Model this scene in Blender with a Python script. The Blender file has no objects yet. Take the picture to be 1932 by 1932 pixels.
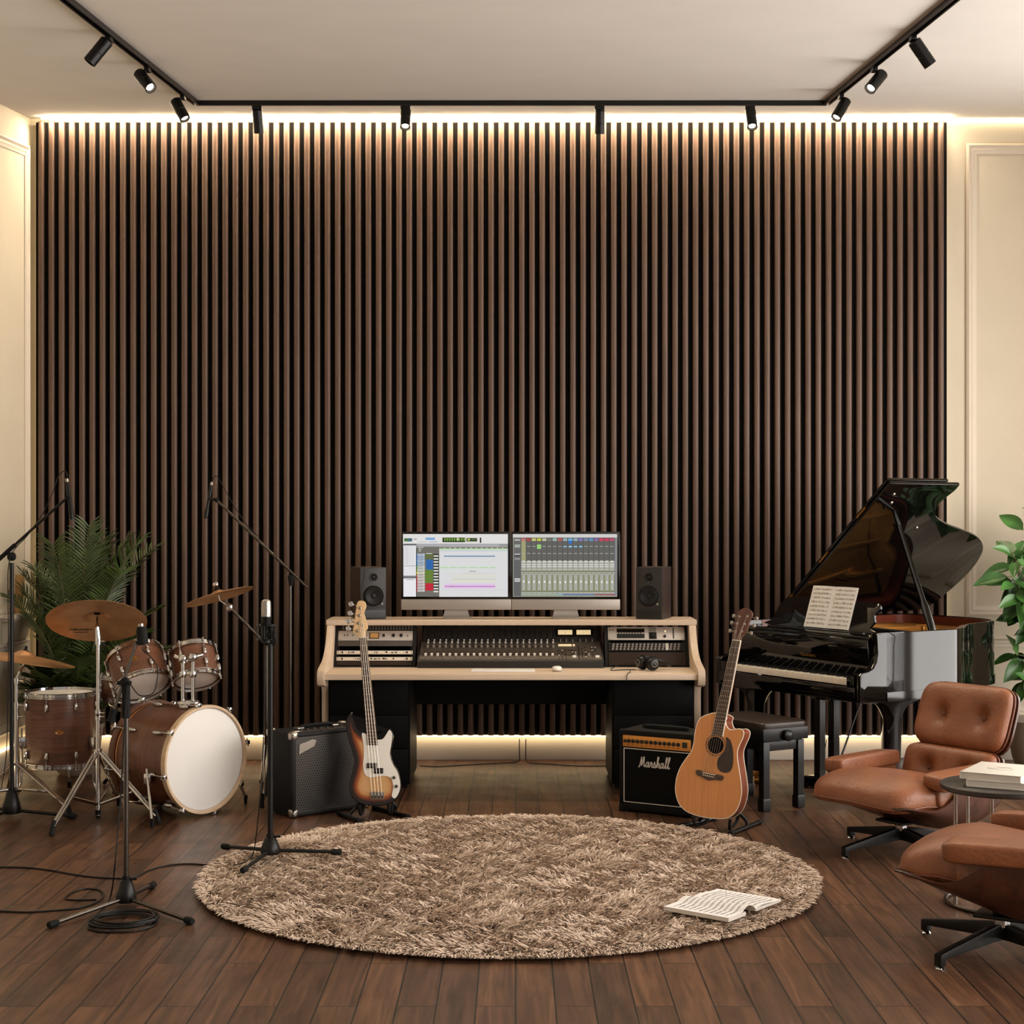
# Music room with drum kit, mixing desk, grand piano and lounge chairs
EXPO = 0.0
WORLD_C = (1.0, 0.93, 0.86, 1); WORLD_S = 0.42
DAY_W = 500.0; ADDED_WIN_W = 520.0; DAY_C = (1.0, 0.95, 0.90)
SPOT_W = 12.0
import bpy, bmesh, math, random
import numpy as np
from mathutils import Vector as V, Matrix as M
R = math.radians
random.seed(11)
scene = bpy.context.scene
COL = scene.collection
pi = math.pi

# ------------------------------------------------------------------ survey
# camera 1.7 m above the floor, focal length 3000 px, horizon at y=975
FPX, HC, CX, CY = 3000.0, 1.7, 973.0, 975.0
def P(px, py, Y):
    return V(((px - CX) / FPX * Y, Y, HC - (py - CY) / FPX * Y))
def G(px, py, z=0.0):
    Y = FPX * (HC - z) / (py - CY)
    return V(((px - CX) / FPX * Y, Y, z))
def ceil_z(y):
    return 3.3735 + 0.1 * y

# ------------------------------------------------------------------ materials
def lin1(c):
    c /= 255.0
    return c / 12.92 if c <= 0.04045 else ((c + 0.055) / 1.055) ** 2.4
def C(r, g, b):
    return (lin1(r), lin1(g), lin1(b), 1.0)
def sc(c, k):
    return (min(1, c[0] * k), min(1, c[1] * k), min(1, c[2] * k), 1)

def base_mat(name):
    m = bpy.data.materials.new(name)
    m.use_nodes = True
    nt = m.node_tree
    b = nt.nodes['Principled BSDF']
    return m, nt, b

def N(nt, typ, **kw):
    n = nt.nodes.new(typ)
    for k, v in kw.items():
        setattr(n, k, v)
    return n

def mat(name, col, rough=0.5, metal=0.0, var=0.08, scale=12.0, bump=0.0, bscale=150.0, coat=0.0, spec=0.5, emit=None, estr=0.0, sheen=0.0):
    m, nt, b = base_mat(name)
    tc = N(nt, 'ShaderNodeTexCoord')
    nz = N(nt, 'ShaderNodeTexNoise'); nz.inputs['Scale'].default_value = scale; nz.inputs['Detail'].default_value = 4
    nt.links.new(tc.outputs['Object'], nz.inputs['Vector'])
    rp = N(nt, 'ShaderNodeValToRGB')
    rp.color_ramp.elements[0].position = 0.3; rp.color_ramp.elements[1].position = 0.7
    rp.color_ramp.elements[0].color = sc(col, 1 - var); rp.color_ramp.elements[1].color = sc(col, 1 + var)
    nt.links.new(nz.outputs['Fac'], rp.inputs['Fac'])
    nt.links.new(rp.outputs['Color'], b.inputs['Base Color'])
    b.inputs['Roughness'].default_value = rough
    b.inputs['Metallic'].default_value = metal
    b.inputs['Specular IOR Level'].default_value = spec
    b.inputs['Coat Weight'].default_value = coat
    b.inputs['Coat Roughness'].default_value = 0.08
    if sheen: b.inputs['Sheen Weight'].default_value = sheen
    if emit:
        b.inputs['Emission Color'].default_value = emit
        b.inputs['Emission Strength'].default_value = estr
    if bump:
        n2 = N(nt, 'ShaderNodeTexNoise'); n2.inputs['Scale'].default_value = bscale; n2.inputs['Detail'].default_value = 3
        nt.links.new(tc.outputs['Object'], n2.inputs['Vector'])
        bp = N(nt, 'ShaderNodeBump'); bp.inputs['Strength'].default_value = bump; bp.inputs['Distance'].default_value = 0.01
        nt.links.new(n2.outputs['Fac'], bp.inputs['Height'])
        nt.links.new(bp.outputs['Normal'], b.inputs['Normal'])
    return m

def wood(name, c1, c2, rough=0.45, axis='Z', scale=18.0, stretch=14.0, coat=0.0, spec=0.5, bump=0.05, vec=None):
    m, nt, b = base_mat(name)
    tc = N(nt, 'ShaderNodeTexCoord')
    mp = N(nt, 'ShaderNodeMapping')
    s = [scale] * 3; s['XYZ'.index(axis)] = scale / stretch
    if vec: s = list(vec)
    mp.inputs['Scale'].default_value = s
    nt.links.new(tc.outputs['Object'], mp.inputs['Vector'])
    nz = N(nt, 'ShaderNodeTexNoise'); nz.inputs['Scale'].default_value = 1.0; nz.inputs['Detail'].default_value = 7; nz.inputs['Roughness'].default_value = 0.62; nz.inputs['Distortion'].default_value = 0.8
    nt.links.new(mp.outputs['Vector'], nz.inputs['Vector'])
    rp = N(nt, 'ShaderNodeValToRGB')
    rp.color_ramp.elements[0].position = 0.28; rp.color_ramp.elements[1].position = 0.72
    rp.color_ramp.elements[0].color = c1; rp.color_ramp.elements[1].color = c2
    nt.links.new(nz.outputs['Fac'], rp.inputs['Fac'])
    nt.links.new(rp.outputs['Color'], b.inputs['Base Color'])
    b.inputs['Roughness'].default_value = rough
    b.inputs['Coat Weight'].default_value = coat
    b.inputs['Coat Roughness'].default_value = 0.12
    b.inputs['Specular IOR Level'].default_value = spec
    if bump:
        bp = N(nt, 'ShaderNodeBump'); bp.inputs['Strength'].default_value = bump; bp.inputs['Distance'].default_value = 0.01
        nt.links.new(nz.outputs['Fac'], bp.inputs['Height'])
        nt.links.new(bp.outputs['Normal'], b.inputs['Normal'])
    return m

def emis(name, col, strength):
    m, nt, b = base_mat(name)
    b.inputs['Base Color'].default_value = (0.02, 0.02, 0.02, 1)
    b.inputs['Emission Color'].default_value = col
    b.inputs['Emission Strength'].default_value = strength
    b.inputs['Roughness'].default_value = 0.4
    return m

def floor_material():
    m, nt, b = base_mat('walnut_floorboards')
    tc = N(nt, 'ShaderNodeTexCoord')
    sep = N(nt, 'ShaderNodeSeparateXYZ'); nt.links.new(tc.outputs['Object'], sep.inputs[0])
    cmb = N(nt, 'ShaderNodeCombineXYZ')
    nt.links.new(sep.outputs['Y'], cmb.inputs['X']); nt.links.new(sep.outputs['X'], cmb.inputs['Y'])
    br = N(nt, 'ShaderNodeTexBrick')
    br.offset = 0.42; br.offset_frequency = 2; br.squash = 1.0
    br.inputs['Scale'].default_value = 1.0
    br.inputs['Brick Width'].default_value = 0.92
    br.inputs['Row Height'].default_value = 0.138
    br.inputs['Mortar Size'].default_value = 0.0034
    br.inputs['Mortar Smooth'].default_value = 0.15
    br.inputs['Bias'].default_value = 0.0
    br.inputs['Color1'].default_value = (0.0, 0, 0, 1); br.inputs['Color2'].default_value = (1, 1, 1, 1)
    br.inputs['Mortar'].default_value = (0.5, 0.5, 0.5, 1)
    nt.links.new(cmb.outputs[0], br.inputs['Vector'])
    mp = N(nt, 'ShaderNodeMapping'); mp.inputs['Scale'].default_value = (26, 1.6, 26)
    # shift the grain from board to board
    wv = N(nt, 'ShaderNodeVectorMath', operation='SCALE'); wv.inputs['Scale'].default_value = 7.0
    nt.links.new(br.outputs['Color'], wv.inputs[0])
    ad = N(nt, 'ShaderNodeVectorMath', operation='ADD')
    nt.links.new(tc.outputs['Object'], ad.inputs[0]); nt.links.new(wv.outputs[0], ad.inputs[1])
    nt.links.new(ad.outputs[0], mp.inputs['Vector'])
    nz = N(nt, 'ShaderNodeTexNoise'); nz.inputs['Scale'].default_value = 1.0; nz.inputs['Detail'].default_value = 6; nz.inputs['Distortion'].default_value = 1.2
    nt.links.new(mp.outputs['Vector'], nz.inputs['Vector'])
    rp = N(nt, 'ShaderNodeValToRGB')
    e = rp.color_ramp.elements
    e[0].position = 0.25; e[0].color = FLOOR_C[0]
    e[1].position = 0.78; e[1].color = FLOOR_C[2]
    k = e.new(0.5); k.color = FLOOR_C[1]
    nt.links.new(nz.outputs['Fac'], rp.inputs['Fac'])
    # per-board tone
    mx = N(nt, 'ShaderNodeMix', data_type='RGBA', blend_type='MULTIPLY'); mx.inputs[0].default_value = 1.0
    tr = N(nt, 'ShaderNodeValToRGB'); tr.color_ramp.elements[0].color = (0.58, 0.57, 0.57, 1); tr.color_ramp.elements[1].color = (1.15, 1.1, 1.05, 1)
    nt.links.new(br.outputs['Color'], tr.inputs['Fac'])
    nt.links.new(rp.outputs['Color'], mx.inputs[6]); nt.links.new(tr.outputs['Color'], mx.inputs[7])
    m2 = N(nt, 'ShaderNodeMix', data_type='RGBA'); m2.inputs[7].default_value = (0.006, 0.004, 0.003, 1)
    nt.links.new(br.outputs['Fac'], m2.inputs[0]); nt.links.new(mx.outputs[2], m2.inputs[6])
    nt.links.new(m2.outputs[2], b.inputs['Base Color'])
    n3 = N(nt, 'ShaderNodeTexNoise'); n3.inputs['Scale'].default_value = 5.0; n3.inputs['Detail'].default_value = 5
    nt.links.new(tc.outputs['Object'], n3.inputs['Vector'])
    mr = N(nt, 'ShaderNodeMapRange'); mr.inputs['To Min'].default_value = 0.26; mr.inputs['To Max'].default_value = 0.5
    nt.links.new(n3.outputs['Fac'], mr.inputs['Value']); nt.links.new(mr.outputs[0], b.inputs['Roughness'])
    b.inputs['Specular IOR Level'].default_value = 0.32
    sb = N(nt, 'ShaderNodeMath', operation='MULTIPLY_ADD'); sb.inputs[1].default_value = -3.0
    nt.links.new(br.outputs['Fac'], sb.inputs[0]); nt.links.new(nz.outputs['Fac'], sb.inputs[2])
    bp = N(nt, 'ShaderNodeBump'); bp.inputs['Strength'].default_value = 0.12; bp.inputs['Distance'].default_value = 0.01
    nt.links.new(sb.outputs[0], bp.inputs['Height']); nt.links.new(bp.outputs['Normal'], b.inputs['Normal'])
    return m

def perforated_material():
    # black steel sheet with a staggered grid of round holes
    m, nt, b = base_mat('perforated_steel')
    tc = N(nt, 'ShaderNodeTexCoord')
    def cell(off):
        mp = N(nt, 'ShaderNodeMapping'); s = 0.0165
        mp.inputs['Scale'].default_value = (1 / s, 0, 1 / (s * 1.732)); mp.inputs['Location'].default_value = (off, 0, off)
        nt.links.new(tc.outputs['Object'], mp.inputs['Vector'])
        fr = N(nt, 'ShaderNodeVectorMath', operation='FRACTION'); nt.links.new(mp.outputs[0], fr.inputs[0])
        su = N(nt, 'ShaderNodeVectorMath', operation='SUBTRACT'); su.inputs[1].default_value = (0.5, 0, 0.5); nt.links.new(fr.outputs[0], su.inputs[0])
        ml = N(nt, 'ShaderNodeVectorMath', operation='MULTIPLY'); ml.inputs[1].default_value = (1, 0, 1.732); nt.links.new(su.outputs[0], ml.inputs[0])
        ln = N(nt, 'ShaderNodeVectorMath', operation='LENGTH'); nt.links.new(ml.outputs[0], ln.inputs[0])
        return ln.outputs['Value']
    mn = N(nt, 'ShaderNodeMath', operation='MINIMUM'); nt.links.new(cell(0.0), mn.inputs[0]); nt.links.new(cell(0.5), mn.inputs[1])
    lt = N(nt, 'ShaderNodeMath', operation='LESS_THAN'); lt.inputs[1].default_value = 0.41; nt.links.new(mn.outputs[0], lt.inputs[0])
    mx = N(nt, 'ShaderNodeMix', data_type='RGBA'); mx.inputs[6].default_value = C(96, 91, 85); mx.inputs[7].default_value = (0.002, 0.002, 0.002, 1)
    nt.links.new(lt.outputs[0], mx.inputs[0]); nt.links.new(mx.outputs[2], b.inputs['Base Color'])
    iv = N(nt, 'ShaderNodeMath', operation='SUBTRACT'); iv.inputs[0].default_value = 1.0; nt.links.new(lt.outputs[0], iv.inputs[1])
    nt.links.new(iv.outputs[0], b.inputs['Metallic'])
    b.inputs['Roughness'].default_value = 0.34
    return m

FLOOR_C = (C(60, 40, 28), C(90, 62, 44), C(120, 86, 62))
MT = {}
MT['floor'] = floor_material()
MT['perf'] = perforated_material()
MT['ceiling'] = mat('ceiling_paint', C(232, 226, 218), 0.9, var=0.02, scale=3, bump=0.03, bscale=300)
MT['wall'] = mat('cream_wall_paint', C(208, 196, 174), 0.85, var=0.025, scale=3, bump=0.03, bscale=260)
MT['trimw'] = mat('cream_trim_paint', C(214, 201, 182), 0.6, var=0.02, scale=4)
MT['base'] = mat('white_skirting_paint', C(222, 212, 198), 0.55, var=0.02, scale=4)
MT['slat'] = wood('walnut_slats', C(78, 56, 43), C(103, 78, 61), 0.5, 'Z', 40, 22, bump=0.04)
MT['felt'] = mat('black_acoustic_felt', C(16, 14, 13), 0.95, var=0.2, scale=80, spec=0.1)
MT['leddown'] = emis('warm_led_diffuser_down', (1.0, 0.83, 0.60, 1), 210.0)
MT['led'] = emis('warm_led_diffuser', (1.0, 0.79, 0.50, 1), 95.0)
MT['ledfloor'] = emis('warm_led_diffuser_floor', (1.0, 0.74, 0.42, 1), 6.0)
MT['ledside'] = emis('warm_led_diffuser_side', (1.0, 0.76, 0.40, 1), 2.8)
MT['ledlow'] = emis('warm_led_diffuser_dim', (1.0, 0.82, 0.52, 1), 9.0)
MT['black'] = mat('matt_black_paint', C(13, 12, 11), 0.5, var=0.1, spec=.2)
MT['blackmetal'] = mat('black_powder_coated_metal', C(16, 15, 14), 0.38, metal=0.2, var=0.1, spec=.35)
MT['rubber'] = mat('black_rubber', C(12, 12, 12), 0.75, var=0.15, spec=.25)
MT['cable'] = mat('black_cable_jacket', C(10, 9, 9), 0.5, var=0.1, spec=.3)
MT['chrome'] = mat('polished_chrome', C(206, 205, 203), 0.12, metal=1.0, var=0.05)
MT['satin'] = mat('satin_steel', C(160, 152, 142), 0.3, metal=1.0, var=0.06)
MT['gun'] = mat('dark_steel_tube', C(92, 86, 80), 0.28, metal=1.0, var=0.06)
MT['lens'] = emis('lit_lamp_lens', (1.0, 0.84, 0.62, 1), 5.0)
MT['drumwood'] = wood('walnut_drum_wrap', C(78, 46, 31), C(128, 82, 58), 0.35, 'X', 30, 12, coat=0.2, vec=(3, 3, 60))
MT['drumwood_z'] = wood('walnut_drum_wrap_upright', C(84, 50, 34), C(136, 88, 62), 0.35, 'X', 12, .25, coat=0.2, vec=(3, 3, 60))
MT['maple'] = wood('pale_maple_hoop', C(196, 166, 132), C(218, 190, 158), 0.4, 'X', 20, 8)
MT['drumhead'] = mat('coated_white_drum_head', C(236, 232, 226), 0.6, var=0.02, scale=5, bump=0.04, bscale=400)
MT['clearhead'] = mat('warm_grey_resonant_head', C(234, 218, 202), 0.45, var=0.03)
MT['bronze'] = mat('cymbal_bronze', C(176, 116, 66), 0.28, metal=1.0, var=0.16, scale=9, bump=0.05, bscale=60)
MT['brass'] = mat('brushed_brass', C(190, 140, 74), 0.3, metal=1.0, var=0.1)
MT['badge'] = mat('worn_brass_badge', C(176, 122, 70), 0.4, metal=0.8, var=0.25, scale=120)
MT['deskwood'] = wood('pale_oak', C(200, 175, 150), C(218, 197, 174), 0.5, 'X', 22, 18)
MT['deskwood_z'] = wood('pale_oak_upright', C(198, 173, 148), C(216, 195, 172), 0.5, 'Z', 22, 18)
MT['deskblack'] = mat('black_laminate', C(7, 6, 6), 0.5, var=0.12, spec=.12)
MT['rackbrown'] = mat('dark_brown_rack_panel', C(54, 41, 33), 0.5, var=0.1, spec=.25)
MT['rackdark'] = mat('charcoal_panel', C(30, 28, 26), 0.5, var=0.1, spec=.25)
MT['rackgrey'] = mat('grey_rack_face', C(86, 80, 74), 0.4, metal=0.3, var=0.06)
MT['silver'] = mat('silver_faceplate', C(206, 198, 188), 0.35, metal=0.6, var=0.04)
MT['ivory'] = mat('ivory_faceplate', C(228, 216, 196), 0.5, var=0.05)
MT['console'] = mat('console_charcoal', C(38, 35, 32), 0.5, var=0.1, spec=.3)
MT['consolebrown'] = mat('console_taupe_panel', C(82, 72, 62), 0.55, var=0.1)
MT['knobw'] = mat('pale_knob', C(214, 208, 198), 0.4, var=0.05)
MT['knobg'] = mat('grey_knob', C(140, 132, 122), 0.4, var=0.05)
MT['knobb'] = mat('black_knob', C(16, 15, 15), 0.4, var=0.1)
MT['vu'] = mat('vu_meter_face', C(236, 222, 186), 0.5, var=0.03, emit=C(255, 226, 170), estr=0.45)
MT['amber'] = mat('amber_meter_face', C(190, 140, 80), 0.5, var=0.05, emit=C(220, 150, 70), estr=0.04)
MT['alu'] = mat('anodised_aluminium', C(176, 168, 160), 0.38, metal=0.6, var=0.03)
MT['glassblack'] = mat('glossy_black_bezel', C(8, 8, 8), 0.12, var=0.1)
MT['spk'] = mat('charcoal_speaker_cabinet', C(44, 41, 38), 0.45, var=0.08, spec=.35, bump=0.05, bscale=500)
MT['spkside'] = mat('brown_black_speaker_side', C(58, 46, 40), 0.5, var=0.08)
MT['cone'] = mat('speaker_cone', C(18, 17, 16), 0.5, var=0.1, spec=.3)
MT['white'] = mat('white_plastic', C(232, 228, 222), 0.4, var=0.02)
MT['keygap'] = mat('grey_key_gap', C(150, 146, 140), 0.6, var=0.03)
MT['tolex'] = mat('black_tolex', C(13, 12, 11), 0.6, var=0.15, scale=60, bump=0.25, bscale=350, spec=.2)
MT['grillecloth'] = mat('black_grille_cloth', C(9, 9, 9), 0.9, var=0.3, scale=400, spec=0.2)
MT['goldpanel'] = mat('brushed_gold_panel', C(206, 142, 72), 0.35, metal=0.7, var=0.08)
MT['piping'] = mat('white_piping', C(214, 208, 198), 0.5, var=0.04)
MT['sunburst_dark'] = mat('black_burst_edge', C(16, 10, 8), 0.2, var=0.1, spec=.4)
MT['spruce'] = wood('amber_spruce_top', C(184, 116, 56), C(204, 134, 70), 0.3, 'Z', 60, 40, coat=0.4, bump=0.0)
MT['mahog'] = wood('mahogany_sides', C(98, 46, 26), C(138, 70, 42), 0.3, 'Z', 24, 10, coat=0.4)
MT['rosewood'] = wood('rosewood_fretboard', C(48, 32, 25), C(78, 55, 44), 0.45, 'Z', 60, 20)
MT['maplenk'] = wood('maple_neck', C(216, 176, 126), C(234, 198, 150), 0.4, 'Z', 30, 20, coat=0.2)
MT['headwood'] = wood('brown_headstock', C(74, 44, 32), C(102, 64, 48), 0.4, 'Z', 30, 12)
MT['guard'] = mat('white_pickguard', C(232, 228, 220), 0.3, var=0.02)
MT['tort'] = mat('dark_tortoise_pickguard', C(40, 25, 18), 0.25, var=0.3, scale=40)
MT['binding'] = mat('cream_binding', C(234, 224, 206), 0.4, var=0.02)
MT['string'] = mat('wound_steel_string', C(190, 180, 165), 0.3, metal=1.0, var=0.05)
MT['fret'] = mat('nickel_fret', C(190, 180, 168), 0.3, metal=0.9, var=0.05)
MT['lacquer'] = mat('black_piano_lacquer', C(7, 6, 6), 0.05, var=0.1, spec=0.5)
MT['mahogin'] = wood('mahogany_inner_rim', C(98, 42, 26), C(126, 58, 38), 0.3, 'X', 14, 10, coat=0.3)
MT['plate'] = mat('gold_piano_plate', C(224, 164, 84), 0.35, metal=0.75, var=0.06)
MT['pkey'] = mat('ivory_piano_key', C(238, 228, 212), 0.25, var=0.03, scale=30)
MT['paper'] = mat('white_paper', C(235, 232, 228), 0.8, var=0.02)
MT['ink'] = mat('grey_printed_ink', C(128, 120, 112), 0.8, var=0.2, scale=200)
MT['leather'] = mat('cognac_leather', C(132, 79, 49), 0.42, var=0.18, scale=7, bump=0.25, bscale=60)
MT['leatherdk'] = mat('dark_leather_piping', C(104, 54, 30), 0.5, var=0.1)
MT['ply'] = wood('rosewood_ply_shell', C(46, 23, 15), C(88, 50, 33), 0.35, 'X', 16, 10, coat=0.2)
MT['benchseat'] = mat('dark_brown_bench_leather', C(48, 36, 30), 0.35, var=0.12, bump=0.08)
MT['satinblack'] = mat('satin_black_wood', C(12, 11, 11), 0.34, var=0.1, spec=.35)
MT['tabletop'] = mat('dark_stained_table_top', C(42, 37, 33), 0.45, var=0.12)
MT['palm'] = mat('palm_leaf_green', C(60, 76, 32), 0.45, var=0.5, scale=9)
MT['stemg'] = mat('green_brown_stem', C(96, 92, 56), 0.6, var=0.2)
MT['leaf'] = mat('glossy_green_leaf', C(56, 98, 40), 0.32, var=0.5, scale=9)
MT['twig'] = mat('brown_twig', C(100, 70, 48), 0.7, var=0.2)
MT['pot'] = mat('stone_grey_planter', C(150, 134, 118), 0.7, var=0.06, scale=20)
MT['soil'] = mat('dark_potting_soil', C(40, 30, 24), 0.95, var=0.4, scale=60, bump=0.5, bscale=80)
MT['amberglass'] = mat('amber_glass', C(214, 170, 110), 0.15, var=0.05, coat=0.5)

def grain_color_attr(name, rough=0.9, attr='shade', c1=None, c2=None, nscale=2.2):
    m, nt, b = base_mat(name)
    tc = N(nt, 'ShaderNodeTexCoord')
    nz = N(nt, 'ShaderNodeTexNoise'); nz.inputs['Scale'].default_value = nscale; nz.inputs['Detail'].default_value = 5
    nt.links.new(tc.outputs['Object'], nz.inputs['Vector'])
    at = N(nt, 'ShaderNodeAttribute', attribute_name=attr)
    ad = N(nt, 'ShaderNodeMath', operation='MULTIPLY_ADD'); ad.inputs[1].default_value = 0.55
    nt.links.new(nz.outputs['Fac'], ad.inputs[0])
    m5 = N(nt, 'ShaderNodeMath', operation='MULTIPLY'); m5.inputs[1].default_value = 0.5
    nt.links.new(at.outputs['Fac'], m5.inputs[0]); nt.links.new(m5.outputs[0], ad.inputs[2])
    rp = N(nt, 'ShaderNodeValToRGB'); rp.color_ramp.elements[0].color = c1; rp.color_ramp.elements[1].color = c2
    rp.color_ramp.elements[0].position = 0.25; rp.color_ramp.elements[1].position = 0.8
    nt.links.new(ad.outputs[0], rp.inputs['Fac']); nt.links.new(rp.outputs['Color'], b.inputs['Base Color'])
    b.inputs['Roughness'].default_value = rough; b.inputs['Specular IOR Level'].default_value = 0.15
    return m
MT['pile'] = grain_color_attr('taupe_shag_pile', c1=C(197, 172, 151), c2=C(234, 215, 197))
MT['rugback'] = mat('rug_backing', C(110, 90, 74), 0.95, var=0.1)

def screen_mat(name):
    m, nt, b = base_mat(name)
    at = N(nt, 'ShaderNodeAttribute', attribute_name='Col')
    nt.links.new(at.outputs['Color'], b.inputs['Emission Color'])
    b.inputs['Base Color'].default_value = (0.01, 0.01, 0.01, 1)
    b.inputs['Emission Strength'].default_value = 0.95
    b.inputs['Roughness'].default_value = 0.25
    return m
MT['screen'] = screen_mat('lit_screen_picture')

def burst_material():
    # three-tone sunburst finish that follows the body outline (distance kept in a vertex attribute)
    m, nt, b = base_mat('sunburst_lacquer')
    at = N(nt, 'ShaderNodeAttribute', attribute_name='edge')
    rp = N(nt, 'ShaderNodeValToRGB')
    e = rp.color_ramp.elements
    e[0].position = 0.0; e[0].color = C(14, 9, 7)
    e[1].position = 1.0; e[1].color = C(206, 160, 108)
    k = e.new(0.25); k.color = C(40, 18, 10)
    k = e.new(0.5); k.color = C(150, 72, 28)
    k = e.new(0.72); k.color = C(196, 142, 88)
    nt.links.new(at.outputs['Fac'], rp.inputs['Fac']); nt.links.new(rp.outputs['Color'], b.inputs['Base Color'])
    b.inputs['Roughness'].default_value = 0.25
    return m
MT['burst'] = burst_material()

# ------------------------------------------------------------------ mesh builder
def smooth(pts, n=6, closed=True):
    pts = [V(p) for p in pts]
    out = []
    L = len(pts)
    rng = range(L) if closed else range(L - 1)
    for i in rng:
        if closed:
            p0, p1, p2, p3 = pts[(i - 1) % L], pts[i], pts[(i + 1) % L], pts[(i + 2) % L]
        else:
            p0, p1, p2, p3 = pts[max(i - 1, 0)], pts[i], pts[i + 1], pts[min(i + 2, L - 1)]
        for k in range(n):
            t = k / n
            out.append(0.5 * ((2 * p1) + (p2 - p0) * t + (2 * p0 - 5 * p1 + 4 * p2 - p3) * t * t + (3 * p1 - p0 - 3 * p2 + p3) * t ** 3))
    if not closed:
        out.append(pts[-1].copy())
    return out

def frame(d):
    d = d.normalized()
    a = V((0, 0, 1)) if abs(d.z) < 0.95 else V((1, 0, 0))
    x = a.cross(d).normalized()
    return x, d.cross(x).normalized()

def axis_mx(p, d):
    """matrix that takes local z to direction d at p"""
    d = V(d).normalized(); x, y = frame(d)
    m = M((x, y, d)).transposed().to_4x4(); m.translation = V(p)
    return m

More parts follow.
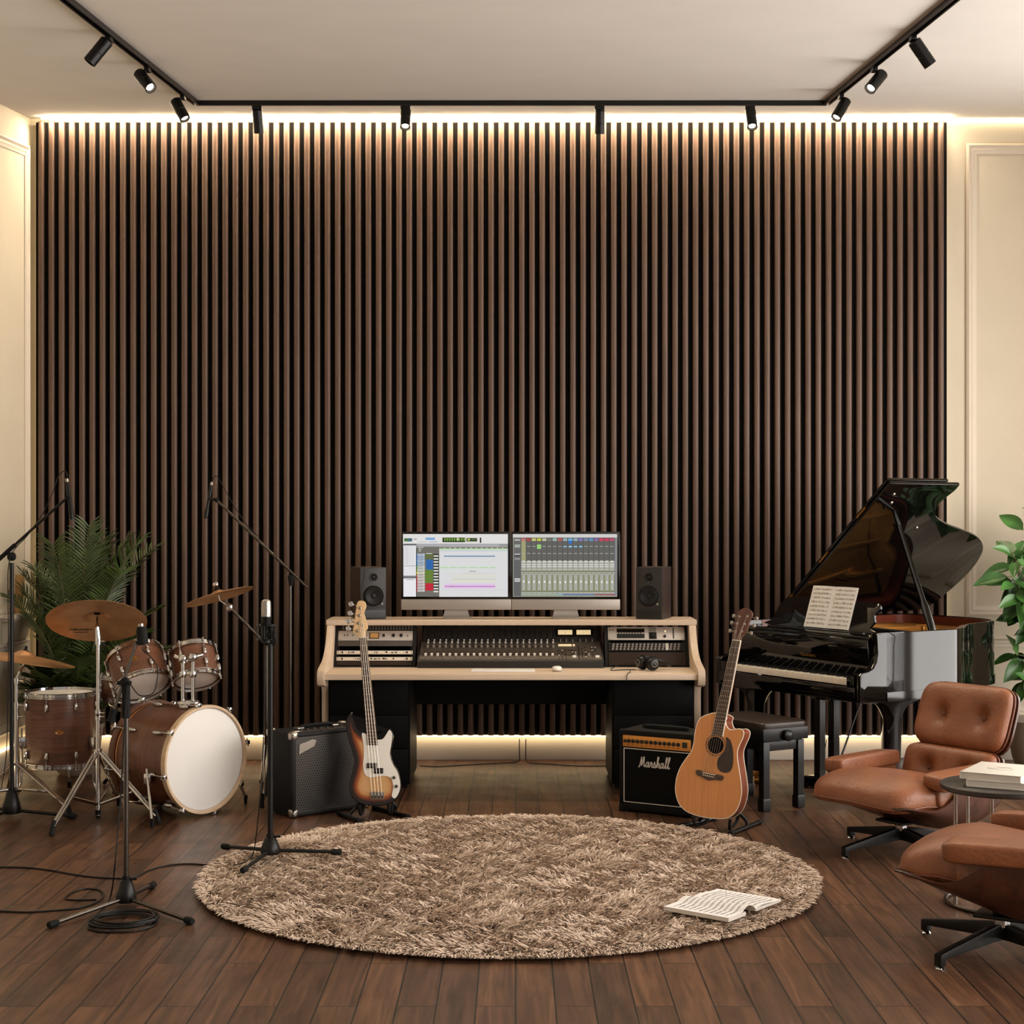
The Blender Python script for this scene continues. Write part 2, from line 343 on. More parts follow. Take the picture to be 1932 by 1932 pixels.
class B:
    def __init__(s):
        s.v = []; s.f = []; s.m = []; s.mi = 0
    def add(s, verts, faces, mx=None):
        o = len(s.v)
        if mx is not None:
            verts = [mx @ V(p) for p in verts]
        s.v.extend([tuple(p) for p in verts])
        for f in faces:
            s.f.append(tuple(i + o for i in f)); s.m.append(s.mi)
        return s
    def box(s, x0, x1, y0, y1, z0, z1, bev=0.0, seg=2, mx=None):
        if bev <= 0:
            vs = [(x, y, z) for x in (x0, x1) for y in (y0, y1) for z in (z0, z1)]
            fs = [(0, 1, 3, 2), (4, 6, 7, 5), (0, 4, 5, 1), (2, 3, 7, 6), (0, 2, 6, 4), (1, 5, 7, 3)]
            return s.add(vs, fs, mx)
        bm = bmesh.new()
        bmesh.ops.create_cube(bm, size=1.0)
        for v in bm.verts:
            v.co = V(((x0 + x1) / 2 + v.co.x * (x1 - x0), (y0 + y1) / 2 + v.co.y * (y1 - y0), (z0 + z1) / 2 + v.co.z * (z1 - z0)))
        bmesh.ops.bevel(bm, geom=bm.edges[:], offset=bev, segments=seg, affect='EDGES', profile=0.6)
        return s._bm(bm, mx)
    def _bm(s, bm, mx=None):
        bm.verts.index_update()
        s.add([v.co.copy() for v in bm.verts], [[v.index for v in f.verts] for f in bm.faces], mx)
        bm.free()
        return s
    def tube(s, pts, r, n=10, closed=False, caps=True, mx=None):
        pts = [V(p) for p in pts]
        L = len(pts)
        rs = r if isinstance(r, (list, tuple)) else [r] * L
        vs = []; fs = []
        x = None
        for i, p in enumerate(pts):
            if closed:
                d = pts[(i + 1) % L] - pts[(i - 1) % L]
            else:
                d = pts[min(i + 1, L - 1)] - pts[max(i - 1, 0)]
            if d.length < 1e-9: d = V((0, 0, 1))
            d.normalize()
            if x is None:
                x, y = frame(d)
            else:
                x = (x - d * x.dot(d))
                if x.length < 1e-6: x, y = frame(d)
                x.normalize(); y = d.cross(x)
            for k in range(n):
                a = 2 * pi * k / n
                vs.append(p + (x * math.cos(a) + y * math.sin(a)) * rs[i])
        for i in range(L if closed else L - 1):
            j = (i + 1) % L
            for k in range(n):
                k2 = (k + 1) % n
                fs.append((i * n + k, i * n + k2, j * n + k2, j * n + k))
        if caps and not closed:
            fs.append(tuple(range(n))[::-1]); fs.append(tuple((L - 1) * n + k for k in range(n)))
        return s.add(vs, fs, mx)
    def cyl(s, p0, p1, r0, r1=None, n=20, mx=None):
        return s.tube([p0, p1], [r0, r0 if r1 is None else r1], n, mx=mx)
    def lathe(s, prof, n=32, mx=None, a0=0.0, a1=None):
        vs = []; fs = []; L = len(prof)
        full = a1 is None
        steps = n if full else n + 1
        for k in range(steps):
            a = a0 + (2 * pi * k / n if full else (a1 - a0) * k / n)
            for (r, z) in prof:
                vs.append((r * math.cos(a), r * math.sin(a), z))
        for k in range(n):
            k2 = (k + 1) % steps
            for i in range(L - 1):
                a, b, c, d = k * L + i, k2 * L + i, k2 * L + i + 1, k * L + i + 1
                fs.append((a, b, c, d))
        return s.add(vs, fs, mx)
    def prism(s, out, z0, z1, bev=0.0, seg=2, mx=None):
        out = [(p[0], p[1]) for p in out]
        n = len(out)
        bm = bmesh.new()
        bv = [bm.verts.new((x, y, z0)) for x, y in out]; tv = [bm.verts.new((x, y, z1)) for x, y in out]
        area = sum(out[i][0] * out[(i + 1) % n][1] - out[(i + 1) % n][0] * out[i][1] for i in range(n))
        fb = bm.faces.new(bv[::-1]); ft = bm.faces.new(tv)
        for i in range(n):
            bm.faces.new((bv[i], bv[(i + 1) % n], tv[(i + 1) % n], tv[i]))
        bmesh.ops.recalc_face_normals(bm, faces=bm.faces[:])
        if bev > 0:
            es = [e for e in bm.edges if abs(e.verts[0].co.z - e.verts[1].co.z) < 1e-7]
            bmesh.ops.bevel(bm, geom=es, offset=bev, segments=seg, affect='EDGES', profile=0.6)
        big = [f for f in bm.faces if len(f.verts) > 4]
        bmesh.ops.triangulate(bm, faces=big)
        return s._bm(bm, mx)
    def pad(s, w, d, h, mx=None, e1=0.45, e2=0.3, nu=20, nv=36, fn=None):
        """super-ellipsoid cushion w*d*h centred on the origin"""
        vs = []; fs = []
        def sp(a, e): return math.copysign(abs(a) ** e, a)
        for i in range(nu + 1):
            ph = -pi / 2 + pi * i / nu
            for k in range(nv):
                th = 2 * pi * k / nv
                x = w / 2 * sp(math.cos(ph), e1) * sp(math.cos(th), e2)
                y = d / 2 * sp(math.cos(ph), e1) * sp(math.sin(th), e2)
                z = h / 2 * sp(math.sin(ph), e1)
                p = V((x, y, z))
                if fn: p = fn(p)
                vs.append(p)
        for i in range(nu):
            for k in range(nv):
                k2 = (k + 1) % nv
                fs.append((i * nv + k, i * nv + k2, (i + 1) * nv + k2, (i + 1) * nv + k))
        return s.add(vs, fs, mx)
    def surf(s, fn, nu, nv, th=0.0, mx=None):
        """fn(u,v)->point on [0,1]^2, optional thickness along the surface normal"""
        g = [[V(fn(i / nu, j / nv)) for j in range(nv + 1)] for i in range(nu + 1)]
        def idx(i, j): return i * (nv + 1) + j
        vs = [g[i][j] for i in range(nu + 1) for j in range(nv + 1)]
        fs = [(idx(i, j), idx(i + 1, j), idx(i + 1, j + 1), idx(i, j + 1)) for i in range(nu) for j in range(nv)]
        if th:
            o = len(vs); vs2 = []
            for i in range(nu + 1):
                for j in range(nv + 1):
                    du = g[min(i + 1, nu)][j] - g[max(i - 1, 0)][j]; dv = g[i][min(j + 1, nv)] - g[i][max(j - 1, 0)]
                    nn = du.cross(dv)
                    if nn.length > 1e-12: nn.normalize()
                    vs2.append(g[i][j] - nn * th)
            vs = vs + vs2
            fs = fs + [tuple(o + k for k in f[::-1]) for f in fs]
            for i in range(nu):
                fs.append((idx(i, 0), o + idx(i, 0), o + idx(i + 1, 0), idx(i + 1, 0)))
                fs.append((idx(i, nv), idx(i + 1, nv), o + idx(i + 1, nv), o + idx(i, nv)))
            for j in range(nv):
                fs.append((idx(0, j), idx(0, j + 1), o + idx(0, j + 1), o + idx(0, j)))
                fs.append((idx(nu, j), o + idx(nu, j), o + idx(nu, j + 1), idx(nu, j + 1)))
        return s.add(vs, fs, mx)
    def build(s, name, mats, parent=None, at=None, ang=38, sm=True):
        me = bpy.data.meshes.new(name)
        vs = s.v
        if at is not None:
            a = V(at); vs = [(x - a.x, y - a.y, z - a.z) for x, y, z in vs]
        me.from_pydata(vs, [], s.f)
        if not isinstance(mats, (list, tuple)): mats = [mats]
        for m in mats: me.materials.append(MT[m] if isinstance(m, str) else m)
        if len(mats) > 1: me.polygons.foreach_set('material_index', s.m)
        if sm:
            me.polygons.foreach_set('use_smooth', [True] * len(me.polygons))
            bm = bmesh.new(); bm.from_mesh(me)
            bmesh.ops.recalc_face_normals(bm, faces=bm.faces[:])
            bm.to_mesh(me); bm.free()
            me.set_sharp_from_angle(angle=R(ang))
        me.update()
        o = bpy.data.objects.new(name, me)
        COL.objects.link(o)
        if at is not None: o.location = at
        if parent is not None: o.parent = parent
        return o

def tag(o, label=None, cat=None, group=None, kind=None):
    if label: o['label'] = label
    if cat: o['category'] = cat
    if group: o['group'] = group
    if kind: o['kind'] = kind
    return o

def thing(name, label, cat, loc=(0, 0, 0), rotz=0.0, group=None, mx=None):
    o = bpy.data.objects.new(name, None)
    COL.objects.link(o)
    o.empty_display_size = 0.1
    if mx is not None: o.matrix_world = mx
    else:
        o.location = loc; o.rotation_euler = (0, 0, rotz)
    return tag(o, label, cat, group)

def single(b, name, mats, label, cat, at=None, group=None, ang=38):
    if at is None:
        n = len(b.v); a = np.array(b.v)
        at = V((float(a[:, 0].mean()), float(a[:, 1].mean()), float(a[:, 2].min())))
    return tag(b.build(name, mats, None, at=at, ang=ang), label, cat, group)

def struct(b, name, mats, label=None, parent=None):
    o = b.build(name, mats, parent)
    if parent is None: o['kind'] = 'structure'
    if label: o['label'] = label
    return o

def dup(o, parent=None):
    c = o.copy(); COL.objects.link(c)
    if parent is not None: c.parent = parent
    return c

def copy_tree(o, kids, parent=None):
    c = dup(o, parent)
    for ch in kids.get(o.name, []): copy_tree(ch, kids, c)
    return c
def kid_map():
    k = {}
    for o in scene.objects:
        if o.parent: k.setdefault(o.parent.name, []).append(o)
    return k

def text_mesh(txt, size, ext=0.0005, shear=0.0):
    cu = bpy.data.curves.new('lettering', 'FONT'); cu.body = txt; cu.size = size; cu.extrude = ext; cu.shear = shear
    cu.align_x = 'CENTER'; cu.align_y = 'CENTER'; cu.resolution_u = 2
    o = bpy.data.objects.new('lettering', cu); COL.objects.link(o)
    dg = bpy.context.evaluated_depsgraph_get()
    me = o.evaluated_get(dg).to_mesh()
    b = B(); b.add([v.co.copy() for v in me.vertices], [tuple(p.vertices) for p in me.polygons])
    bpy.data.objects.remove(o); bpy.data.curves.remove(cu)
    return b
# ================================================================== camera, render settings
cam = bpy.data.cameras.new('camera')
cam.sensor_width = 36.0; cam.lens = FPX / 1932 * 36.0
cam.shift_x = (966 - CX) / 1932.0; cam.shift_y = (CY - 966) / 1932.0
cam.clip_end = 100
cam_o = bpy.data.objects.new('camera', cam); COL.objects.link(cam_o)
cam_o.location = (0, 0, HC); cam_o.rotation_euler = (R(90), 0, 0)
scene.camera = cam_o
scene.view_settings.view_transform = 'Standard'
scene.view_settings.look = 'None'
scene.view_settings.exposure = EXPO
scene.view_settings.gamma = 1.0
scene.view_settings.use_curve_mapping = False
cy = scene.cycles
cy.max_bounces = 6; cy.diffuse_bounces = 3; cy.adaptive_threshold = 0.035; cy.adaptive_min_samples = 16; cy.glossy_bounces = 3; cy.transmission_bounces = 3; cy.transparent_max_bounces = 6
cy.sample_clamp_indirect = 4.0
cy.caustics_reflective = False; cy.caustics_refractive = False
cy.use_denoising = True

w = bpy.data.worlds.new('room_ambient'); scene.world = w; w.use_nodes = True
bg = w.node_tree.nodes['Background']; bg.inputs['Color'].default_value = WORLD_C; bg.inputs['Strength'].default_value = WORLD_S

# ================================================================== room shell
XL, XR, YW = -3.40, 4.60, 11.135
YF = -1.2
floor_b = B().box(XL - 0.1, XR + 0.1, YF, YW + 0.1, -0.08, 0.0)
struct(floor_b, 'floor', 'floor')
b = B()
b.add([(XL - 0.1, YF, ceil_z(YF)), (XR + 0.1, YF, ceil_z(YF)), (XR + 0.1, YW + 0.1, ceil_z(YW + 0.1)), (XL - 0.1, YW + 0.1, ceil_z(YW + 0.1)),
       (XL - 0.1, YF, ceil_z(YF) + 0.1), (XR + 0.1, YF, ceil_z(YF) + 0.1), (XR + 0.1, YW + 0.1, ceil_z(YW + 0.1) + 0.1), (XL - 0.1, YW + 0.1, ceil_z(YW + 0.1) + 0.1)],
      [(0, 3, 2, 1), (4, 5, 6, 7), (0, 1, 5, 4), (1, 2, 6, 5), (2, 3, 7, 6), (3, 0, 4, 7)])
struct(b, 'ceiling', 'ceiling')
struct(B().box(XL - 0.1, XR + 0.1, YW, YW + 0.1, 0, 4.6), 'wall_back', 'wall')
struct(B().box(XL - 0.1, XL, YF, YW, 0, 4.6), 'wall_left', 'wall')
# right wall with the tall window opening the daylight comes through
WY0, WY1, WZ0, WZ1 = 4.6, 9.9, 0.35, 3.55
b = B()
VY0, VY1, VZ1 = -0.2, 4.1, 3.15  # second opening, added to let in more light from the front right
b.box(XR, XR + 0.12, YF, VY0, 0, 4.6); b.box(XR, XR + 0.12, VY1, WY0, 0, 4.6); b.box(XR, XR + 0.12, WY1, YW, 0, 4.6)
for y0_, y1_, z1_ in ((WY0, WY1, WZ1), (VY0, VY1, VZ1)):
    b.box(XR, XR + 0.12, y0_, y1_, 0, WZ0); b.box(XR, XR + 0.12, y0_, y1_, z1_, 4.6)
struct(b, 'wall_right', 'wall')
b = B()
for y in np.linspace(WY0, WY1, 5):
    b.box(XR + 0.02, XR + 0.08, y - 0.03, y + 0.03, WZ0, WZ1)
for z in (WZ0, WZ0 + 1.1, WZ1):
    b.box(XR + 0.02, XR + 0.08, WY0, WY1, z - 0.03, z + 0.03)
win = struct(b, 'window_1', 'trimw')
gm, gnt, gb = base_mat('window_glass')
tr = N(gnt, 'ShaderNodeBsdfTransparent'); gl = N(gnt, 'ShaderNodeBsdfGlossy'); gl.inputs['Roughness'].default_value = 0.02
ms = N(gnt, 'ShaderNodeMixShader'); ms.inputs[0].default_value = 0.08
gnt.links.new(tr.outputs[0], ms.inputs[1]); gnt.links.new(gl.outputs[0], ms.inputs[2])
gnt.links.new(ms.outputs[0], gnt.nodes['Material Output'].inputs['Surface'])
MT['pane'] = gm
b = B()
for y in np.linspace(VY0, VY1, 4):
    b.box(XR + 0.02, XR + 0.08, y - 0.03, y + 0.03, WZ0, VZ1)
for z in (WZ0, WZ0 + 1.1, VZ1):
    b.box(XR + 0.02, XR + 0.08, VY0, VY1, z - 0.03, z + 0.03)
added_win = struct(b, 'added_light_window', 'trimw')  # unseen window, added only for the light it brings
B().box(XR + 0.045, XR + 0.051, VY0, VY1, WZ0, VZ1).build('pane', 'pane', added_win)
B().box(XR + 0.045, XR + 0.051, WY0, WY1, WZ0, WZ1).build('pane', 'pane', win)

# skirting
struct(B().box(XL, XR, YW - 0.02, YW, 0, 0.155, 0.004), 'baseboard_back', 'base')
struct(B().box(XL, XL + 0.02, YF, YW - 0.02, 0, 0.155, 0.004), 'baseboard_left', 'base')

def moulding(b, pts, nrm, w=0.075, h=0.026):
    """picture-frame moulding along a closed loop of points lying on a wall whose inward normal is nrm"""
    pts = [V(p) for p in pts]; nrm = V(nrm)
    prof = [(0, 0), (0, h * 0.55), (w * 0.22, h), (w * 0.42, h * 0.5), (w * 0.62, h * 0.62), (w * 0.8, h * 0.3), (w, h * 0.3), (w, 0)]
    L = len(pts); cen = sum(pts, V()) / L
    rings = []
    for i, p in enumerate(pts):
        d0 = (p - pts[i - 1]).normalized(); d1 = (pts[(i + 1) % L] - p).normalized()
        n0 = nrm.cross(d0); n1 = nrm.cross(d1)
        if n0.dot(cen - p) < 0: n0 = -n0
        if n1.dot(cen - p) < 0: n1 = -n1
        mi = (n0 + n1); mi = mi / max(1e-6, (1 + n0.dot(n1)))
        rings.append([p + mi * a + nrm * c for a, c in prof])
    k = len(prof)
    vs = [q for r in rings for q in r]; fs = []
    for i in range(L):
        j = (i + 1) % L
        for q in range(k - 1):
            fs.append((i * k + q, i * k + q + 1, j * k + q + 1, j * k + q))
    b.add(vs, fs)
    return b
# left wall: tall frame following the ceiling slope, low frame under it
yA, yB = 11.07, 7.6
struct(moulding(B(), [(XL, yA, 1.02), (XL, yA, ceil_z(yA) - 0.20), (XL, yB, ceil_z(yB) - 0.20), (XL, yB, 1.02)], (1, 0, 0)), 'trim_1', 'trimw')
struct(moulding(B(), [(XL, yA, 0.25), (XL, yA, 0.86), (XL, yB, 0.86), (XL, yB, 0.25)], (1, 0, 0)), 'trim_2', 'trimw')
# back wall, right of the slats
xa = (1822 - CX) / FPX * YW
def zb(py): return HC - (py - CY) / FPX * YW
struct(moulding(B(), [(xa, YW, zb(1163)), (xa, YW, zb(271)), (4.45, YW, zb(271)), (4.45, YW, zb(1163))], (0, -1, 0)), 'trim_3', 'trimw')
struct(moulding(B(), [(xa, YW, zb(1352)), (xa, YW, zb(1200)), (4.45, YW, zb(1200)), (4.45, YW, zb(1352))], (0, -1, 0)), 'trim_4', 'trimw')

# ================================================================== slat panel and its LED lines
YS = 11.055                       # front of the slats
k = FPX / (YS + 0.0)
px2x = lambda px: (px - CX) / k
PX0, PX1 = px2x(65.5), px2x(1788.5)
ZT, ZBt = HC + (CY - 229) / k, HC - (1388 - CY) / k
panel = thing('slat_wall_panel', 'full-width dark walnut slatted acoustic panel on the back wall', 'wall panel', ((PX0 + PX1) / 2, YW, 0))
ox = (PX0 + PX1) / 2
B().box(PX0 - ox, PX1 - ox, YS + 0.03 - YW, YS + 0.036 - YW, ZBt, ZT).box(PX0 - ox + .03, PX1 - ox - .03, YS + 0.034 - YW, -0.001, ZBt, ZT).build('felt_backing', 'felt', panel)
b = B()
ns = 89; per = (PX1 - PX0) / (ns + .21)
for i in range(ns):
    xc = PX0 - ox + per * (i + 0.575)
    hw = per * 0.278
    yf = YS - YW
    prof = [(xc - hw, yf + 0.0305), (xc - hw, yf + 0.011), (xc - hw * .92, yf + 0.0065), (xc - hw * .72, yf + 0.003), (xc - hw * 0.4, yf + .0008), (xc, yf), (xc + hw * 0.4, yf + .0008), (xc + hw * .72, yf + 0.003), (xc + hw * .92, yf + 0.0065), (xc + hw, yf + 0.011), (xc + hw, yf + 0.0305)]
    n = len(prof)
    b.add([(x, y, ZBt) for x, y in prof] + [(x, y, ZT) for x, y in prof],
          [(j, (j + 1) % n, n + (j + 1) % n, n + j) for j in range(n)] + [tuple(range(n))[::-1], tuple(range(n, 2 * n))])
b.build('slats', 'slat', panel, ang=50)

def led(name, p0, p1, mtl, label, r=(0.012, 0.006), segs=60, normal=(0, 0, 1)):
    b = B(); p0 = V(p0); p1 = V(p1); d = p1 - p0
    nn = V(normal); side = d.normalized().cross(nn).normalized()
    for i in range(segs):
        a = p0 + d * (i / segs); c = p0 + d * ((i + 1) / segs)
        vs = []
        for q in (a, c):
            for s1 in (-1, 1):
                for s2 in (-1, 1):
                    vs.append(q + side * r[0] * s1 + nn * r[1] * s2)
        b.mi = 0; b.add(vs, [(0, 1, 3, 2), (4, 6, 7, 5), (0, 4, 5, 1), (2, 3, 7, 6), (1, 5, 7, 3)]); b.mi = 1 if isinstance(mtl, list) else 0; b.add(vs, [(0, 2, 6, 4)])
    return single(b, name, mtl, label, 'led strip', group='warm LED strips around the room edge')
zt = ZT + 0.012
led('led_strip', (PX0 + 0.06, YS - 0.045, zt), (PX1, YS - 0.045, zt), ['led', 'leddown'], 'glowing warm LED strip along the top edge of the dark slatted panel')
led('led_strip', (PX1 + 0.03, YW - 0.02, ceil_z(YW) - 0.012), (XR - 0.1, YW - 0.02, ceil_z(YW) - 0.012), 'ledlow', 'glowing LED strip at the ceiling above the cream wall by the leafy plant', segs=16)
led('led_strip', (PX0 + 0.01, YS + 0.032, ZBt - 0.007), (PX1 - 0.01, YS + 0.032, ZBt - 0.007), 'ledfloor', 'glowing LED strip under the slatted panel just above the skirting', r=(0.014, 0.006))
led('led_strip', (XL + 0.022, 9.0, 0.163), (XL + 0.022, YW - 0.1, 0.163), 'ledfloor', 'glowing LED strip low on the left-hand wall behind the drums', r=(0.01, 0.006), segs=20)
led('led_strip', (PX1 - 0.014, YW - 0.016, 0.6), (PX1 - 0.014, YW - 0.016, ZT - 0.02), 'ledside', 'upright LED strip behind the slatted panel edge beside the piano lid', r=(0.005, 0.006), segs=36, normal=(1, 0, 0))
led('led_strip', (PX0 + 0.014, YW - 0.016, 0.6), (PX0 + 0.014, YW - 0.016, ZT - 0.02), 'ledside', 'upright LED strip in the corner between the left-hand wall and slats', r=(0.005, 0.006), segs=36, normal=(1, 0, 0))

# ================================================================== daylight and lamps
def area(name, loc, rot, sx, sy, power, col, spread=180):
    l = bpy.data.lights.new(name, 'AREA'); l.shape = 'RECTANGLE'; l.size = sx; l.size_y = sy; l.energy = power; l.color = col
    l.spread = R(spread)
    o = bpy.data.objects.new(name, l); COL.objects.link(o); o.location = loc; o.rotation_euler = rot
    return o
area('daylight_and_added_fill', (XR + 0.5, (WY0 + WY1) / 2, (WZ0 + WZ1) / 2 + 0.1), (0, R(90), 0), WZ1 - WZ0 + 0.3, WY1 - WY0 + 0.3, DAY_W, DAY_C)
area('daylight_and_added_fill', (XR + 0.5, (VY0 + VY1) / 2, (WZ0 + VZ1) / 2 + 0.1), (0, R(90), 0), VZ1 - WZ0 + 0.3, VY1 - VY0 + 0.3, ADDED_WIN_W, DAY_C)  # added fill light behind the second, made-up window

# ================================================================== ceiling track and spotlights
def rail_y(py): return 1.6735 / ((CY - py) / FPX - 0.1)
RX0, RX1, RY = -2.08, 2.025, rail_y(190)
rail = thing('lighting_track', 'black U-shaped lighting track running round the ceiling', 'lighting track', (0, RY, ceil_z(RY)))
def railbox(p0, p1, name):
    b = B()
    p0 = V(p0); p1 = V(p1)
    d = (p1 - p0).normalized(); up = V((0, -0.1, 1)).normalized(); s = d.cross(up).normalized()
    def bar(o1, w, h0, h1):
        vs = []
        for q in (p0, p1):
            for a in (-w, w):
                for hh in (h0, h1):
                    vs.append(q + s * (a + o1) + up * hh - V((0, RY, ceil_z(RY))))
        b.add(vs, [(0, 1, 3, 2), (4, 6, 7, 5), (0, 4, 5, 1), (2, 3, 7, 6), (0, 2, 6, 4), (1, 5, 7, 3)])
    bar(0, 0.019, -0.012, -0.0005); bar(-0.0145, 0.0045, -0.03, -0.012); bar(0.0145, 0.0045, -0.03, -0.012); bar(0, 0.006, -0.018, -0.012)
    b.build(name, 'blackmetal', rail)
railbox((RX0, 3.0, ceil_z(3.0)), (RX0, RY, ceil_z(RY)), 'track_section')
railbox((RX0, RY, ceil_z(RY)), (RX1, RY, ceil_z(RY)), 'track_section')
railbox((RX1, RY, ceil_z(RY)), (RX1, 3.0, ceil_z(3.0)), 'track_section')

def spot(px, py, ax, dirv, lit, label, L=0.15, r=0.034):
    """px,py: where the mount meets the track; ax: pixel of the head's upper end centre; dirv: direction the lamp points"""
    Y = rail_y(py); X = RX0 if px < 400 else (RX1 if px > 1500 else (px - CX) / FPX * RY)
    if 400 < px < 1500: Y = RY
    z = ceil_z(Y) - 0.03
    t = thing('track_spotlight', label, 'spotlight', (X, Y, z), group='track spotlights')
    o = V((X, Y, z))
    B().box(-0.032, 0.032, -0.014, 0.014, -0.028, -0.0045, 0.003, mx=M.Rotation(0 if 400 < px < 1500 else pi / 2, 4, 'Z')).build('track_adapter', 'blackmetal', t)
    top = P(ax[0], ax[1], Y) - o
    d = V(dirv).normalized()
    mid = top + d * 0.035
    B().tube(smooth([(0, 0, -0.026), (0, 0, top.z * 0.5), mid - V((0, 0, -0.02)), mid], 4, False), 0.007, 8).build('stem', 'blackmetal', t)
    mx = axis_mx(top, d)
    B().lathe([(0.0, 0), (r * 0.8, 0), (r, 0.006), (r, L * 0.55), (r * 0.96, L * 0.56), (r * 0.96, L * 0.58), (r, L * 0.59), (r, L), (r * 0.86, L), (r * 0.8, L - 0.02), (0, L - 0.02)], 28, mx).build('lamp_head', 'blackmetal', t)
    B().lathe([(0, L - 0.008), (r * 0.4, L - 0.009), (r * 0.66, L - 0.012), (r * 0.66, L - 0.019)], 24, mx).build('lens', 'lens' if lit else 'glassblack', t)
    if lit:
        l = bpy.data.lights.new('spot_beam', 'SPOT'); l.energy = SPOT_W; l.spot_size = R(50); l.spot_blend = 0.6; l.color = (1.0, 0.84, 0.64); l.shadow_soft_size = 0.03
        lo = bpy.data.objects.new('spot_beam', l); COL.objects.link(lo)
        lo.matrix_world = axis_mx(o + top + d * (L + 0.01), -d)
    return t
spot(198, 58, (203, 76), (-0.085, -0.02, -0.115), False, 'black track spotlight nearest the camera on the left-hand track arm, lens hidden')
spot(271, 116, (262, 138), (0.085, -0.07, -0.105), True, 'middle spotlight on the left-hand track arm, lit lens facing the room')
spot(336, 170, (330, 189), (0.065, -0.03, -0.115), True, 'spotlight on the left-hand track arm closest to the track corner')
spot(485, 193, (485, 207), (0.006, 0.045, -0.145), False, 'first spotlight from the left on the rear track, aimed at the slats')
spot(765, 193, (766, 208), (0.0, -0.075, -0.125), True, 'rear-track spotlight with lit round lens, above the electric bass side of the desk')
spot(1131, 193, (1132, 208), (0.0, 0.045, -0.145), False, 'dark rear-track spotlight hanging above the right-hand screen')
spot(1415, 193, (1416, 208), (0.0, -0.075, -0.125), True, 'rear-track spotlight with lit round lens, above the acoustic guitar')
spot(1589, 168, (1597, 189), (-0.07, -0.04, -0.115), True, 'spotlight on the right-hand track arm closest to the track corner')
spot(1654, 116, (1665, 139), (-0.09, -0.07, -0.11), True, 'middle spotlight on the right-hand track arm, lit lens facing the room')
spot(1730, 56, (1724, 77), (0.088, 0.02, -0.115), False, 'black track spotlight nearest the camera on the right-hand track arm, lens hidden')

# mantel ledge on the left wall with a slim amber vase
m = thing('mantel_shelf', 'cream moulded mantel ledge on the left-hand wall behind the cymbal', 'mantel shelf', (XL, 10.8, 1.0))
B().box(0, 0.11, -0.32, 0.22, 0.025, 0.05, 0.006).box(0, 0.09, -0.30, 0.20, 0.005, 0.025, 0.006).build('ledge', 'trimw', m)
B().prism([(0, 0.005), (0.075, 0.005), (0.07, -0.03), (0.045, -0.07), (0.04, -0.11), (0.02, -0.15), (0, -0.16)], -0.26, 0.16, mx=M(((1, 0, 0, 0), (0, 0, 1, 0), (0, 1, 0, 0), (0, 0, 0, 1)))).build('corbel', 'trimw', m)
b = B().lathe([(0, 0), (0.034, 0), (0.038, 0.03), (0.022, 0.06), (0.02, 0.09), (0.028, 0.11), (0.03, 0.26), (0.026, 0.26), (0.024, 0.12), (0, 0.12)], 24, M.Translation((XL + 0.055, 10.72, 1.0505)))
single(b, 'candle_holder', 'amberglass', 'slim amber candle holder standing on the cream mantel ledge', 'candle holder')
# ================================================================== studio desk
DX0, DX1 = -1.215, 1.160
desk = thing('studio_desk', 'wide pale oak studio desk with black pedestals and raised shelf', 'desk', (0, 10.2, 0))
YO = 10.2
def yz_prism(b, prof, x0, x1, bev=0.0):
    """profile in (y,z) extruded along x"""
    return b.prism(prof, x0, x1, bev, mx=M(((0, 0, 1, 0), (1, 0, 0, 0), (0, 1, 0, 0), (0, 0, 0, 1))))
cheek = [(9.715, .69), (9.712, .735), (9.725, .757), (9.76, .768)] + [tuple(p[:2]) for p in smooth([(9.86, .782, 0), (9.98, .805, 0), (10.09, .85, 0), (10.165, .91, 0), (10.21, .97, 0), (10.235, 1.0, 0)], 4, False)] + \
        [(10.62, 1.0), (10.62, 0.0), (9.96, 0.0), (9.96, .60), (9.93, .645), (9.80, .652), (9.73, .668)]
cheek = [(y - YO, z) for y, z in cheek]
for x0 in (DX0, DX1 - 0.045):
    b = B(); yz_prism(b, cheek, x0, x0 + 0.045, 0.004); b.build('side_panel', 'deskwood_z', desk)
B().box(DX0 + 0.045, DX1 - 0.045, 9.74 - YO, 10.62 - YO, .699, .735, 0.004).build('desktop', 'deskwood', desk)
b = B()
o = [(DX0 - 0.005, 10.245), (DX0 - 0.012, 10.285), (DX0 - 0.012, 10.62), (DX1 + 0.012, 10.62), (DX1 + 0.012, 10.285), (DX1 + 0.005, 10.245)]
o = [(x, y - YO) for x, y in o]
b.prism(o, 1.0, 1.033, 0.006); b.build('upper_shelf', 'deskwood', desk)
for x0, x1 in ((DX0 + 0.045, -0.66), (0.60, DX1 - 0.045)):
    b = B().box(x0, x1, 9.93 - YO, 10.6 - YO, 0.03, .698)
    p = b.build('pedestal', 'deskblack', desk)
    b2 = B()
    for q, (z0, z1) in enumerate(((0.04, 0.25), (0.256, 0.46), (0.466, 0.69))):
        b2.box(x0 + 0.012, x1 - 0.012, 9.914 - YO, 9.931 - YO, z0, z1, 0.002)
    b2.build('drawer_front', 'deskblack', p)
    B().box(x0 + 0.02, x1 - 0.02, 9.96 - YO, 10.58 - YO, 0.0, 0.031).build('plinth', 'black', p)
B().box(-0.66, 0.60, 10.56 - YO, 10.6 - YO, .455, .698).build('modesty_panel', 'deskblack', desk)
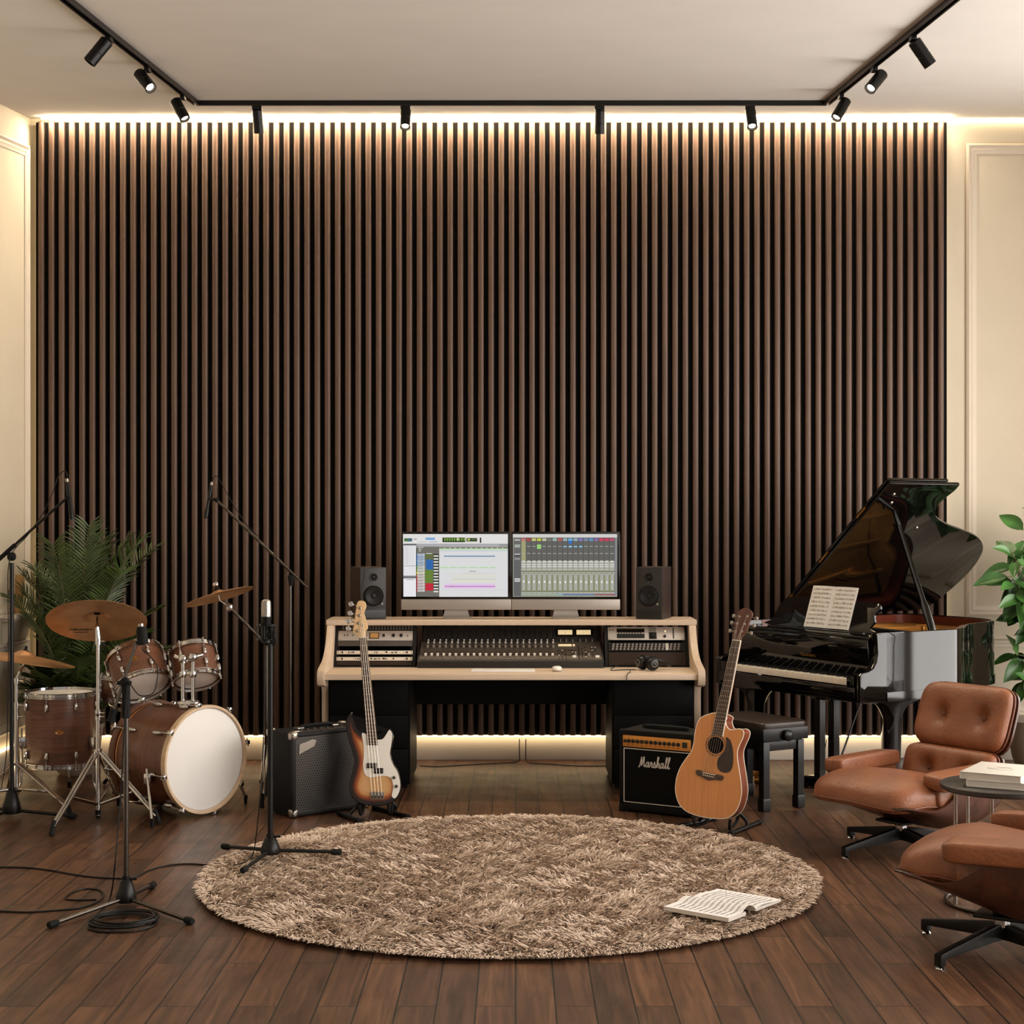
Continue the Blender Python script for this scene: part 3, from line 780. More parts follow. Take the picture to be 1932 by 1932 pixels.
# sloping rack bays
FO, FS = V((0, 10.2 - YO, .7365)), V((0, .13, .262)).normalized()
FN = V((0, -FS.z, FS.y))
FM = M(((1, 0, 0, FO.x), (0, FS.y, FN.y, FO.y), (0, FS.z, FN.z, FO.z), (0, 0, 0, 1)))      # x, s (up the slope), n (out of the face)
FMw = M.Translation((0, YO, 0)) @ FM
SL = 0.293
BAYS = ((DX0 + 0.045, -0.645), (0.575, DX1 - 0.045))
for x0, x1 in BAYS:
    bay = B().box(x0, x1, 0.0, SL, -0.17, -0.13, mx=FM)
    bay.box(x0, x0 + 0.02, 0, SL, -0.13, -0.001, mx=FM).box(x1 - 0.02, x1, 0, SL, -0.13, -0.001, mx=FM)
    bay.box(x0, x1, 0, 0.008, -0.13, -0.001, mx=FM)
    o_ = bay.build('rack_bay', 'rackdark', desk)
    rl = B()
    for xx in (x0 + 0.022, x1 - 0.034):
        for kx in range(9):
            rl.cyl((xx + 0.006, 0.02 + kx * 0.032, -0.0085), (xx + 0.006, 0.02 + kx * 0.032, -0.001), 0.002, n=8, mx=FM)
        rl.box(xx, xx + 0.012, 0.008, SL - 0.004, -0.02, -0.008, mx=FM)
    rl.build('rack_rail', 'blackmetal', o_)

def rack_unit(name, label, x0, x1, s0, s1, face, extra=None, depth=0.10, fdepth=0.006):
    t = thing(name, label, 'rack unit', FMw @ V(((x0 + x1) / 2, s0, 0)), group='rack units in the desk')
    inv = M.Translation(-t.location)
    mm = inv @ FMw
    depth = min(depth, .012 + s0 * .9)
    B().box(x0 + 0.016, x1 - 0.016, s0 + 0.001, s1 - 0.001, -depth, 0.0, mx=mm).build('chassis', 'black', t)
    B().box(x0, x1, s0, s1, 0.0, fdepth, 0.001, mx=mm).build('faceplate', face, t)
    sb = B()
    for xx in (x0 + 0.008, x1 - 0.008):
        for ss in (s0 + 0.006, s1 - 0.006):
            sb.cyl((xx, ss, fdepth), (xx, ss, fdepth + 0.002), 0.0028, n=10, mx=mm)
    sb.build('screws', 'gun', t)
    if extra: extra(t, mm)
    return t
def knob(t, mm, x, s_, n0, r, h, mtl='knobb', name='knob'):
    b = B().lathe([(0, h), (r * 0.82, h), (r, h * 0.7), (r, 0), (0, 0)], 14, mm @ M.Translation((x, s_, n0)))
    b.box(-r * 0.12, r * 0.12, 0, r * 0.9, h, h + 0.0012, mx=mm @ M.Translation((x, s_, n0)))
    return b.build(name, mtl, t)
LX0, LX1 = BAYS[0][0] + 0.022, BAYS[0][1] - 0.022
def ex_patch(t, mm):
    b = B()
    for r_ in range(2):
        for i in range(24):
            b.lathe([(0.0055, 0), (0.0055, 0.003), (0.0035, 0.003), (0.0035, 0.0005)], 10, mm @ M.Translation((LX0 + 0.03 + i * 0.0193, 0.262 + r_ * 0.016, 0.006)))
    b.build('jack_row', 'knobg', t)
rack_unit('patch_bay', 'black patch bay with two rows of jacks, top of the rack by the bass headstock', LX0, LX1, 0.252, 0.288, 'rackdark', ex_patch)
def ex_comp(t, mm):
    x = lambda px: (px - CX) / FPX * 10.29
    B().box(x(697), x(715.5), 0.193, 0.234, 0.006, 0.009, 0.001, mx=mm).build('meter_bezel', 'black', t)
    B().box(x(698.6), x(714), 0.197, 0.230, 0.009, 0.0096, mx=mm).build('meter_face', 'amber', t)
    for px, r in ((690, .006), (724, .009), (742.5, .011), (757, .011)):
        knob(t, mm, x(px), 0.214, 0.006, r, 0.014)
    for px in (650, 656, 666, 769):
        knob(t, mm, x(px), 0.216 if px != 769 else 0.212, 0.006, .0045, 0.006, 'gun', 'switch')
rack_unit('compressor', 'silver-faced compressor with amber meter and black knobs in the desk rack', LX0, LX1, 0.180, 0.248, 'silver', ex_comp)
rack_unit('blank_panel', 'plain grey blank panel below the silver compressor', LX0, LX1, 0.142, 0.178, 'rackgrey')
def ex_strip(sy, seed):
    def f(t, mm):
        rr = random.Random(seed)
        b = B()
        xx = LX0 + 0.07
        while xx < LX1 - 0.08:
            w_ = rr.uniform(0.004, 0.014)
            if rr.random() < 0.62:
                b.box(xx, xx + w_, sy + rr.uniform(-0.003, 0.001), sy + rr.uniform(0.004, 0.010), 0.006, 0.011, 0.001, mx=mm)
            xx += w_ + rr.uniform(0.003, 0.012)
        b.build('controls', 'knobb', t)
        for px in (LX0 + 0.032, LX1 - 0.032): knob(t, mm, px, sy + 0.003, 0.006, .006, 0.009, 'gun')
    return f
rack_unit('preamp', 'upper of the two slim cream rack preamps with dark controls', LX0 - 0.004, LX1 + 0.003, 0.086, 0.110, 'ivory', ex_strip(0.094, 3))
rack_unit('preamp', 'lower of the two slim cream rack preamps with dark controls', LX0 - 0.004, LX1 + 0.003, 0.042, 0.066, 'ivory', ex_strip(0.050, 5))
rack_unit('blank_panel', 'dark blank panel at the foot of the rack behind the bass neck', LX0, LX1, 0.010, 0.038, 'rackbrown')
RX_0, RX_1 = BAYS[1][0] + 0.022, BAYS[1][1] - 0.022
def ex_rec(t, mm):
    W_ = RX_1 - RX_0
    X = lambda u: RX_0 + W_ * (u - 940) / (1615 - 940)
    for s0, s1 in ((0.236, 0.262), (0.196, 0.226)):
        B().box(X(1018), X(1262), s0, s1, 0.006, 0.008, mx=mm).build('display', 'glassblack', t)
    b = B()
    for i in range(9): b.box(X(1030 + i * 24), X(1040 + i * 24), 0.228, 0.234, 0.006, 0.0085, mx=mm)
    for i in range(5): b.box(X(1300), X(1365), 0.266 - i * 0.006, 0.268 - i * 0.006, 0.006, 0.0085, mx=mm)
    b.box(X(1512), X(1522), 0.192, 0.268, 0.006, 0.0075, mx=mm)
    b.build('buttons', 'knobb', t)
    B().box(X(1300), X(1368), 0.190, 0.238, 0.006, 0.0075, mx=mm).build('jog_panel', 'rackdark', t)
    knob(t, mm, X(1337), 0.212, 0.0075, .011, 0.012)
    knob(t, mm, X(1440), 0.208, 0.006, .009, 0.012)
    knob(t, mm, X(1445), 0.244, 0.006, .006, 0.006, 'vu', 'lit_button')
    for u in (960, 985): knob(t, mm, X(u), 0.252, 0.006, .004, 0.006, 'gun')
rack_unit('recorder', 'silver rack recorder with two black displays and a jog knob', RX_0, RX_1, 0.184, 0.275, 'silver', ex_rec)
def ex_pat(t, mm):
    b = B()
    n = 18
    for r_ in range(3):
        for i in range(n):
            x_ = RX_0 + 0.022 + i * (RX_1 - RX_0 - 0.05) / n
            if i in (14,): continue
            b.box(x_ + r_ * 0.003, x_ + 0.014 + r_ * 0.003, 0.114 + r_ * 0.016, 0.126 + r_ * 0.016, 0.006, 0.011, 0.0015, mx=mm)
    b.build('push_buttons', 'knobg', t)
    x_ = RX_0 + 0.022 + 14 * (RX_1 - RX_0 - 0.05) / n
    B().box(x_, x_ + 0.02, 0.113, 0.160, 0.006, 0.009, mx=mm).build('label_strip', 'silver', t)
rack_unit('button_panel', 'dark rack panel crowded with rows of small grey push buttons', RX_0, RX_1, 0.107, 0.166, 'rackdark', ex_pat)
rack_unit('blank_panel', 'plain brown blank panel behind the headphones', RX_0, RX_1, 0.010, 0.100, 'rackbrown')

# ================================================================== mixing console
MX0, MX1 = -.628, .563
con = thing('mixing_console', 'large charcoal mixing console with rows of faders and two meters', 'mixing console', ((MX0 + MX1) / 2, 10.3, .7355))
cl = lambda X: X - (MX0 + MX1) / 2
# profile in (y,z) local to the console
LIP, TOPF, KNEE, BACK = (10.135 - 10.3, 0.0), (10.135 - 10.3, .044), (10.385 - 10.3, .150), (10.44 - 10.3, .246)
b = B(); yz_prism(b, [LIP, TOPF, (10.145 - 10.3, .050), KNEE, (10.40 - 10.3, 0.15), (10.47 - 10.3, 0.15), (10.47 - 10.3, 0)], cl(MX0), cl(MX1), 0.003); b.build('body', 'console', con)
b = B(); yz_prism(b, [(10.375 - 10.3, .147), BACK, (10.475 - 10.3, .246), (10.475 - 10.3, .140)], cl(MX0) + 0.02, cl(MX1) - 0.012, 0.003); mb = b.build('meter_bridge', 'console', con)
p0 = V((0, 10.145 - 10.3, .050)); p1 = V((0, KNEE[0], KNEE[1]))
s_ = (p1 - p0); PL = s_.length; s_.normalize(); n_ = V((0, -s_.z, s_.y))
PM = M(((1, 0, 0, 0), (0, s_.y, n_.y, p0.y), (0, s_.z, n_.z, p0.z), (0, 0, 0, 1)))
B().box(cl(MX0) + 0.012, cl(MX1) - 0.012, 0.006, PL - 0.004, 0.0, 0.002, mx=PM).build('channel_panel', 'consolebrown', con)
q0 = V((0, 10.375 - 10.3, .147)); q1 = V((0, BACK[0], BACK[1])); t_ = (q1 - q0); QL = t_.length; t_.normalize(); m_ = V((0, -t_.z, t_.y))
QM = M(((1, 0, 0, 0), (0, t_.y, m_.y, q0.y), (0, t_.z, m_.z, q0.z), (0, 0, 0, 1)))
NCH = 22
def chx(i): return cl((804 + i * 11.35 - CX) / FPX * 10.25)
slots = B(); ticks = B()
for i in range(NCH):
    x_ = chx(i)
    slots.box(x_ - 0.0018, x_ + 0.0018, 0.02, 0.115, 0.002, 0.0028, mx=PM)
    ticks.box(x_ - 0.012, x_ - 0.009, 0.098, 0.102, 0.002, 0.003, mx=PM).box(x_ - 0.006, x_ + 0.014, 0.098, 0.1025, 0.002, 0.003, mx=PM)
    ticks.box(x_ - 0.0165, x_ - 0.016, 0.01, PL - 0.01, 0.002, 0.0025, mx=PM)
slots.build('fader_slots', 'knobb', con); ticks.build('channel_marks', 'brass', con)
fc = None; kb = None
for i in range(NCH):
    x_ = chx(i)
    if fc is None:
        fc = B().prism([(-0.0075, -0.011), (0.0075, -0.011), (0.0075, 0.011), (-0.0075, 0.011)], 0.0, 0.014, 0.002).build('fader_cap', 'knobw', con)
        kb = B().lathe([(0, 0.015), (0.007, 0.015), (0.0085, 0.010), (0.0085, 0), (0, 0)], 12).build('knob', 'knobg', con); kw = B().lathe([(0, 0.013), (0.0052, 0.013), (0.0062, 0.009), (0.0062, 0), (0, 0)], 12).build('knob', 'knobw', con)
        kk = B().lathe([(0, 0.010), (0.0045, 0.010), (0.0055, 0.007), (0.0055, 0), (0, 0)], 10).build('knob', 'knobw', con)
        f_, a_, c_, d_ = fc, kb, kw, kk
    else:
        f_, a_, c_, d_ = dup(fc, con), dup(kb, con), dup(kw, con), dup(kk, con)
    f_.matrix_local = PM @ M.Translation((x_, 0.058, 0.0022))
    a_.matrix_local = PM @ M.Translation((x_ + 0.006, 0.175, 0.0022))
    c_.matrix_local = PM @ M.Translation((x_ + 0.006, 0.232, 0.0022))
    d_.matrix_local = QM @ M.Translation((x_ + 0.008, 0.012, 0.001))
pots = B(); leds = B()
for i in range(NCH):
    x_ = chx(i) + 0.008
    for r_ in range(4):
        pots.lathe([(0, 0.006), (0.0042, 0.006), (0.0042, 0), (0, 0)], 8, QM @ M.Translation((x_, 0.03 + r_ * 0.017, 0.001)))
    leds.box(x_ - 0.012, x_ - 0.0105, 0.03, 0.09, 0.001, 0.0016, mx=QM)
o_ = pots.build('trim_pots', 'knobb', mb); o_['kind'] = 'stuff'
leds.build('level_marks', 'brass', mb)
# meters and master section
Xp = lambda px: cl((px - CX) / FPX * 10.33)
B().box(Xp(1049), Xp(1121), 0.040, 0.098, 0.001, 0.006, 0.002, mx=QM).build('meter_housing', 'glassblack', mb)
for a_, c_ in ((1053.5, 1080.5), (1088.5, 1115.5)):
    vu = B().box(Xp(a_), Xp(c_), 0.052, 0.086, 0.006, 0.008, mx=QM).build('vu_meter', 'vu', con)
    vb = B().box((Xp(a_) + Xp(c_)) / 2 - 0.0006, (Xp(a_) + Xp(c_)) / 2 + 0.0006, 0.056, 0.08, 0.008, 0.0085, mx=QM @ M.Translation((0.0, 0, 0)))
    vb.build('needle', 'knobb', vu)
for px in (1058, 1069, 1081, 1095, 1106, 1118):
    B().box(Xp(px) - 0.004, Xp(px) + 0.004, 0.248, 0.268, 0.002, 0.016, 0.002, mx=PM).build('lever_knob', 'knobg', con)
B().box(Xp(1053), Xp(1078.5), 0.188, 0.212, 0.002, 0.006, 0.001, mx=PM).build('lit_display', 'vu', con)
B().box(Xp(1080.5), Xp(1084.5), 0.188, 0.212, 0.002, 0.006, 0.001, mx=PM).build('lit_button', 'vu', con)
mb2 = B(); mc = B(); rr = random.Random(4)
for r_ in range(8):
    for c_ in range(12):
        xx = Xp(1054 + c_ * 6.2); 
        if 6 <= r_ and 1050 < 1054 + c_ * 6.2 < 1086: continue
        if rr.random() < 0.7: (mb2 if rr.random() < .75 else mc).box(xx - 0.004, xx + 0.004, 0.012 + r_ * 0.022, 0.020 + r_ * 0.022, 0.002, 0.006, 0.001, mx=PM)
mb2.build('master_buttons', 'knobb', con); mc.build('pale_buttons', 'knobw', con)
for px in (1082, 1125):
    B().box(Xp(px) - 0.013, Xp(px) + 0.013, 0.026, 0.054, 0.002, 0.008, 0.002, mx=PM).build('large_button', 'knobw', con)

# ================================================================== screens
def ui_mesh(name, quads, Y, parent, px0, py0, px1, py1):
    """flat picture of colour fields on a display; quads in photo pixels on the plane y = Y (local to parent)"""
    me = bpy.data.meshes.new(name); vs = []; fs = []; cs = []
    for i, (a, b_, c, d, col) in enumerate([(px0, py0, px1, py1, (40, 40, 40))] + quads):
        y = -0.000012 * i - (0.0003 if i else 0)
        p = P(a, b_, Y) - parent.location; q = P(c, d, Y) - parent.location
        o = len(vs)
        vs += [(p.x, p.y + y, q.z), (q.x, p.y + y, q.z), (q.x, p.y + y, p.z), (p.x, p.y + y, p.z)]
        fs.append((o, o + 1, o + 2, o + 3)); cs += [C(*col)] * 4
    me.from_pydata(vs, [], fs)
    at = me.color_attributes.new('Col', 'FLOAT_COLOR', 'CORNER')
    at.data.foreach_set('color', [x for c in cs for x in c])
    me.materials.append(MT['screen'])
    o = bpy.data.objects.new(name, me); COL.objects.link(o); o.parent = parent
    return o
YM = 10.42
def monitor(label, x0, x1, s0, s1, quads):
    c = (P(x0, 1150, YM) + P(x1, 1150, YM)) / 2
    t = thing('computer_monitor', label, 'monitor', (c.x, YM, 1.0335), group='twin screens on the desk shelf')
    L = t.location
    a, d = P(x0, 1003, YM) - L, P(x1, 1150.5, YM) - L
    chin = P(x0, 1130.5, YM).z - L.z
    B().box(a.x, d.x, 0.0, 0.022, chin - 0.002, a.z, 0.004).build('screen_frame', 'glassblack', t)
    B().box(a.x, d.x, -0.002, 0.022, d.z, chin, 0.004).build('chin', 'alu', t)
    bk = B().pad((d.x - a.x) * 0.9, 0.06, (a.z - d.z) * 0.86, M.Translation(((a.x + d.x) / 2, 0.052, (a.z + d.z) / 2)), 0.6, 0.5).build('back_shell', 'alu', t)
    e, f = P(s0, 1008, YM) - L, P(s1, 1126, YM) - L
    ui_mesh('screen', quads, YM - 0.0012, t, s0, 1008, s1, 1126)
    w2 = 0.083; zc = d.z + 0.01
    b = B()
    pr = [(-0.072, 0.06, zc), (0.072, 0.06, zc)]
    b.surf(lambda u, v: ((-1 + 2 * v) * (0.076 + 0.014 * (1 - u) ** 2), 0.03 - 0.01 * u + (-0.028) * (1 - u) ** 3, 0.006 + (zc - 0.006) * u), 8, 2, -0.006)
    b.box(-0.090, 0.090, -0.03, 0.13, 0.0, 0.006, 0.002)
    b.build('stand', 'alu', t)
    return t
g1 = []
def ql(x0, y0, x1, y1, *c):   # coordinates of the zoomed left screen (775..1730, 230..803)
    g1.append((600 + x0 / 4.83, 960 + y0 / 4.83, 600 + x1 / 4.83, 960 + y1 / 4.83, c))
ql(775, 230, 1730, 318, 226, 224, 222); ql(785, 268, 858, 298, 70, 110, 60); ql(820, 270, 856, 296, 60, 100, 120)
ql(980, 262, 1066, 284, 120, 168, 216); ql(1010, 298, 1090, 304, 130, 170, 210); ql(872, 274, 900, 280, 90, 90, 90); ql(910, 300, 990, 303, 160, 160, 165)
ql(1134, 262, 1342, 304, 24, 40, 14); ql(1352, 266, 1450, 298, 26, 44, 14); ql(1474, 262, 1488, 310, 20, 20, 20)
for x in range(1150, 1330, 22): ql(x, 268 + (x * 7 % 14), x + 13, 292, 120, 170, 60)
ql(1360, 272, 1386, 290, 170, 190, 90); ql(1400, 276, 1440, 284, 90, 130, 50); ql(1268, 264, 1280, 290, 220, 220, 190)
ql(775, 318, 1730, 358, 150, 150, 152); ql(780, 318, 895, 334, 100, 100, 102); ql(905, 322, 1650, 344, 172, 172, 176)
ql(778, 334, 893, 610, 226, 226, 230); ql(778, 612, 893, 630, 120, 120, 122); ql(778, 634, 893, 800, 232, 232, 236); ql(805, 644, 872, 648, 120, 120, 125)
for y in range(345, 510, 15): ql(790, y, 826, y + 4, 176, 176, 180); ql(832, y, 876, y + 3, 196, 196, 200)
ql(782, 514, 890, 524, 190, 188, 190)
ql(900, 345, 1105, 800, 108, 106, 100); ql(975, 410, 1050, 462, 92, 102, 60); ql(1050, 410, 1100, 740, 40, 44, 34)
ql(910, 350, 960, 356, 210, 210, 205); ql(918, 366, 942, 376, 190, 190, 185); ql(918, 382, 938, 390, 170, 170, 165); ql(985, 405, 1040, 411, 220, 220, 215)
ql(985, 462, 1048, 554, 28, 96, 168); ql(975, 554, 1048, 676, 96, 124, 44); ql(978, 678, 1050, 745, 190, 24, 48)
for i, y in enumerate(range(408, 745, 27)):
    cc = ((190, 200, 214), (160, 184, 214), (182, 200, 220), (170, 190, 210), (206, 208, 210), (214, 214, 206), (222, 222, 196), (214, 204, 196), (220, 206, 202), (224, 210, 206), (220, 200, 200), (214, 206, 204), (210, 206, 204))[i]
    ql(907, y, 972, y + 22, *cc); ql(912, y + 6, 958, y + 11, 110, 112, 120)
    ql(1054, y + 16, 1096, y + 28, 226, 226, 222)
    sd = ((60, 110, 170), (40, 110, 190), (60, 130, 190), (50, 120, 180), (70, 140, 60), (120, 150, 40), (200, 200, 40), (190, 120, 50), (200, 60, 60), (200, 40, 60), (190, 40, 50), (190, 60, 70), (180, 60, 70))[i]
    ql(898, y, 907, y + 24, *sd)
ql(1105, 360, 1730, 802, 218, 218, 220); ql(1105, 352, 1730, 361, 96, 104, 70); ql(1108, 361, 1728, 376, 190, 214, 180); ql(1108, 378, 1728, 390, 200, 208, 214)
for x in range(1150, 1700, 48): ql(x, 352, x + 10, 360, 200, 200, 190)
for x in range(1150, 1610, 15): ql(x, 426 + (x * 3 % 5), x + 12, 438, 84, 122, 168)
for x in range(1118, 1616, 13):
    if (x // 13) % 7: ql(x, 531, x + 9, 540, 150, 210, 130)
ql(1110, 522, 1620, 528, 212, 224, 208); ql(1110, 560, 1620, 563, 206, 222, 204)
ql(1380, 566, 1440, 572, 150, 148, 130); ql(1320, 586, 1616, 590, 200, 190, 178); ql(1225, 602, 1616, 606, 216, 222, 170); ql(1225, 622, 1616, 626, 208, 216, 160); ql(1230, 640, 1616, 645, 206, 190, 164); ql(1230, 658, 1616, 664, 226, 226, 176)
ql(1150, 680, 1616, 728, 222, 200, 226); ql(1152, 703, 1616, 711, 196, 92, 196); ql(1205, 705, 1245, 709, 140, 60, 150); ql(1108, 740, 1728, 742, 200, 200, 204)
monitor('monitor with pale track-editing window on screen, nearer the electric bass', 757, 964.5, 761, 958, g1)
g2 = []
def qr(x0, y0, x1, y1, *c):
    g2.append((950 + x0 / 4.83, 960 + y0 / 4.83, 950 + x1 / 4.83, 960 + y1 / 4.83, c))
qr(85, 230, 1035, 802, 150, 150, 138); qr(85, 230, 1035, 262, 206, 206, 204); qr(92, 262, 1012, 475, 92, 92, 90); qr(92, 475, 160, 796, 94, 94, 96); qr(92, 262, 158, 475, 100, 100, 100)
qr(1012, 262, 1030, 796, 128, 130, 138)
for y, c in ((278, (190, 190, 188)), (325, (164, 172, 160)), (340, (170, 178, 168)), (408, (180, 180, 184)), (420, (50, 50, 52)), (450, (150, 150, 152)), (634, (210, 210, 210)), (652, (210, 210, 210))):
    qr(100, y, 152, y + 12, *c)
top = [(206, 120, 120), (180, 60, 50), (206, 206, 120), (204, 208, 60), (200, 202, 170), (120, 120, 110), (160, 190, 180), (190, 90, 90), (150, 180, 190), (120, 180, 220), (150, 180, 200), (130, 120, 190), (120, 140, 170), (90, 150, 200), (140, 100, 170), (214, 50, 90), (214, 40, 90), (200, 70, 110)]
sec = {3: (150, 200, 120), 8: (140, 190, 216), 9: (150, 206, 240), 10: (130, 190, 220), 11: (130, 200, 240)}
for i in range(18):
    x = 163 + i * 47.4
    qr(x, 264, x + 40, 272, *[int(k_ * 0.8) for k_ in top[i]]); qr(x, 275, x + 38, 292, *top[i])
    c2 = sec.get(i, (150, 160, 150)); qr(x + 4, 338, x + 34, 350 if i in sec else 345, *c2)
    if i in (3,): qr(x, 325, x + 38, 365, 150, 206, 120)
    if i == 0: qr(x, 294, x + 40, 474, 158, 158, 116)
    if i == 9: qr(x + 2, 290, x + 34, 318, 30, 110, 190)
    qr(x + 4, 404, x + 34, 410, 170, 170, 164)
    qr(x + 40, 262, x + 44, 475, 66, 66, 64)
    qr(x + 6, 472, x + 34, 486, 212, 212, 206); qr(x + 1, 482, x + 38, 490, 204, 204, 196)
    for y in (500, 520): qr(x + 1, y, x + 38, y + 14, 206, 206, 200)
    qr(x + 1, 544, x + 38, 562, 176, 178, 164); qr(x, 566, x + 44, 574, 106, 104, 60)
    qr(x + 2, 578, x + 38, 600, 176, 176, 166); qr(x + 8, 586, x + 30, 592, 90, 90, 80)
    qr(x + 9, 604, x + 34, 745, 176, 176, 168); qr(x + 38, 604, x + 43, 745, 112, 118, 52); qr(x, 604, x + 6, 745, 128, 134, 86)
    qr(x + 20, 606, x + 23, 742, 132, 132, 126); qr(x + 15, 654 + (i * 5 % 9), x + 27, 672 + (i * 5 % 9), 238, 238, 232)
    qr(x, 746, x + 44, 754, 96, 110, 56); qr(x + 2, 764, x + 40, 768, 196, 200, 190)
    bc = (150, 176, 150) if i < 7 else ((120, 180, 190) if i < 8 else ((70, 110, 170) if i < 14 else (150, 50, 80)))
    qr(x, 776, x + 45, 786, *bc)
monitor('monitor showing a grey mixer window with coloured channel strips on screen', 965.5, 1170, 968, 1164, g2)

# ================================================================== loudspeakers
def speaker(label, px, turn):
    Yc = 10.44
    X = (px - CX) / FPX * Yc
    t = thing('studio_speaker', label, 'speaker', (X, Yc, 1.0335), rotz=turn, group='pair of studio speakers')
    w2, d2, h = 0.088, 0.115, 0.338
    B().box(-w2, w2, -d2 + 0.012, d2, 0, h, 0.006).build('cabinet', 'spkside', t)
    fr = B().box(-w2, w2, -d2, -d2 + 0.0125, 0, h, 0.005)
    fr.build('baffle', 'spk', t)
    pl = B()
    mxf = M(((1, 0, 0, 0), (0, 0, -1, -d2), (0, 1, 0, 0), (0, 0, 0, 1)))
    pl.prism([(-w2 * .62, h - .012), (w2 * .62, h - .012), (w2 * .95, h * .45), (w2 * .95, .075), (-w2 * .95, .075), (-w2 * .95, h * .45)], 0, 0.004, 0.002, mx=mxf)
    pl.build('front_panel', 'spk', t)
    F2 = mxf @ M.Translation((0, 0, 0.004))
    wf = B().lathe([(0.067, 0), (0.067, 0.008), (0.063, 0.014), (0.058, 0.011)], 40, F2 @ M.Translation((0, h * .45, 0))).build('woofer', 'rubber', t)
    B().lathe([(0.058, 0.011), (0.053, 0.014), (0.047, 0.011), (0.017, 0.001), (0.015, 0.005), (0.008, 0.008), (0, 0.009)], 40, F2 @ M.Translation((0, h * .45, 0))).build('cone', 'cone', wf)
    tw = B().lathe([(0.027, 0), (0.027, 0.006), (0.022, 0.006), (0.015, 0.001), (0.013, 0.003), (0.009, 0.008), (0, 0.010)], 32, F2 @ M.Translation((0, h * .81, 0))).build('tweeter', 'cone', t)
    B().box(-w2 * .93, w2 * .93, 0.012, 0.06, 0.0, 0.0016, mx=mxf).build('bass_port', 'glassblack', t)
    B().lathe([(0, .007), (.007, .006), (.008, 0), (0, 0)], 16, F2 @ M.Translation((w2 * .66, .1, 0))).build('volume_knob', 'knobg', t)
    B().box(-.012, -.004, .086, .090, 0, .0008, mx=F2).box(-.002, .012, .0868, .0892, 0, .0008, mx=F2).build('maker_badge', 'knobg', t)
    B().lathe([(0, .002), (.003, .002), (.003, 0)], 12, F2 @ M.Translation((0, h * .71, 0))).build('indicator', 'knobg', t)
    return t
speaker('dark studio speaker standing on the desk shelf behind the bass headstock', 695, R(21))
speaker('dark studio speaker on the desk shelf nearer the piano', 1233.5, R(-21))

# ================================================================== keyboard, mouse, headphones
a, c = (889 - CX) / FPX * 9.93, (1009 - CX) / FPX * 9.93
kbd = thing('computer_keyboard', 'slim white computer keyboard lying in front of the mixing console', 'keyboard', ((a + c) / 2, 9.93, .7355))
W2 = (c - a) / 2
B().box(-W2, W2, -0.058, 0.062, 0.0, 0.008, 0.003).build('base', 'white', kbd)
keys = B()
for r_ in range(6):
    n = 17
    for i in range(n):
        if r_ == 0 and 4 <= i <= 8:
            if i == 4: keys.box(-W2 + 0.006 + 4 * (2 * W2 - .012) / n, -W2 + 0.004 + 9 * (2 * W2 - .012) / n, -0.054, -0.038, 0.0075, 0.0115, 0.001)
            continue
        x0 = -W2 + 0.006 + i * (2 * W2 - .012) / n
        keys.box(x0 + 0.001, x0 + (2 * W2 - .012) / n - 0.0012, -0.054 + r_ * 0.019, -0.038 + r_ * 0.019, 0.0075, 0.0115, 0.001)
keys.build('keys', 'white', kbd)
B().box(-W2 + .004, W2 - .004, -0.056, 0.060, 0.0078, 0.0084).build('key_bed', 'white', kbd)
ms_ = B().pad(0.062, 0.105, 0.032, M.Translation(((1051 - CX) / FPX * 9.93, 9.945, .7355 + 0.015)), 0.75, 0.8, fn=lambda p: V((p.x, p.y, max(p.z, -0.0145))))
single(ms_, 'computer_mouse', 'white', 'small white computer mouse lying beside the white keyboard', 'mouse')

hp = thing('headphones', 'black over-ear headphones lying on the desktop in front of the brown panel', 'headphones', ((1232 - CX) / FPX * 9.98, 9.98, .7355))
def ear(cx, cy, rot):
    mxe = M.Translation((cx, cy, 0.047)) @ M.Rotation(rot, 4, 'Z') @ M.Rotation(R(90), 4, 'X')
    c = B().lathe([(0, 0.022), (0.02, 0.022), (0.034, 0.016), (0.040, 0.004), (0.041, -0.006), (0.034, -0.01), (0, -0.01)], 32, mxe).build('ear_cup', 'satinblack', hp)
    B().lathe([(0.03, -0.01), (0.045, -0.012), (0.046, -0.024), (0.036, -0.032), (0.024, -0.026), (0.022, -0.012)], 32, mxe).build('ear_pad', 'rubber', c)
    B().lathe([(0.017, 0.022), (0.019, 0.0236), (0.021, 0.022)], 32, mxe).box(-0.002, 0.008, -0.001, 0.002, 0.022, 0.0232, mx=mxe @ M.Rotation(R(-35), 4, 'Z')).build('cup_emblem', 'knobg', c)
ear(0.0, -0.045, R(15)); ear(-0.075, 0.035, R(-60))
B().tube(smooth([(0.0, -0.02, 0.075), (0.04, -0.01, 0.065), (0.09, 0.015, 0.04), (0.112, 0.05, 0.026), (0.09, 0.09, 0.03), (0.03, 0.105, 0.055), (-0.04, 0.085, 0.08), (-0.07, 0.06, 0.08)], 6, False), 0.0085, 10).build('headband', 'satinblack', hp)
Yh = 9.98; zd = .7355 + 0.004
cb = [P(1199, 1262, Yh), V(((1175 - CX) / FPX * Yh, Yh + .0, zd)), V(((1152 - CX) / FPX * Yh, Yh - .02, zd)), V(((1165 - CX) / FPX * Yh, Yh + .06, zd + 0.02)), V(((1180 - CX) / FPX * Yh, Yh + .10, zd + 0.035)), V(((1200 - CX) / FPX * Yh, Yh + .08, zd + .03))]
cb[0].z = zd
b = B().tube(smooth(cb, 8, False), 0.0028, 8)
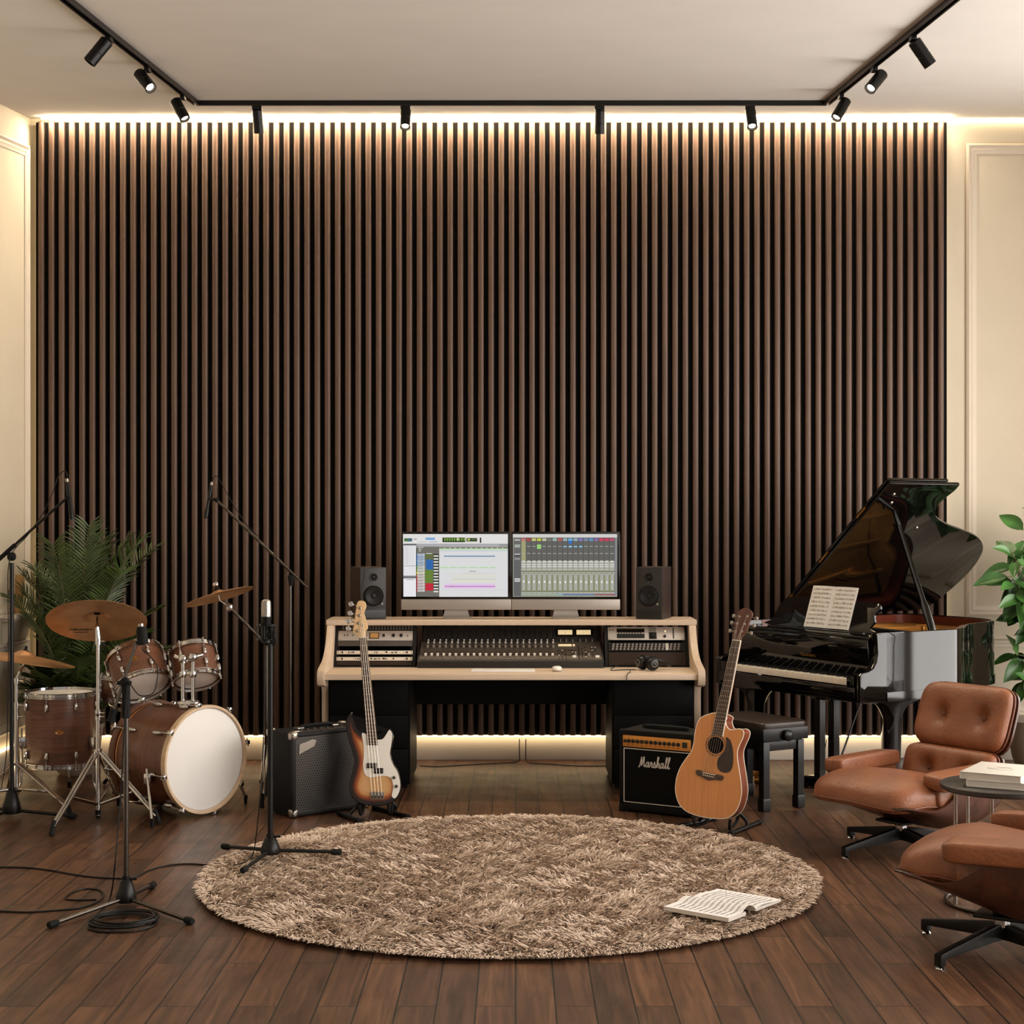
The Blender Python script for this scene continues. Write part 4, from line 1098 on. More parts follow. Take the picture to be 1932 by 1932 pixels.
dn = [V(((1190 - CX) / FPX * 9.9, 9.93, zd)), V(((1187 - CX) / FPX * 9.85, 9.80, zd)), V(((1184 - CX) / FPX * 9.75, 9.742, zd + .001)), V(((1183 - CX) / FPX * 9.73, 9.731, zd - .02)), V(((1182 - CX) / FPX * 9.73, 9.730, .69))]
b.tube(smooth(dn, 6, False), 0.0022, 8)
single(b, 'headphone_cable', 'cable', 'thin black headphone cable curling over the desk edge', 'cable')
# ================================================================== guitar amplifiers
def amp_frame(A, ang):
    return M.Translation(A) @ M.Rotation(ang, 4, 'Z')
# bass amplifier: near-left bottom corner A, front runs towards +x rotated to the right
A0 = G(552, 1545.5); angA = R(41)
W_, D_, H_ = 0.53, 0.27, 0.478
amp = thing('bass_amplifier', 'black combo amplifier with perforated metal grille behind the electric bass', 'amplifier', A0, rotz=angA)
B().box(0, W_, 0.012, D_, 0.012, H_, 0.012).build('cabinet', 'tolex', amp)
B().box(0.022, W_ - 0.022, 0.0, 0.014, 0.032, H_ - 0.022).build('grille', 'perf', amp)
gf = B()
for x0, x1, z0, z1 in ((0.0, W_, 0.012, 0.032), (0.0, W_, H_ - 0.022, H_ - 0.002), (0.0, 0.022, 0.012, H_ - 0.002), (W_ - 0.022, W_, 0.012, H_ - 0.002)):
    gf.box(x0, x1, -0.002, 0.02, z0, z1, 0.003)
gf.build('grille_frame', 'black', amp)
B().box(0.03, W_ - 0.03, 0.035, 0.10, H_ - 0.01, H_ + 0.003, 0.002).build('control_panel', 'rackbrown', amp)
for i in range(8):
    B().lathe([(0, .012), (.009, .012), (.011, 0), (0, 0)], 14, M.Translation((0.10 + i * 0.045, 0.068, H_ + 0.002))).build('knob', 'knobb', amp)
for x in (0.0, W_):
    for z in (0.012, H_):
        for y in (0.006, D_):
            sx = 1 if x == 0 else -1; sz = 1 if z < 0.2 else -1; sy = 1 if y < 0.1 else -1
            B().pad(0.05, 0.05, 0.05, M.Translation((x + sx * 0.018, y + sy * 0.016, z + sz * 0.016)), 0.5, 0.5, 10, 16).build('corner_guard', 'satin', amp)
for x in (0.05, W_ - 0.05):
    for y in (0.05, D_ - 0.05):
        B().cyl((x, y, 0), (x, y, 0.014), 0.018, n=16).build('foot', 'rubber', amp)
hd = B().tube(smooth([(0.16, D_ * .62, H_), (0.17, D_ * .62, H_ + .01), (0.22, D_ * .62, H_ + .014), (0.33, D_ * .62, H_ + .014), (0.38, D_ * .62, H_ + .01), (0.39, D_ * .62, H_)], 5, False), 0.011, 10).build('handle', 'rubber', amp)
for x in (0.155, 0.395): B().box(x - .022, x + .022, D_ * .62 - .02, D_ * .62 + .02, H_ - .002, H_ + .008, .003).build('handle_cap', 'satin', hd)
B().box(0.045, 0.085, 0.05, 0.085, H_ - .002, H_ + 0.006, .002).build('input_jack_plate', 'satin', amp)
lg = B().prism([(0.04, 0.360), (0.145, 0.398), (0.158, 0.430), (0.135, 0.436), (0.045, 0.415)], 0.0, 0.004, mx=M(((1, 0, 0, 0), (0, 0, -1, 0.0), (0, 1, 0, 0), (0, 0, 0, 1)))).build('logo_plate', 'satin', amp)

# guitar amplifier
A1 = G(1168.5, 1530); angB = R(-31)
W_, D_, H_ = 0.475, 0.27, 0.472
am2 = thing('guitar_amplifier', 'black combo amplifier with gold control panel and white script logo', 'amplifier', A1, rotz=angB)
B().box(0, W_, 0.010, D_, 0.012, H_, 0.014).build('cabinet', 'tolex', am2)
B().box(0.0, W_, 0.0, 0.03, 0.012, 0.05, 0.004).box(0, .022, 0, .03, .012, H_ - .005, .004).box(W_ - .022, W_, 0, .03, .012, H_ - .005, .004).box(0, W_, 0, .03, H_ - .03, H_, .004).build('front_surround', 'tolex', am2)
B().box(0.022, W_ - 0.022, 0.004, 0.02, 0.05, H_ - 0.098).build('grille_cloth', 'grillecloth', am2)
z1 = H_ - 0.1; x0, x1 = 0.030, W_ - 0.030
pt = [(x0, 0.001, 0.058), (x1, 0.001, 0.058), (x1, 0.001, z1 - .006), (x0, 0.001, z1 - .006)]
pb = B()
for i in range(4): pb.cyl(pt[i], pt[(i + 1) % 4], 0.0026, n=8)
pb.build('white_piping', 'piping', am2)
cp = B().box(0.022, W_ - 0.022, 0.0, 0.02, H_ - 0.096, H_ - 0.03, 0.002).build('control_panel', 'goldpanel', am2)
for i in range(12):
    xx = 0.06 + i * 0.0285
    k_ = B().lathe([(0, .014), (.0075, .014), (.0085, .005), (.0115, .004), (.0115, 0), (0, 0)], 16, M.Translation((xx, 0.0, H_ - 0.062)) @ M.Rotation(R(90), 4, 'X'))
    k_.box(-.001, .001, 0, .008, .014, .0155, mx=M.Translation((xx, 0.0, H_ - 0.062)) @ M.Rotation(R(90), 4, 'X'))
    k_.build('knob', 'knobb', am2)
B().lathe([(0, .006), (.008, .006), (.01, 0), (.006, 0)], 14, M.Translation((0.036, 0.0, H_ - 0.064)) @ M.Rotation(R(90), 4, 'X')).build('input_jack', 'knobb', am2)
B().box(W_ - 0.075, W_ - 0.045, -0.006, 0.002, H_ - 0.078, H_ - 0.046, 0.003).build('power_switch', 'knobb', am2)
sm_ = B()
for i in range(12): sm_.box(0.054 + i * 0.0285, 0.066 + i * 0.0285, -0.0006, 0.001, H_ - 0.084, H_ - 0.081)
sm_.build('panel_lettering', 'knobb', cp)
B().pad(0.30, 0.035, 0.026, M.Translation((W_ * .5, D_ * .48, H_ + .012)), 0.5, 0.4).build('handle', 'rubber', am2)
for x in (0.05, W_ - 0.05):
    for y in (0.05, D_ - 0.05): B().cyl((x, y, 0), (x, y, 0.014), 0.018, n=16).build('foot', 'rubber', am2)
for z in (0.02, H_ - 0.02):
    for x in (0.012, W_ - 0.012): B().pad(0.03, 0.03, 0.045, M.Translation((x, 0.012, z)), 0.5, 0.5, 8, 14).build('corner_guard', 'rubber', am2)
# script logo, drawn stroke by stroke ("Marshall")
strokes = [
    [(0.00, 0.02), (0.03, -0.02), (0.10, 0.05), (0.26, 0.55), (0.34, 0.92), (0.33, 0.70), (0.32, 0.20), (0.34, 0.15), (0.46, 0.55), (0.60, 0.95), (0.60, 0.70), (0.58, 0.25), (0.62, 0.05), (0.72, 0.10), (0.80, 0.22)],
    [(1.08, 0.42), (0.98, 0.48), (0.84, 0.34), (0.80, 0.12), (0.88, 0.02), (1.00, 0.14), (1.10, 0.46), (1.08, 0.12), (1.14, 0.02), (1.24, 0.16), (1.32, 0.44), (1.36, 0.50), (1.36, 0.40), (1.46, 0.42), (1.43, 0.12), (1.50, 0.02), (1.60, 0.14)],
    [(1.60, 0.14), (1.74, 0.52), (1.76, 0.40), (1.82, 0.16), (1.74, 0.02), (1.64, 0.05), (1.78, 0.02), (1.92, 0.18), (2.10, 0.62), (2.18, 0.94), (2.10, 0.98), (2.02, 0.50), (1.98, 0.02), (2.08, 0.36), (2.20, 0.46), (2.22, 0.30), (2.20, 0.08), (2.28, 0.02), (2.38, 0.14)],
    [(2.66, 0.42), (2.56, 0.48), (2.42, 0.34), (2.38, 0.12), (2.46, 0.02), (2.58, 0.14), (2.68, 0.46), (2.66, 0.12), (2.72, 0.02), (2.84, 0.18), (3.04, 0.66), (3.10, 0.96), (3.02, 0.98), (2.94, 0.50), (2.92, 0.10), (2.98, 0.02), (3.10, 0.20), (3.30, 0.68), (3.38, 0.98), (3.30, 1.02), (3.20, 0.50), (3.18, 0.08), (3.26, 0.02), (3.36, 0.12)],
]
lb = B()
for s_ in strokes:
    pts = smooth([(0.125 + x * 0.0585, -0.001, H_ - 0.205 + z * 0.062 - 0.0 * x) for x, z in s_], 5, False)
    lb.tube(pts, 0.0034, 8)
lb.build('script_logo', 'piping', am2)

# ================================================================== electric bass on its stand
YB = 9.0; kB = FPX / YB
Bx0, By0 = 705.0, 1520.0
def lb2(px, py): return ((px - Bx0) / kB, (By0 - py) / kB)
def z4(x, y): return lb2(400 + x / 3.864, 1160 + y / 3.864)
def z5(x, y): return lb2(600 + x / 4.83, 960 + y / 4.83)
bass_out = smooth([(*z4(*p), 0) for p in [(1008, 725), (990, 735), (968, 800), (985, 900), (1010, 980), (1034, 1060), (1024, 1140), (1000, 1230), (1004, 1290), (1036, 1345), (1090, 1378), (1180, 1392), (1270, 1385), (1330, 1360), (1368, 1310), (1377, 1240), (1357, 1150), (1318, 1085), (1300, 1020), (1310, 950), (1317, 880), (1303, 845), (1286, 834), (1268, 866), (1238, 905), (1205, 912), (1195, 900), (1116, 868), (1082, 858), (1050, 826), (1032, 775)]], 5)
XZ = lambda y: M(((1, 0, 0, 0), (0, 0, -1, y), (0, 1, 0, 0), (0, 0, 0, 1)))    # outline (x,z), extruded towards -y
bass = thing('electric_bass', 'sunburst electric bass with white pickguard leaning on a black stand', 'bass guitar', (0, 0, 0))
bass.matrix_world = M.Translation(P(Bx0, By0, YB)) @ M.Rotation(R(-9), 4, 'X')
th = 0.044
bb = B().prism([(p.x, p.y) for p in bass_out], -th / 2, th / 2, 0.006, 3, mx=XZ(0))
body = bb.build('body_edge', 'sunburst_dark', bass)
# sunburst top: rings inset from the outline
def inset_face(out, depths, y, name, mtl, parent, attr='edge'):
    n = len(out)
    pts = [V((p.x, p.y, 0)) for p in out]
    area = sum(pts[i].x * pts[(i + 1) % n].y - pts[(i + 1) % n].x * pts[i].y for i in range(n))
    sg = 1 if area > 0 else -1
    # distance field on a grid of the interior, then a triangulated grid mesh
    xs = [p.x for p in pts]; ys = [p.y for p in pts]
    step = 0.006
    P2 = np.array([[p.x, p.y] for p in pts]); Q2 = np.roll(P2, -1, 0)
    def dist(q):
        d = Q2 - P2; t = np.clip(((q - P2) * d).sum(1) / ((d * d).sum(1) + 1e-12), 0, 1)
        return float(np.sqrt(((P2 + d * t[:, None] - q) ** 2).sum(1)).min())
    bm = bmesh.new()
    ring = [bm.verts.new((p.x, y, p.y)) for p in pts]
    es = [bm.edges.new((ring[i], ring[(i + 1) % n])) for i in range(n)]
    bmesh.ops.triangle_fill(bm, edges=es, use_beauty=True)
    for _ in range(5):
        le = [e for e in bm.edges if e.calc_length() > 0.012]
        if not le: break
        bmesh.ops.subdivide_edges(bm, edges=le, cuts=1)
        bmesh.ops.triangulate(bm, faces=bm.faces[:])
    me = bpy.data.meshes.new(name); bm.to_mesh(me); bm.free()
    at = me.attributes.new(attr, 'FLOAT', 'POINT')
    at.data.foreach_set('value', [min(1.0, dist(np.array([v.co.x, v.co.z])) / depths) for v in me.vertices])
    me.materials.append(MT[mtl])
    o = bpy.data.objects.new(name, me); COL.objects.link(o); o.parent = parent
    return o
cen = V((sum(p.x for p in bass_out) / len(bass_out), sum(p.y for p in bass_out) / len(bass_out), 0))
top_out = []
n = len(bass_out)
for i, p in enumerate(bass_out):
    t_ = (bass_out[(i + 1) % n] - bass_out[i - 1]).normalized(); nn = V((t_.y, -t_.x, 0))
    top_out.append(p + nn * 0.004)
ar = sum(bass_out[i].x * bass_out[(i + 1) % n].y - bass_out[(i + 1) % n].x * bass_out[i].y for i in range(n))
if ar > 0:
    top_out = [bass_out[i] - (top_out[i] - bass_out[i]) for i in range(n)]
inset_face(top_out, 0.075, -th / 2 - 0.0006, 'sunburst_top', 'burst', bass)
gd = smooth([(*z4(*p), 0) for p in [(1088, 870), (1100, 950), (1104, 1030), (1100, 1100), (1112, 1160), (1150, 1188), (1230, 1178), (1285, 1182), (1314, 1215), (1320, 1270), (1312, 1320), (1335, 1338), (1362, 1300), (1372, 1240), (1352, 1152), (1312, 1085), (1294, 1020), (1304, 950), (1310, 880), (1296, 848), (1282, 850), (1264, 880), (1236, 912), (1180, 912), (1130, 880)]], 4)
B().prism([(p.x, p.y) for p in gd], 0, 0.003, 0.0006, 1, mx=XZ(-th / 2 - 0.001)).build('pickguard', 'guard', bass)
# neck, fretboard, headstock
nk = [z4(1056, 165), z4(1110, 165), z4(1205, 955), z4(1130, 955)]
B().prism(nk, 0, 0.016, 0.004, 2, mx=XZ(-th / 2 + 0.012)).build('neck', 'maplenk', bass)
fb = B().prism(nk, 0, 0.006, 0.001, 1, mx=XZ(-th / 2 - 0.004)).build('fretboard', 'rosewood', bass)
def lerp2(a, b_, t): return (a[0] + (b_[0] - a[0]) * t, a[1] + (b_[1] - a[1]) * t)
frb = B()
for i in range(1, 21):
    t = (1 - 2 ** (-i / 12)) / (1 - 2 ** (-20.6 / 12))
    l_, r_ = lerp2(nk[0], nk[3], t), lerp2(nk[1], nk[2], t)
    frb.cyl((l_[0], -th / 2 - 0.0105, l_[1]), (r_[0], -th / 2 - 0.0105, r_[1]), 0.0013, n=6)
frb.build('frets', 'fret', fb)
hs = smooth([(*p, 0) for p in [z5(350, 1172), z5(325, 1142), z5(299, 1122), z5(310, 1020), z5(320, 930), z5(330, 860), z5(345, 838), z5(375, 833), z5(405, 846), z5(416, 890), z5(398, 940), z5(408, 985), z5(432, 1060), z5(434, 1088), z5(414, 1120), z5(412, 1172)]], 3)
hd = B().prism([(p.x, p.y) for p in hs], 0, 0.014, 0.002, 2, mx=XZ(-th / 2 + 0.012)).build('headstock', 'maplenk', bass)
pegs = [((357, 902), (272, 862)), ((352, 970), (265, 948)), ((345, 1042), (250, 1020)), ((336, 1115), (250, 1090))]
for (a_, c_) in pegs:
    p, q = z5(*a_), z5(*c_)
    tn = B().lathe([(0, .012), (.006, .012), (.0065, .002), (.009, 0), (0, 0)], 14, M.Translation((p[0], -th / 2 - .002, p[1])) @ M.Rotation(R(90), 4, 'X'))
    tn.cyl((p[0], -th / 2 + 0.014, p[1]), (q[0] + .012, -th / 2 + 0.014, q[1]), 0.003, n=8)
    tn.build('tuning_post', 'satin', hd)
    B().pad(0.028, 0.007, 0.03, M.Translation((q[0], -th / 2 + 0.014, q[1])) @ M.Rotation(R(-25), 4, 'Y'), 0.7, 0.7, 10, 16).build('tuning_key', 'chrome', hd)
p = z5(385, 1065); B().lathe([(0, .004), (.006, .004), (.006, 0)], 14, M.Translation((p[0], -th / 2 - .002, p[1])) @ M.Rotation(R(90), 4, 'X')).build('string_tree', 'chrome', hd)
B().prism([nk[0], nk[1], lerp2(nk[1], nk[2], .006), lerp2(nk[0], nk[3], .006)], 0, 0.008, mx=XZ(-th / 2 - 0.004)).build('nut', 'binding', bass)
for (x0, y0, x1, y1) in ((1128, 1084, 1202, 1122), (1178, 1120, 1248, 1160)):
    a_, c_ = z4(x0, y0), z4(x1, y1)
    pk = B().box(a_[0], c_[0], -th / 2 - .012, -th / 2 - .003, c_[1], a_[1], 0.003).build('pickup', 'knobb', bass)
    pp = B()
    for i in range(4):
        for dx in (-.0025, .0025):
            xx = a_[0] + (i + .5) * (c_[0] - a_[0]) / 4 + dx
            pp.cyl((xx, -th / 2 - .012, (a_[1] + c_[1]) / 2), (xx, -th / 2 - .0135, (a_[1] + c_[1]) / 2), .0018, n=8)
    pp.build('pole_pieces', 'satin', pk)
a_, c_ = z4(1158, 1290), z4(1256, 1346)
br = B().box(a_[0], c_[0], -th / 2 - .004, -th / 2 - .0005, c_[1], a_[1], 0.001).build('bridge', 'satin', bass)
for i in range(4):
    xx = a_[0] + (i + .5) * (c_[0] - a_[0]) / 4
    B().box(xx - .006, xx + .006, -th / 2 - .014, -th / 2 - .003, c_[1] + .006, a_[1] - .004, .002).build('saddle', 'gun', br)
for q in ((1327, 1190), (1345, 1252)):
    p = z4(*q); B().lathe([(0, .014), (.008, .014), (.0095, 0), (0, 0)], 16, M.Translation((p[0], -th / 2 - .003, p[1])) @ M.Rotation(R(90), 4, 'X')).build('control_knob', 'gun', bass)
p = z4(1008, 722); B().lathe([(0, .008), (.006, .007), (.004, .003), (.004, 0)], 12, M.Translation((p[0], 0, p[1] - .001)) ).build('strap_button', 'chrome', bass)
st = B()
for i in range(4):
    tx = (i + .5) / 4
    xb = a_[0] + tx * (c_[0] - a_[0]); zb_ = (a_[1] + c_[1]) / 2
    nt_ = lerp2(lerp2(nk[0], nk[1], .16), lerp2(nk[0], nk[1], .84), i / 3)
    pg = z5(*pegs[3 - i][0]) if False else z5(*pegs[(3, 2, 1, 0)[i]][0])
    st.tube([(xb, -th / 2 - .014, zb_), (nt_[0], -th / 2 - .013, nt_[1]), (pg[0] + .006, -th / 2 - .006, pg[1])], .0011, 6)
st.build('strings', 'string', bass)

def guitar_stand(name, label, loc, rot, W=0.26, rest_z=0.10, lean=R(9), bk=.075, feet=None):
    t = thing(name, label, 'guitar stand', loc, rotz=rot)
    for s in (-1, 1):
        x = s * W / 2
        iv = (M.Translation(loc) @ M.Rotation(rot, 4, 'Z')).inverted()
        fa, fb_ = [iv @ V((p.x, p.y, .014)) for p in feet[0 if s < 0 else 1]]
        ft = B().cyl(fa, fb_, 0.012, n=14).build('foot', 'blackmetal', t)
        fd = (fb_ - fa).normalized() * .018
        for q_ in (fa, fb_):
            B().tube([q_ - fd, q_ + fd], .014, 14).build('rubber_cap', 'rubber', ft)
        fm = fa.lerp(fb_, .45)
        B().tube(smooth([fm, (x * 0.95, bk + .012, rest_z * .7), (x * 0.6, bk, rest_z + .03)], 5, False), 0.010, 12).build('leg', 'blackmetal', t)
        B().tube(smooth([(x * 0.6, bk, rest_z + .03), (x * .61, bk, rest_z - .01), (x * .62, 0.03, rest_z - .034), (x * .66, -0.03, rest_z - .034), (x * .72, -bk + .005, rest_z - .03), (x * .78, -bk - .008, rest_z + .02)], 5, False), 0.0085, 12).build('cradle_arm', 'rubber', t)
    B().cyl((-W * .32, bk, rest_z + .03), (W * .32, bk, rest_z + .03), 0.011, n=14).build('crossbar', 'blackmetal', t)
    B().tube([(0, bk + .004, rest_z + .01), (0, bk + .012 + .29 * math.tan(lean), rest_z + .30)], .011, 12).build('upright', 'blackmetal', t)
    return t
pB = P(Bx0 + 4, By0, YB)
guitar_stand('bass_stand', 'low black folding stand holding the electric bass', (pB.x, YB - 0.0, 0), R(5), 0.24, rest_z=pB.z - .004, bk=.06, feet=((G(641, 1539), G(676, 1553)), (G(708, 1529), G(768, 1545))))

# ================================================================== acoustic guitar on its stand
YG = 8.62; kG = FPX / YG; rzG = R(-27)
Gx0, Gy0 = 1352.0, 1543.0
cg = math.cos(rzG + R(7.0))
def g7(x, y): return ((1100 + x / 3.864 - Gx0) / kG / cg, (Gy0 - (1160 + y / 3.864)) / kG)
def gw(x, y): return ((1360 + x / 9.66 - Gx0) / kG / cg, (Gy0 - (1120 + y / 9.66)) / kG)
ac = thing('acoustic_guitar', 'cutaway acoustic guitar with amber top leaning on a stand by the piano bench', 'guitar', (0, 0, 0))
ac.matrix_world = M.Translation(P(Gx0, Gy0, YG)) @ M.Rotation(rzG, 4, 'Z') @ M.Rotation(R(-7), 4, 'X')
ac_out = smooth([(*g7(*p), 0) for p in [(962, 722), (900, 738), (850, 768), (826, 820), (815, 885), (810, 950), (796, 1010), (762, 1062), (722, 1130), (696, 1210), (690, 1290), (702, 1352), (732, 1410), (790, 1452), (880, 1475), (980, 1480), (1070, 1470), (1122, 1430), (1152, 1370), (1167, 1290), (1162, 1220), (1146, 1130), (1130, 1050), (1126, 990), (1140, 940), (1160, 890), (1166, 850), (1146, 828), (1110, 830), (1072, 838), (1046, 818), (1034, 780), (1036, 744)]], 5)
o2 = [(p.x, p.y) for p in ac_out]
dG = 0.105
XZg = lambda y: M(((1, 0, 0, 0), (0, 0, -1, y), (0, 1, 0, 0), (0, 0, 0, 1)))
B().prism(o2, -dG / 2, dG / 2 - .002, 0.0, mx=XZg(0)).build('sides', 'mahog', ac, ang=40)
B().prism(o2, 0, .0035, 0.001, 1, mx=XZg(-dG / 2 + .0015)).build('soundboard', 'spruce', ac)
bd = B()
bd.tube([(x, -dG / 2, z) for x, z in o2], 0.0026, 8, closed=True); bd.tube([(x, dG / 2, z) for x, z in o2], 0.0026, 8, closed=True)
bd.build('binding', 'binding', ac)
hc = g7(970, 955); hr = 62 / 3.864 / kG
yt = -dG / 2 - .003
rs = B()
for r0, r1 in ((1.13, 1.19), (1.24, 1.27)):
    rs.lathe([(hr * r0, 0), (hr * r0, .0008), (hr * r1, .0008), (hr * r1, 0)], 48, M.Translation((hc[0], yt + .001, hc[1])) @ M.Rotation(R(90), 4, 'X'))
rs.build('rosette', 'rosewood', ac)
B().lathe([(0, .0006), (hr, .0006), (hr, 0)], 48, M.Translation((hc[0], yt + .001, hc[1])) @ M.Rotation(R(90), 4, 'X')).build('sound_hole', 'felt', ac)
pg = smooth([(*g7(*p), 0) for p in [(1042, 893), (1075, 915), (1096, 985), (1100, 1080), (1082, 1135), (1040, 1148), (1000, 1130), (986, 1090), (995, 1045), (1030, 1000), (1046, 945)]], 4)
B().prism([(p.x, p.y) for p in pg], 0, .0018, mx=XZg(yt + .001)).build('pickguard', 'tort', ac)
bo = smooth([(*g7(*p), 0) for p in [(846, 1142), (935, 1160), (1032, 1170), (1026, 1205), (985, 1203), (930, 1212), (890, 1192), (846, 1178)]], 3)
brg = B().prism([(p.x, p.y) for p in bo], 0, .009, .002, 2, mx=XZg(yt + .001)).build('bridge', 'rosewood', ac)
B().cyl((*[g7(888, 1158)[0]], yt - .010, g7(888, 1158)[1]), (g7(980, 1168)[0], yt - .010, g7(980, 1168)[1]), .0022, n=8).build('saddle', 'binding', brg)
for i in range(6):
    p = g7(895 + i * 14, 1175 + i * 1.8); B().lathe([(0, .004), (.003, .003), (.003, 0)], 10, M.Translation((p[0], yt - .008, p[1])) @ M.Rotation(R(90), 4, 'X')).build('bridge_pin', 'binding', brg)
nk = [g7(1062, 182), g7(1120, 186), g7(1018, 888), g7(942, 884)]
B().prism([nk[0], nk[1], lerp2(nk[1], nk[2], .82), lerp2(nk[0], nk[3], .82)], 0, .022, .006, 3, mx=XZg(yt + .022)).build('neck', 'mahog', ac)
fb = B().prism(nk, 0, .006, .001, 1, mx=XZg(yt + .0)).build('fretboard', 'rosewood', ac)
eb = B(); eb.tube([(nk[1][0] + .001, yt - .003, nk[1][1]), (nk[2][0] + .001, yt - .003, nk[2][1])], .0036, 8); eb.tube([(nk[0][0], yt - .003, nk[0][1]), (nk[3][0], yt - .003, nk[3][1])], .0016, 8); eb.build('edge_binding', 'binding', fb)
frb = B()
for i in range(1, 21):
    t = (1 - 2 ** (-i / 12)) / (1 - 2 ** (-20.4 / 12)); l_, r_ = lerp2(nk[0], nk[3], t), lerp2(nk[1], nk[2], t)
    frb.cyl((l_[0], yt - .0065, l_[1]), (r_[0], yt - .0065, r_[1]), .0012, n=6)
frb.build('frets', 'fret', fb)
B().prism([nk[0], nk[1], lerp2(nk[1], nk[2], .009), lerp2(nk[0], nk[3], .009)], 0, .009, mx=XZg(yt)).build('nut', 'binding', ac)
hs = smooth([(*p, 0) for p in [gw(138, 832), gw(150, 680), gw(165, 540), gw(190, 410), gw(240, 310), (gw(330, 258)), gw(400, 275), gw(460, 320), gw(480, 390), gw(440, 480), gw(412, 580), gw(385, 690), gw(300, 800), gw(285, 840)]], 3)
hd = B().prism([(p.x, p.y) for p in hs], 0, .016, .002, 2, mx=XZg(yt + .014)).build('headstock', 'headwood', ac)
posts = [(245, 420), (215, 545), (190, 695), (388, 412), (345, 555), (302, 690)]
keys_ = [(None), (None), (None), (520, 440), (478, 575), (430, 712)]
pts_ = []
for i, (a_, k_) in enumerate(zip(posts, keys_)):
    p = gw(*a_); pts_.append(p)
    tb = B().lathe([(0, .012), (.004, .012), (.0045, .002), (.008, 0), (0, 0)], 14, M.Translation((p[0], yt - .002, p[1])) @ M.Rotation(R(90), 4, 'X'))
    q = gw(*k_) if k_ else (p[0] - .034, p[1] + .004)
    tb.cyl((p[0], yt + .018, p[1]), (q[0], yt + .018, q[1]), .003, n=8); tb.build('tuning_post', 'satin', hd)
    B().pad(.016, .010, .022, M.Translation((q[0] + (.006 if k_ else -.006), yt + .018, q[1])), .7, .7, 10, 14).build('tuning_key', 'satin', hd)
st = B(); order = [2, 1, 0, 3, 4, 5]
for i in range(6):
    p = g7(895 + i * 14, 1170 + i * 1.8); nt_ = lerp2(lerp2(nk[0], nk[1], .1), lerp2(nk[0], nk[1], .9), i / 5); q = pts_[order[i]]
    st.tube([(p[0], yt - .008, p[1]), (g7(888 + i * 18, 1158 + i * 2)[0], yt - .012, g7(888 + i * 18, 1158 + i * 2)[1]), (nt_[0], yt - .009, nt_[1]), (q[0], yt - .006, q[1])], .0008, 6)
st.build('strings', 'string', ac)
pA = P(Gx0 + 2, Gy0, YG)
guitar_stand('guitar_stand', 'low black folding stand holding the acoustic guitar', (pA.x, YG, 0), rzG, 0.27, rest_z=pA.z - .004, bk=.09, feet=((G(1345, 1549), G(1284, 1563)), (G(1432, 1556), G(1380, 1577))))
# ================================================================== drum kit
def drum(name, label, centre, axis, rad, depth, nl=6, roll=0.0, hoop='chrome', wood_m='drumwood_z', top='drumhead', bottom='clearhead', badge_ang=None, lug_len=0.05, group='drum kit shells'):
    """axis points from the lower to the upper (batter) head"""
    m0 = axis_mx(centre, axis); vc = m0.inverted().to_3x3() @ (V((0, 0, HC)) - V(centre)); roll = math.atan2(vc.y, vc.x)
    mx = m0 @ M.Rotation(roll, 4, 'Z')
    t = thing(name, label, 'drum', mx=mx, group=group)
    h = depth / 2
    B().lathe([(rad, -h), (rad, h), (rad - .008, h), (rad - .008, -h), (rad, -h)], 56).build('shell', wood_m, t)
    for s, m_, nm in ((1, top, 'batter_head'), (-1, bottom, 'resonant_head')):
        B().lathe([(0, s * (h + .004)), (rad - .012, s * (h + .004)), (rad - .003, s * h), (rad + .004, s * (h - .006))], 56).build(nm, m_, t)
        hp_ = B().lathe([(rad + .003, s * (h - .012)), (rad + .012, s * (h - .012)), (rad + .012, s * (h - .006)), (rad + .007, s * (h - .002)), (rad + .007, s * (h + .014)), (rad + .012, s * (h + .018)), (rad + .004, s * (h + .019)), (rad + .002, s * (h + .004))], 56)
        hp_.build('hoop', hoop, t)
    lug = None
    for s in (1, -1):
        for i in range(nl):
            a = 2 * pi * (i + .5) / nl
            if lug is None:
                b = B().pad(.026, .020, lug_len, M.Translation((rad + .010, 0, h - .045 - lug_len / 2 + .01)), .8, .7, 12, 16)
                b.cyl((rad + .013, 0, h - .045), (rad + .013, 0, h + .008), .0032, n=8).cyl((rad + .013, 0, h + .004), (rad + .013, 0, h + .022), .0055, n=10)
                b.box(rad + .006, rad + .02, -.009, .009, h - .002, h + .006, .002)
                lug = o = b.build('lug', 'chrome', t)
            else:
                o = dup(lug, t)
            o.matrix_local = M.Rotation(a, 4, 'Z') @ (M.Rotation(pi, 4, 'X') if s < 0 else M())
    if badge_ang is not None:
        a = badge_ang
        mb_ = M.Rotation(a, 4, 'Z') @ M.Translation((rad, 0, 0)) @ M.Rotation(R(90), 4, 'Y')
        bd_ = B().lathe([(0, .003), (.7, .003), (.8, .0045), (.95, .0045), (1.0, 0)], 28)
        b2 = B().add([(mb_ @ V((y * .016, x * .026, z))) for x, y, z in bd_.v], bd_.f)
        for k_ in range(5):
            aa = 2 * pi * k_ / 5
            b2.tube([mb_ @ V((0, 0, .004)), mb_ @ V((math.cos(aa) * .008, math.sin(aa) * .011, .004))], [.003, .001], 6)
        b2.build('badge', 'badge', t)
    return t, mx

YBD = 9.02
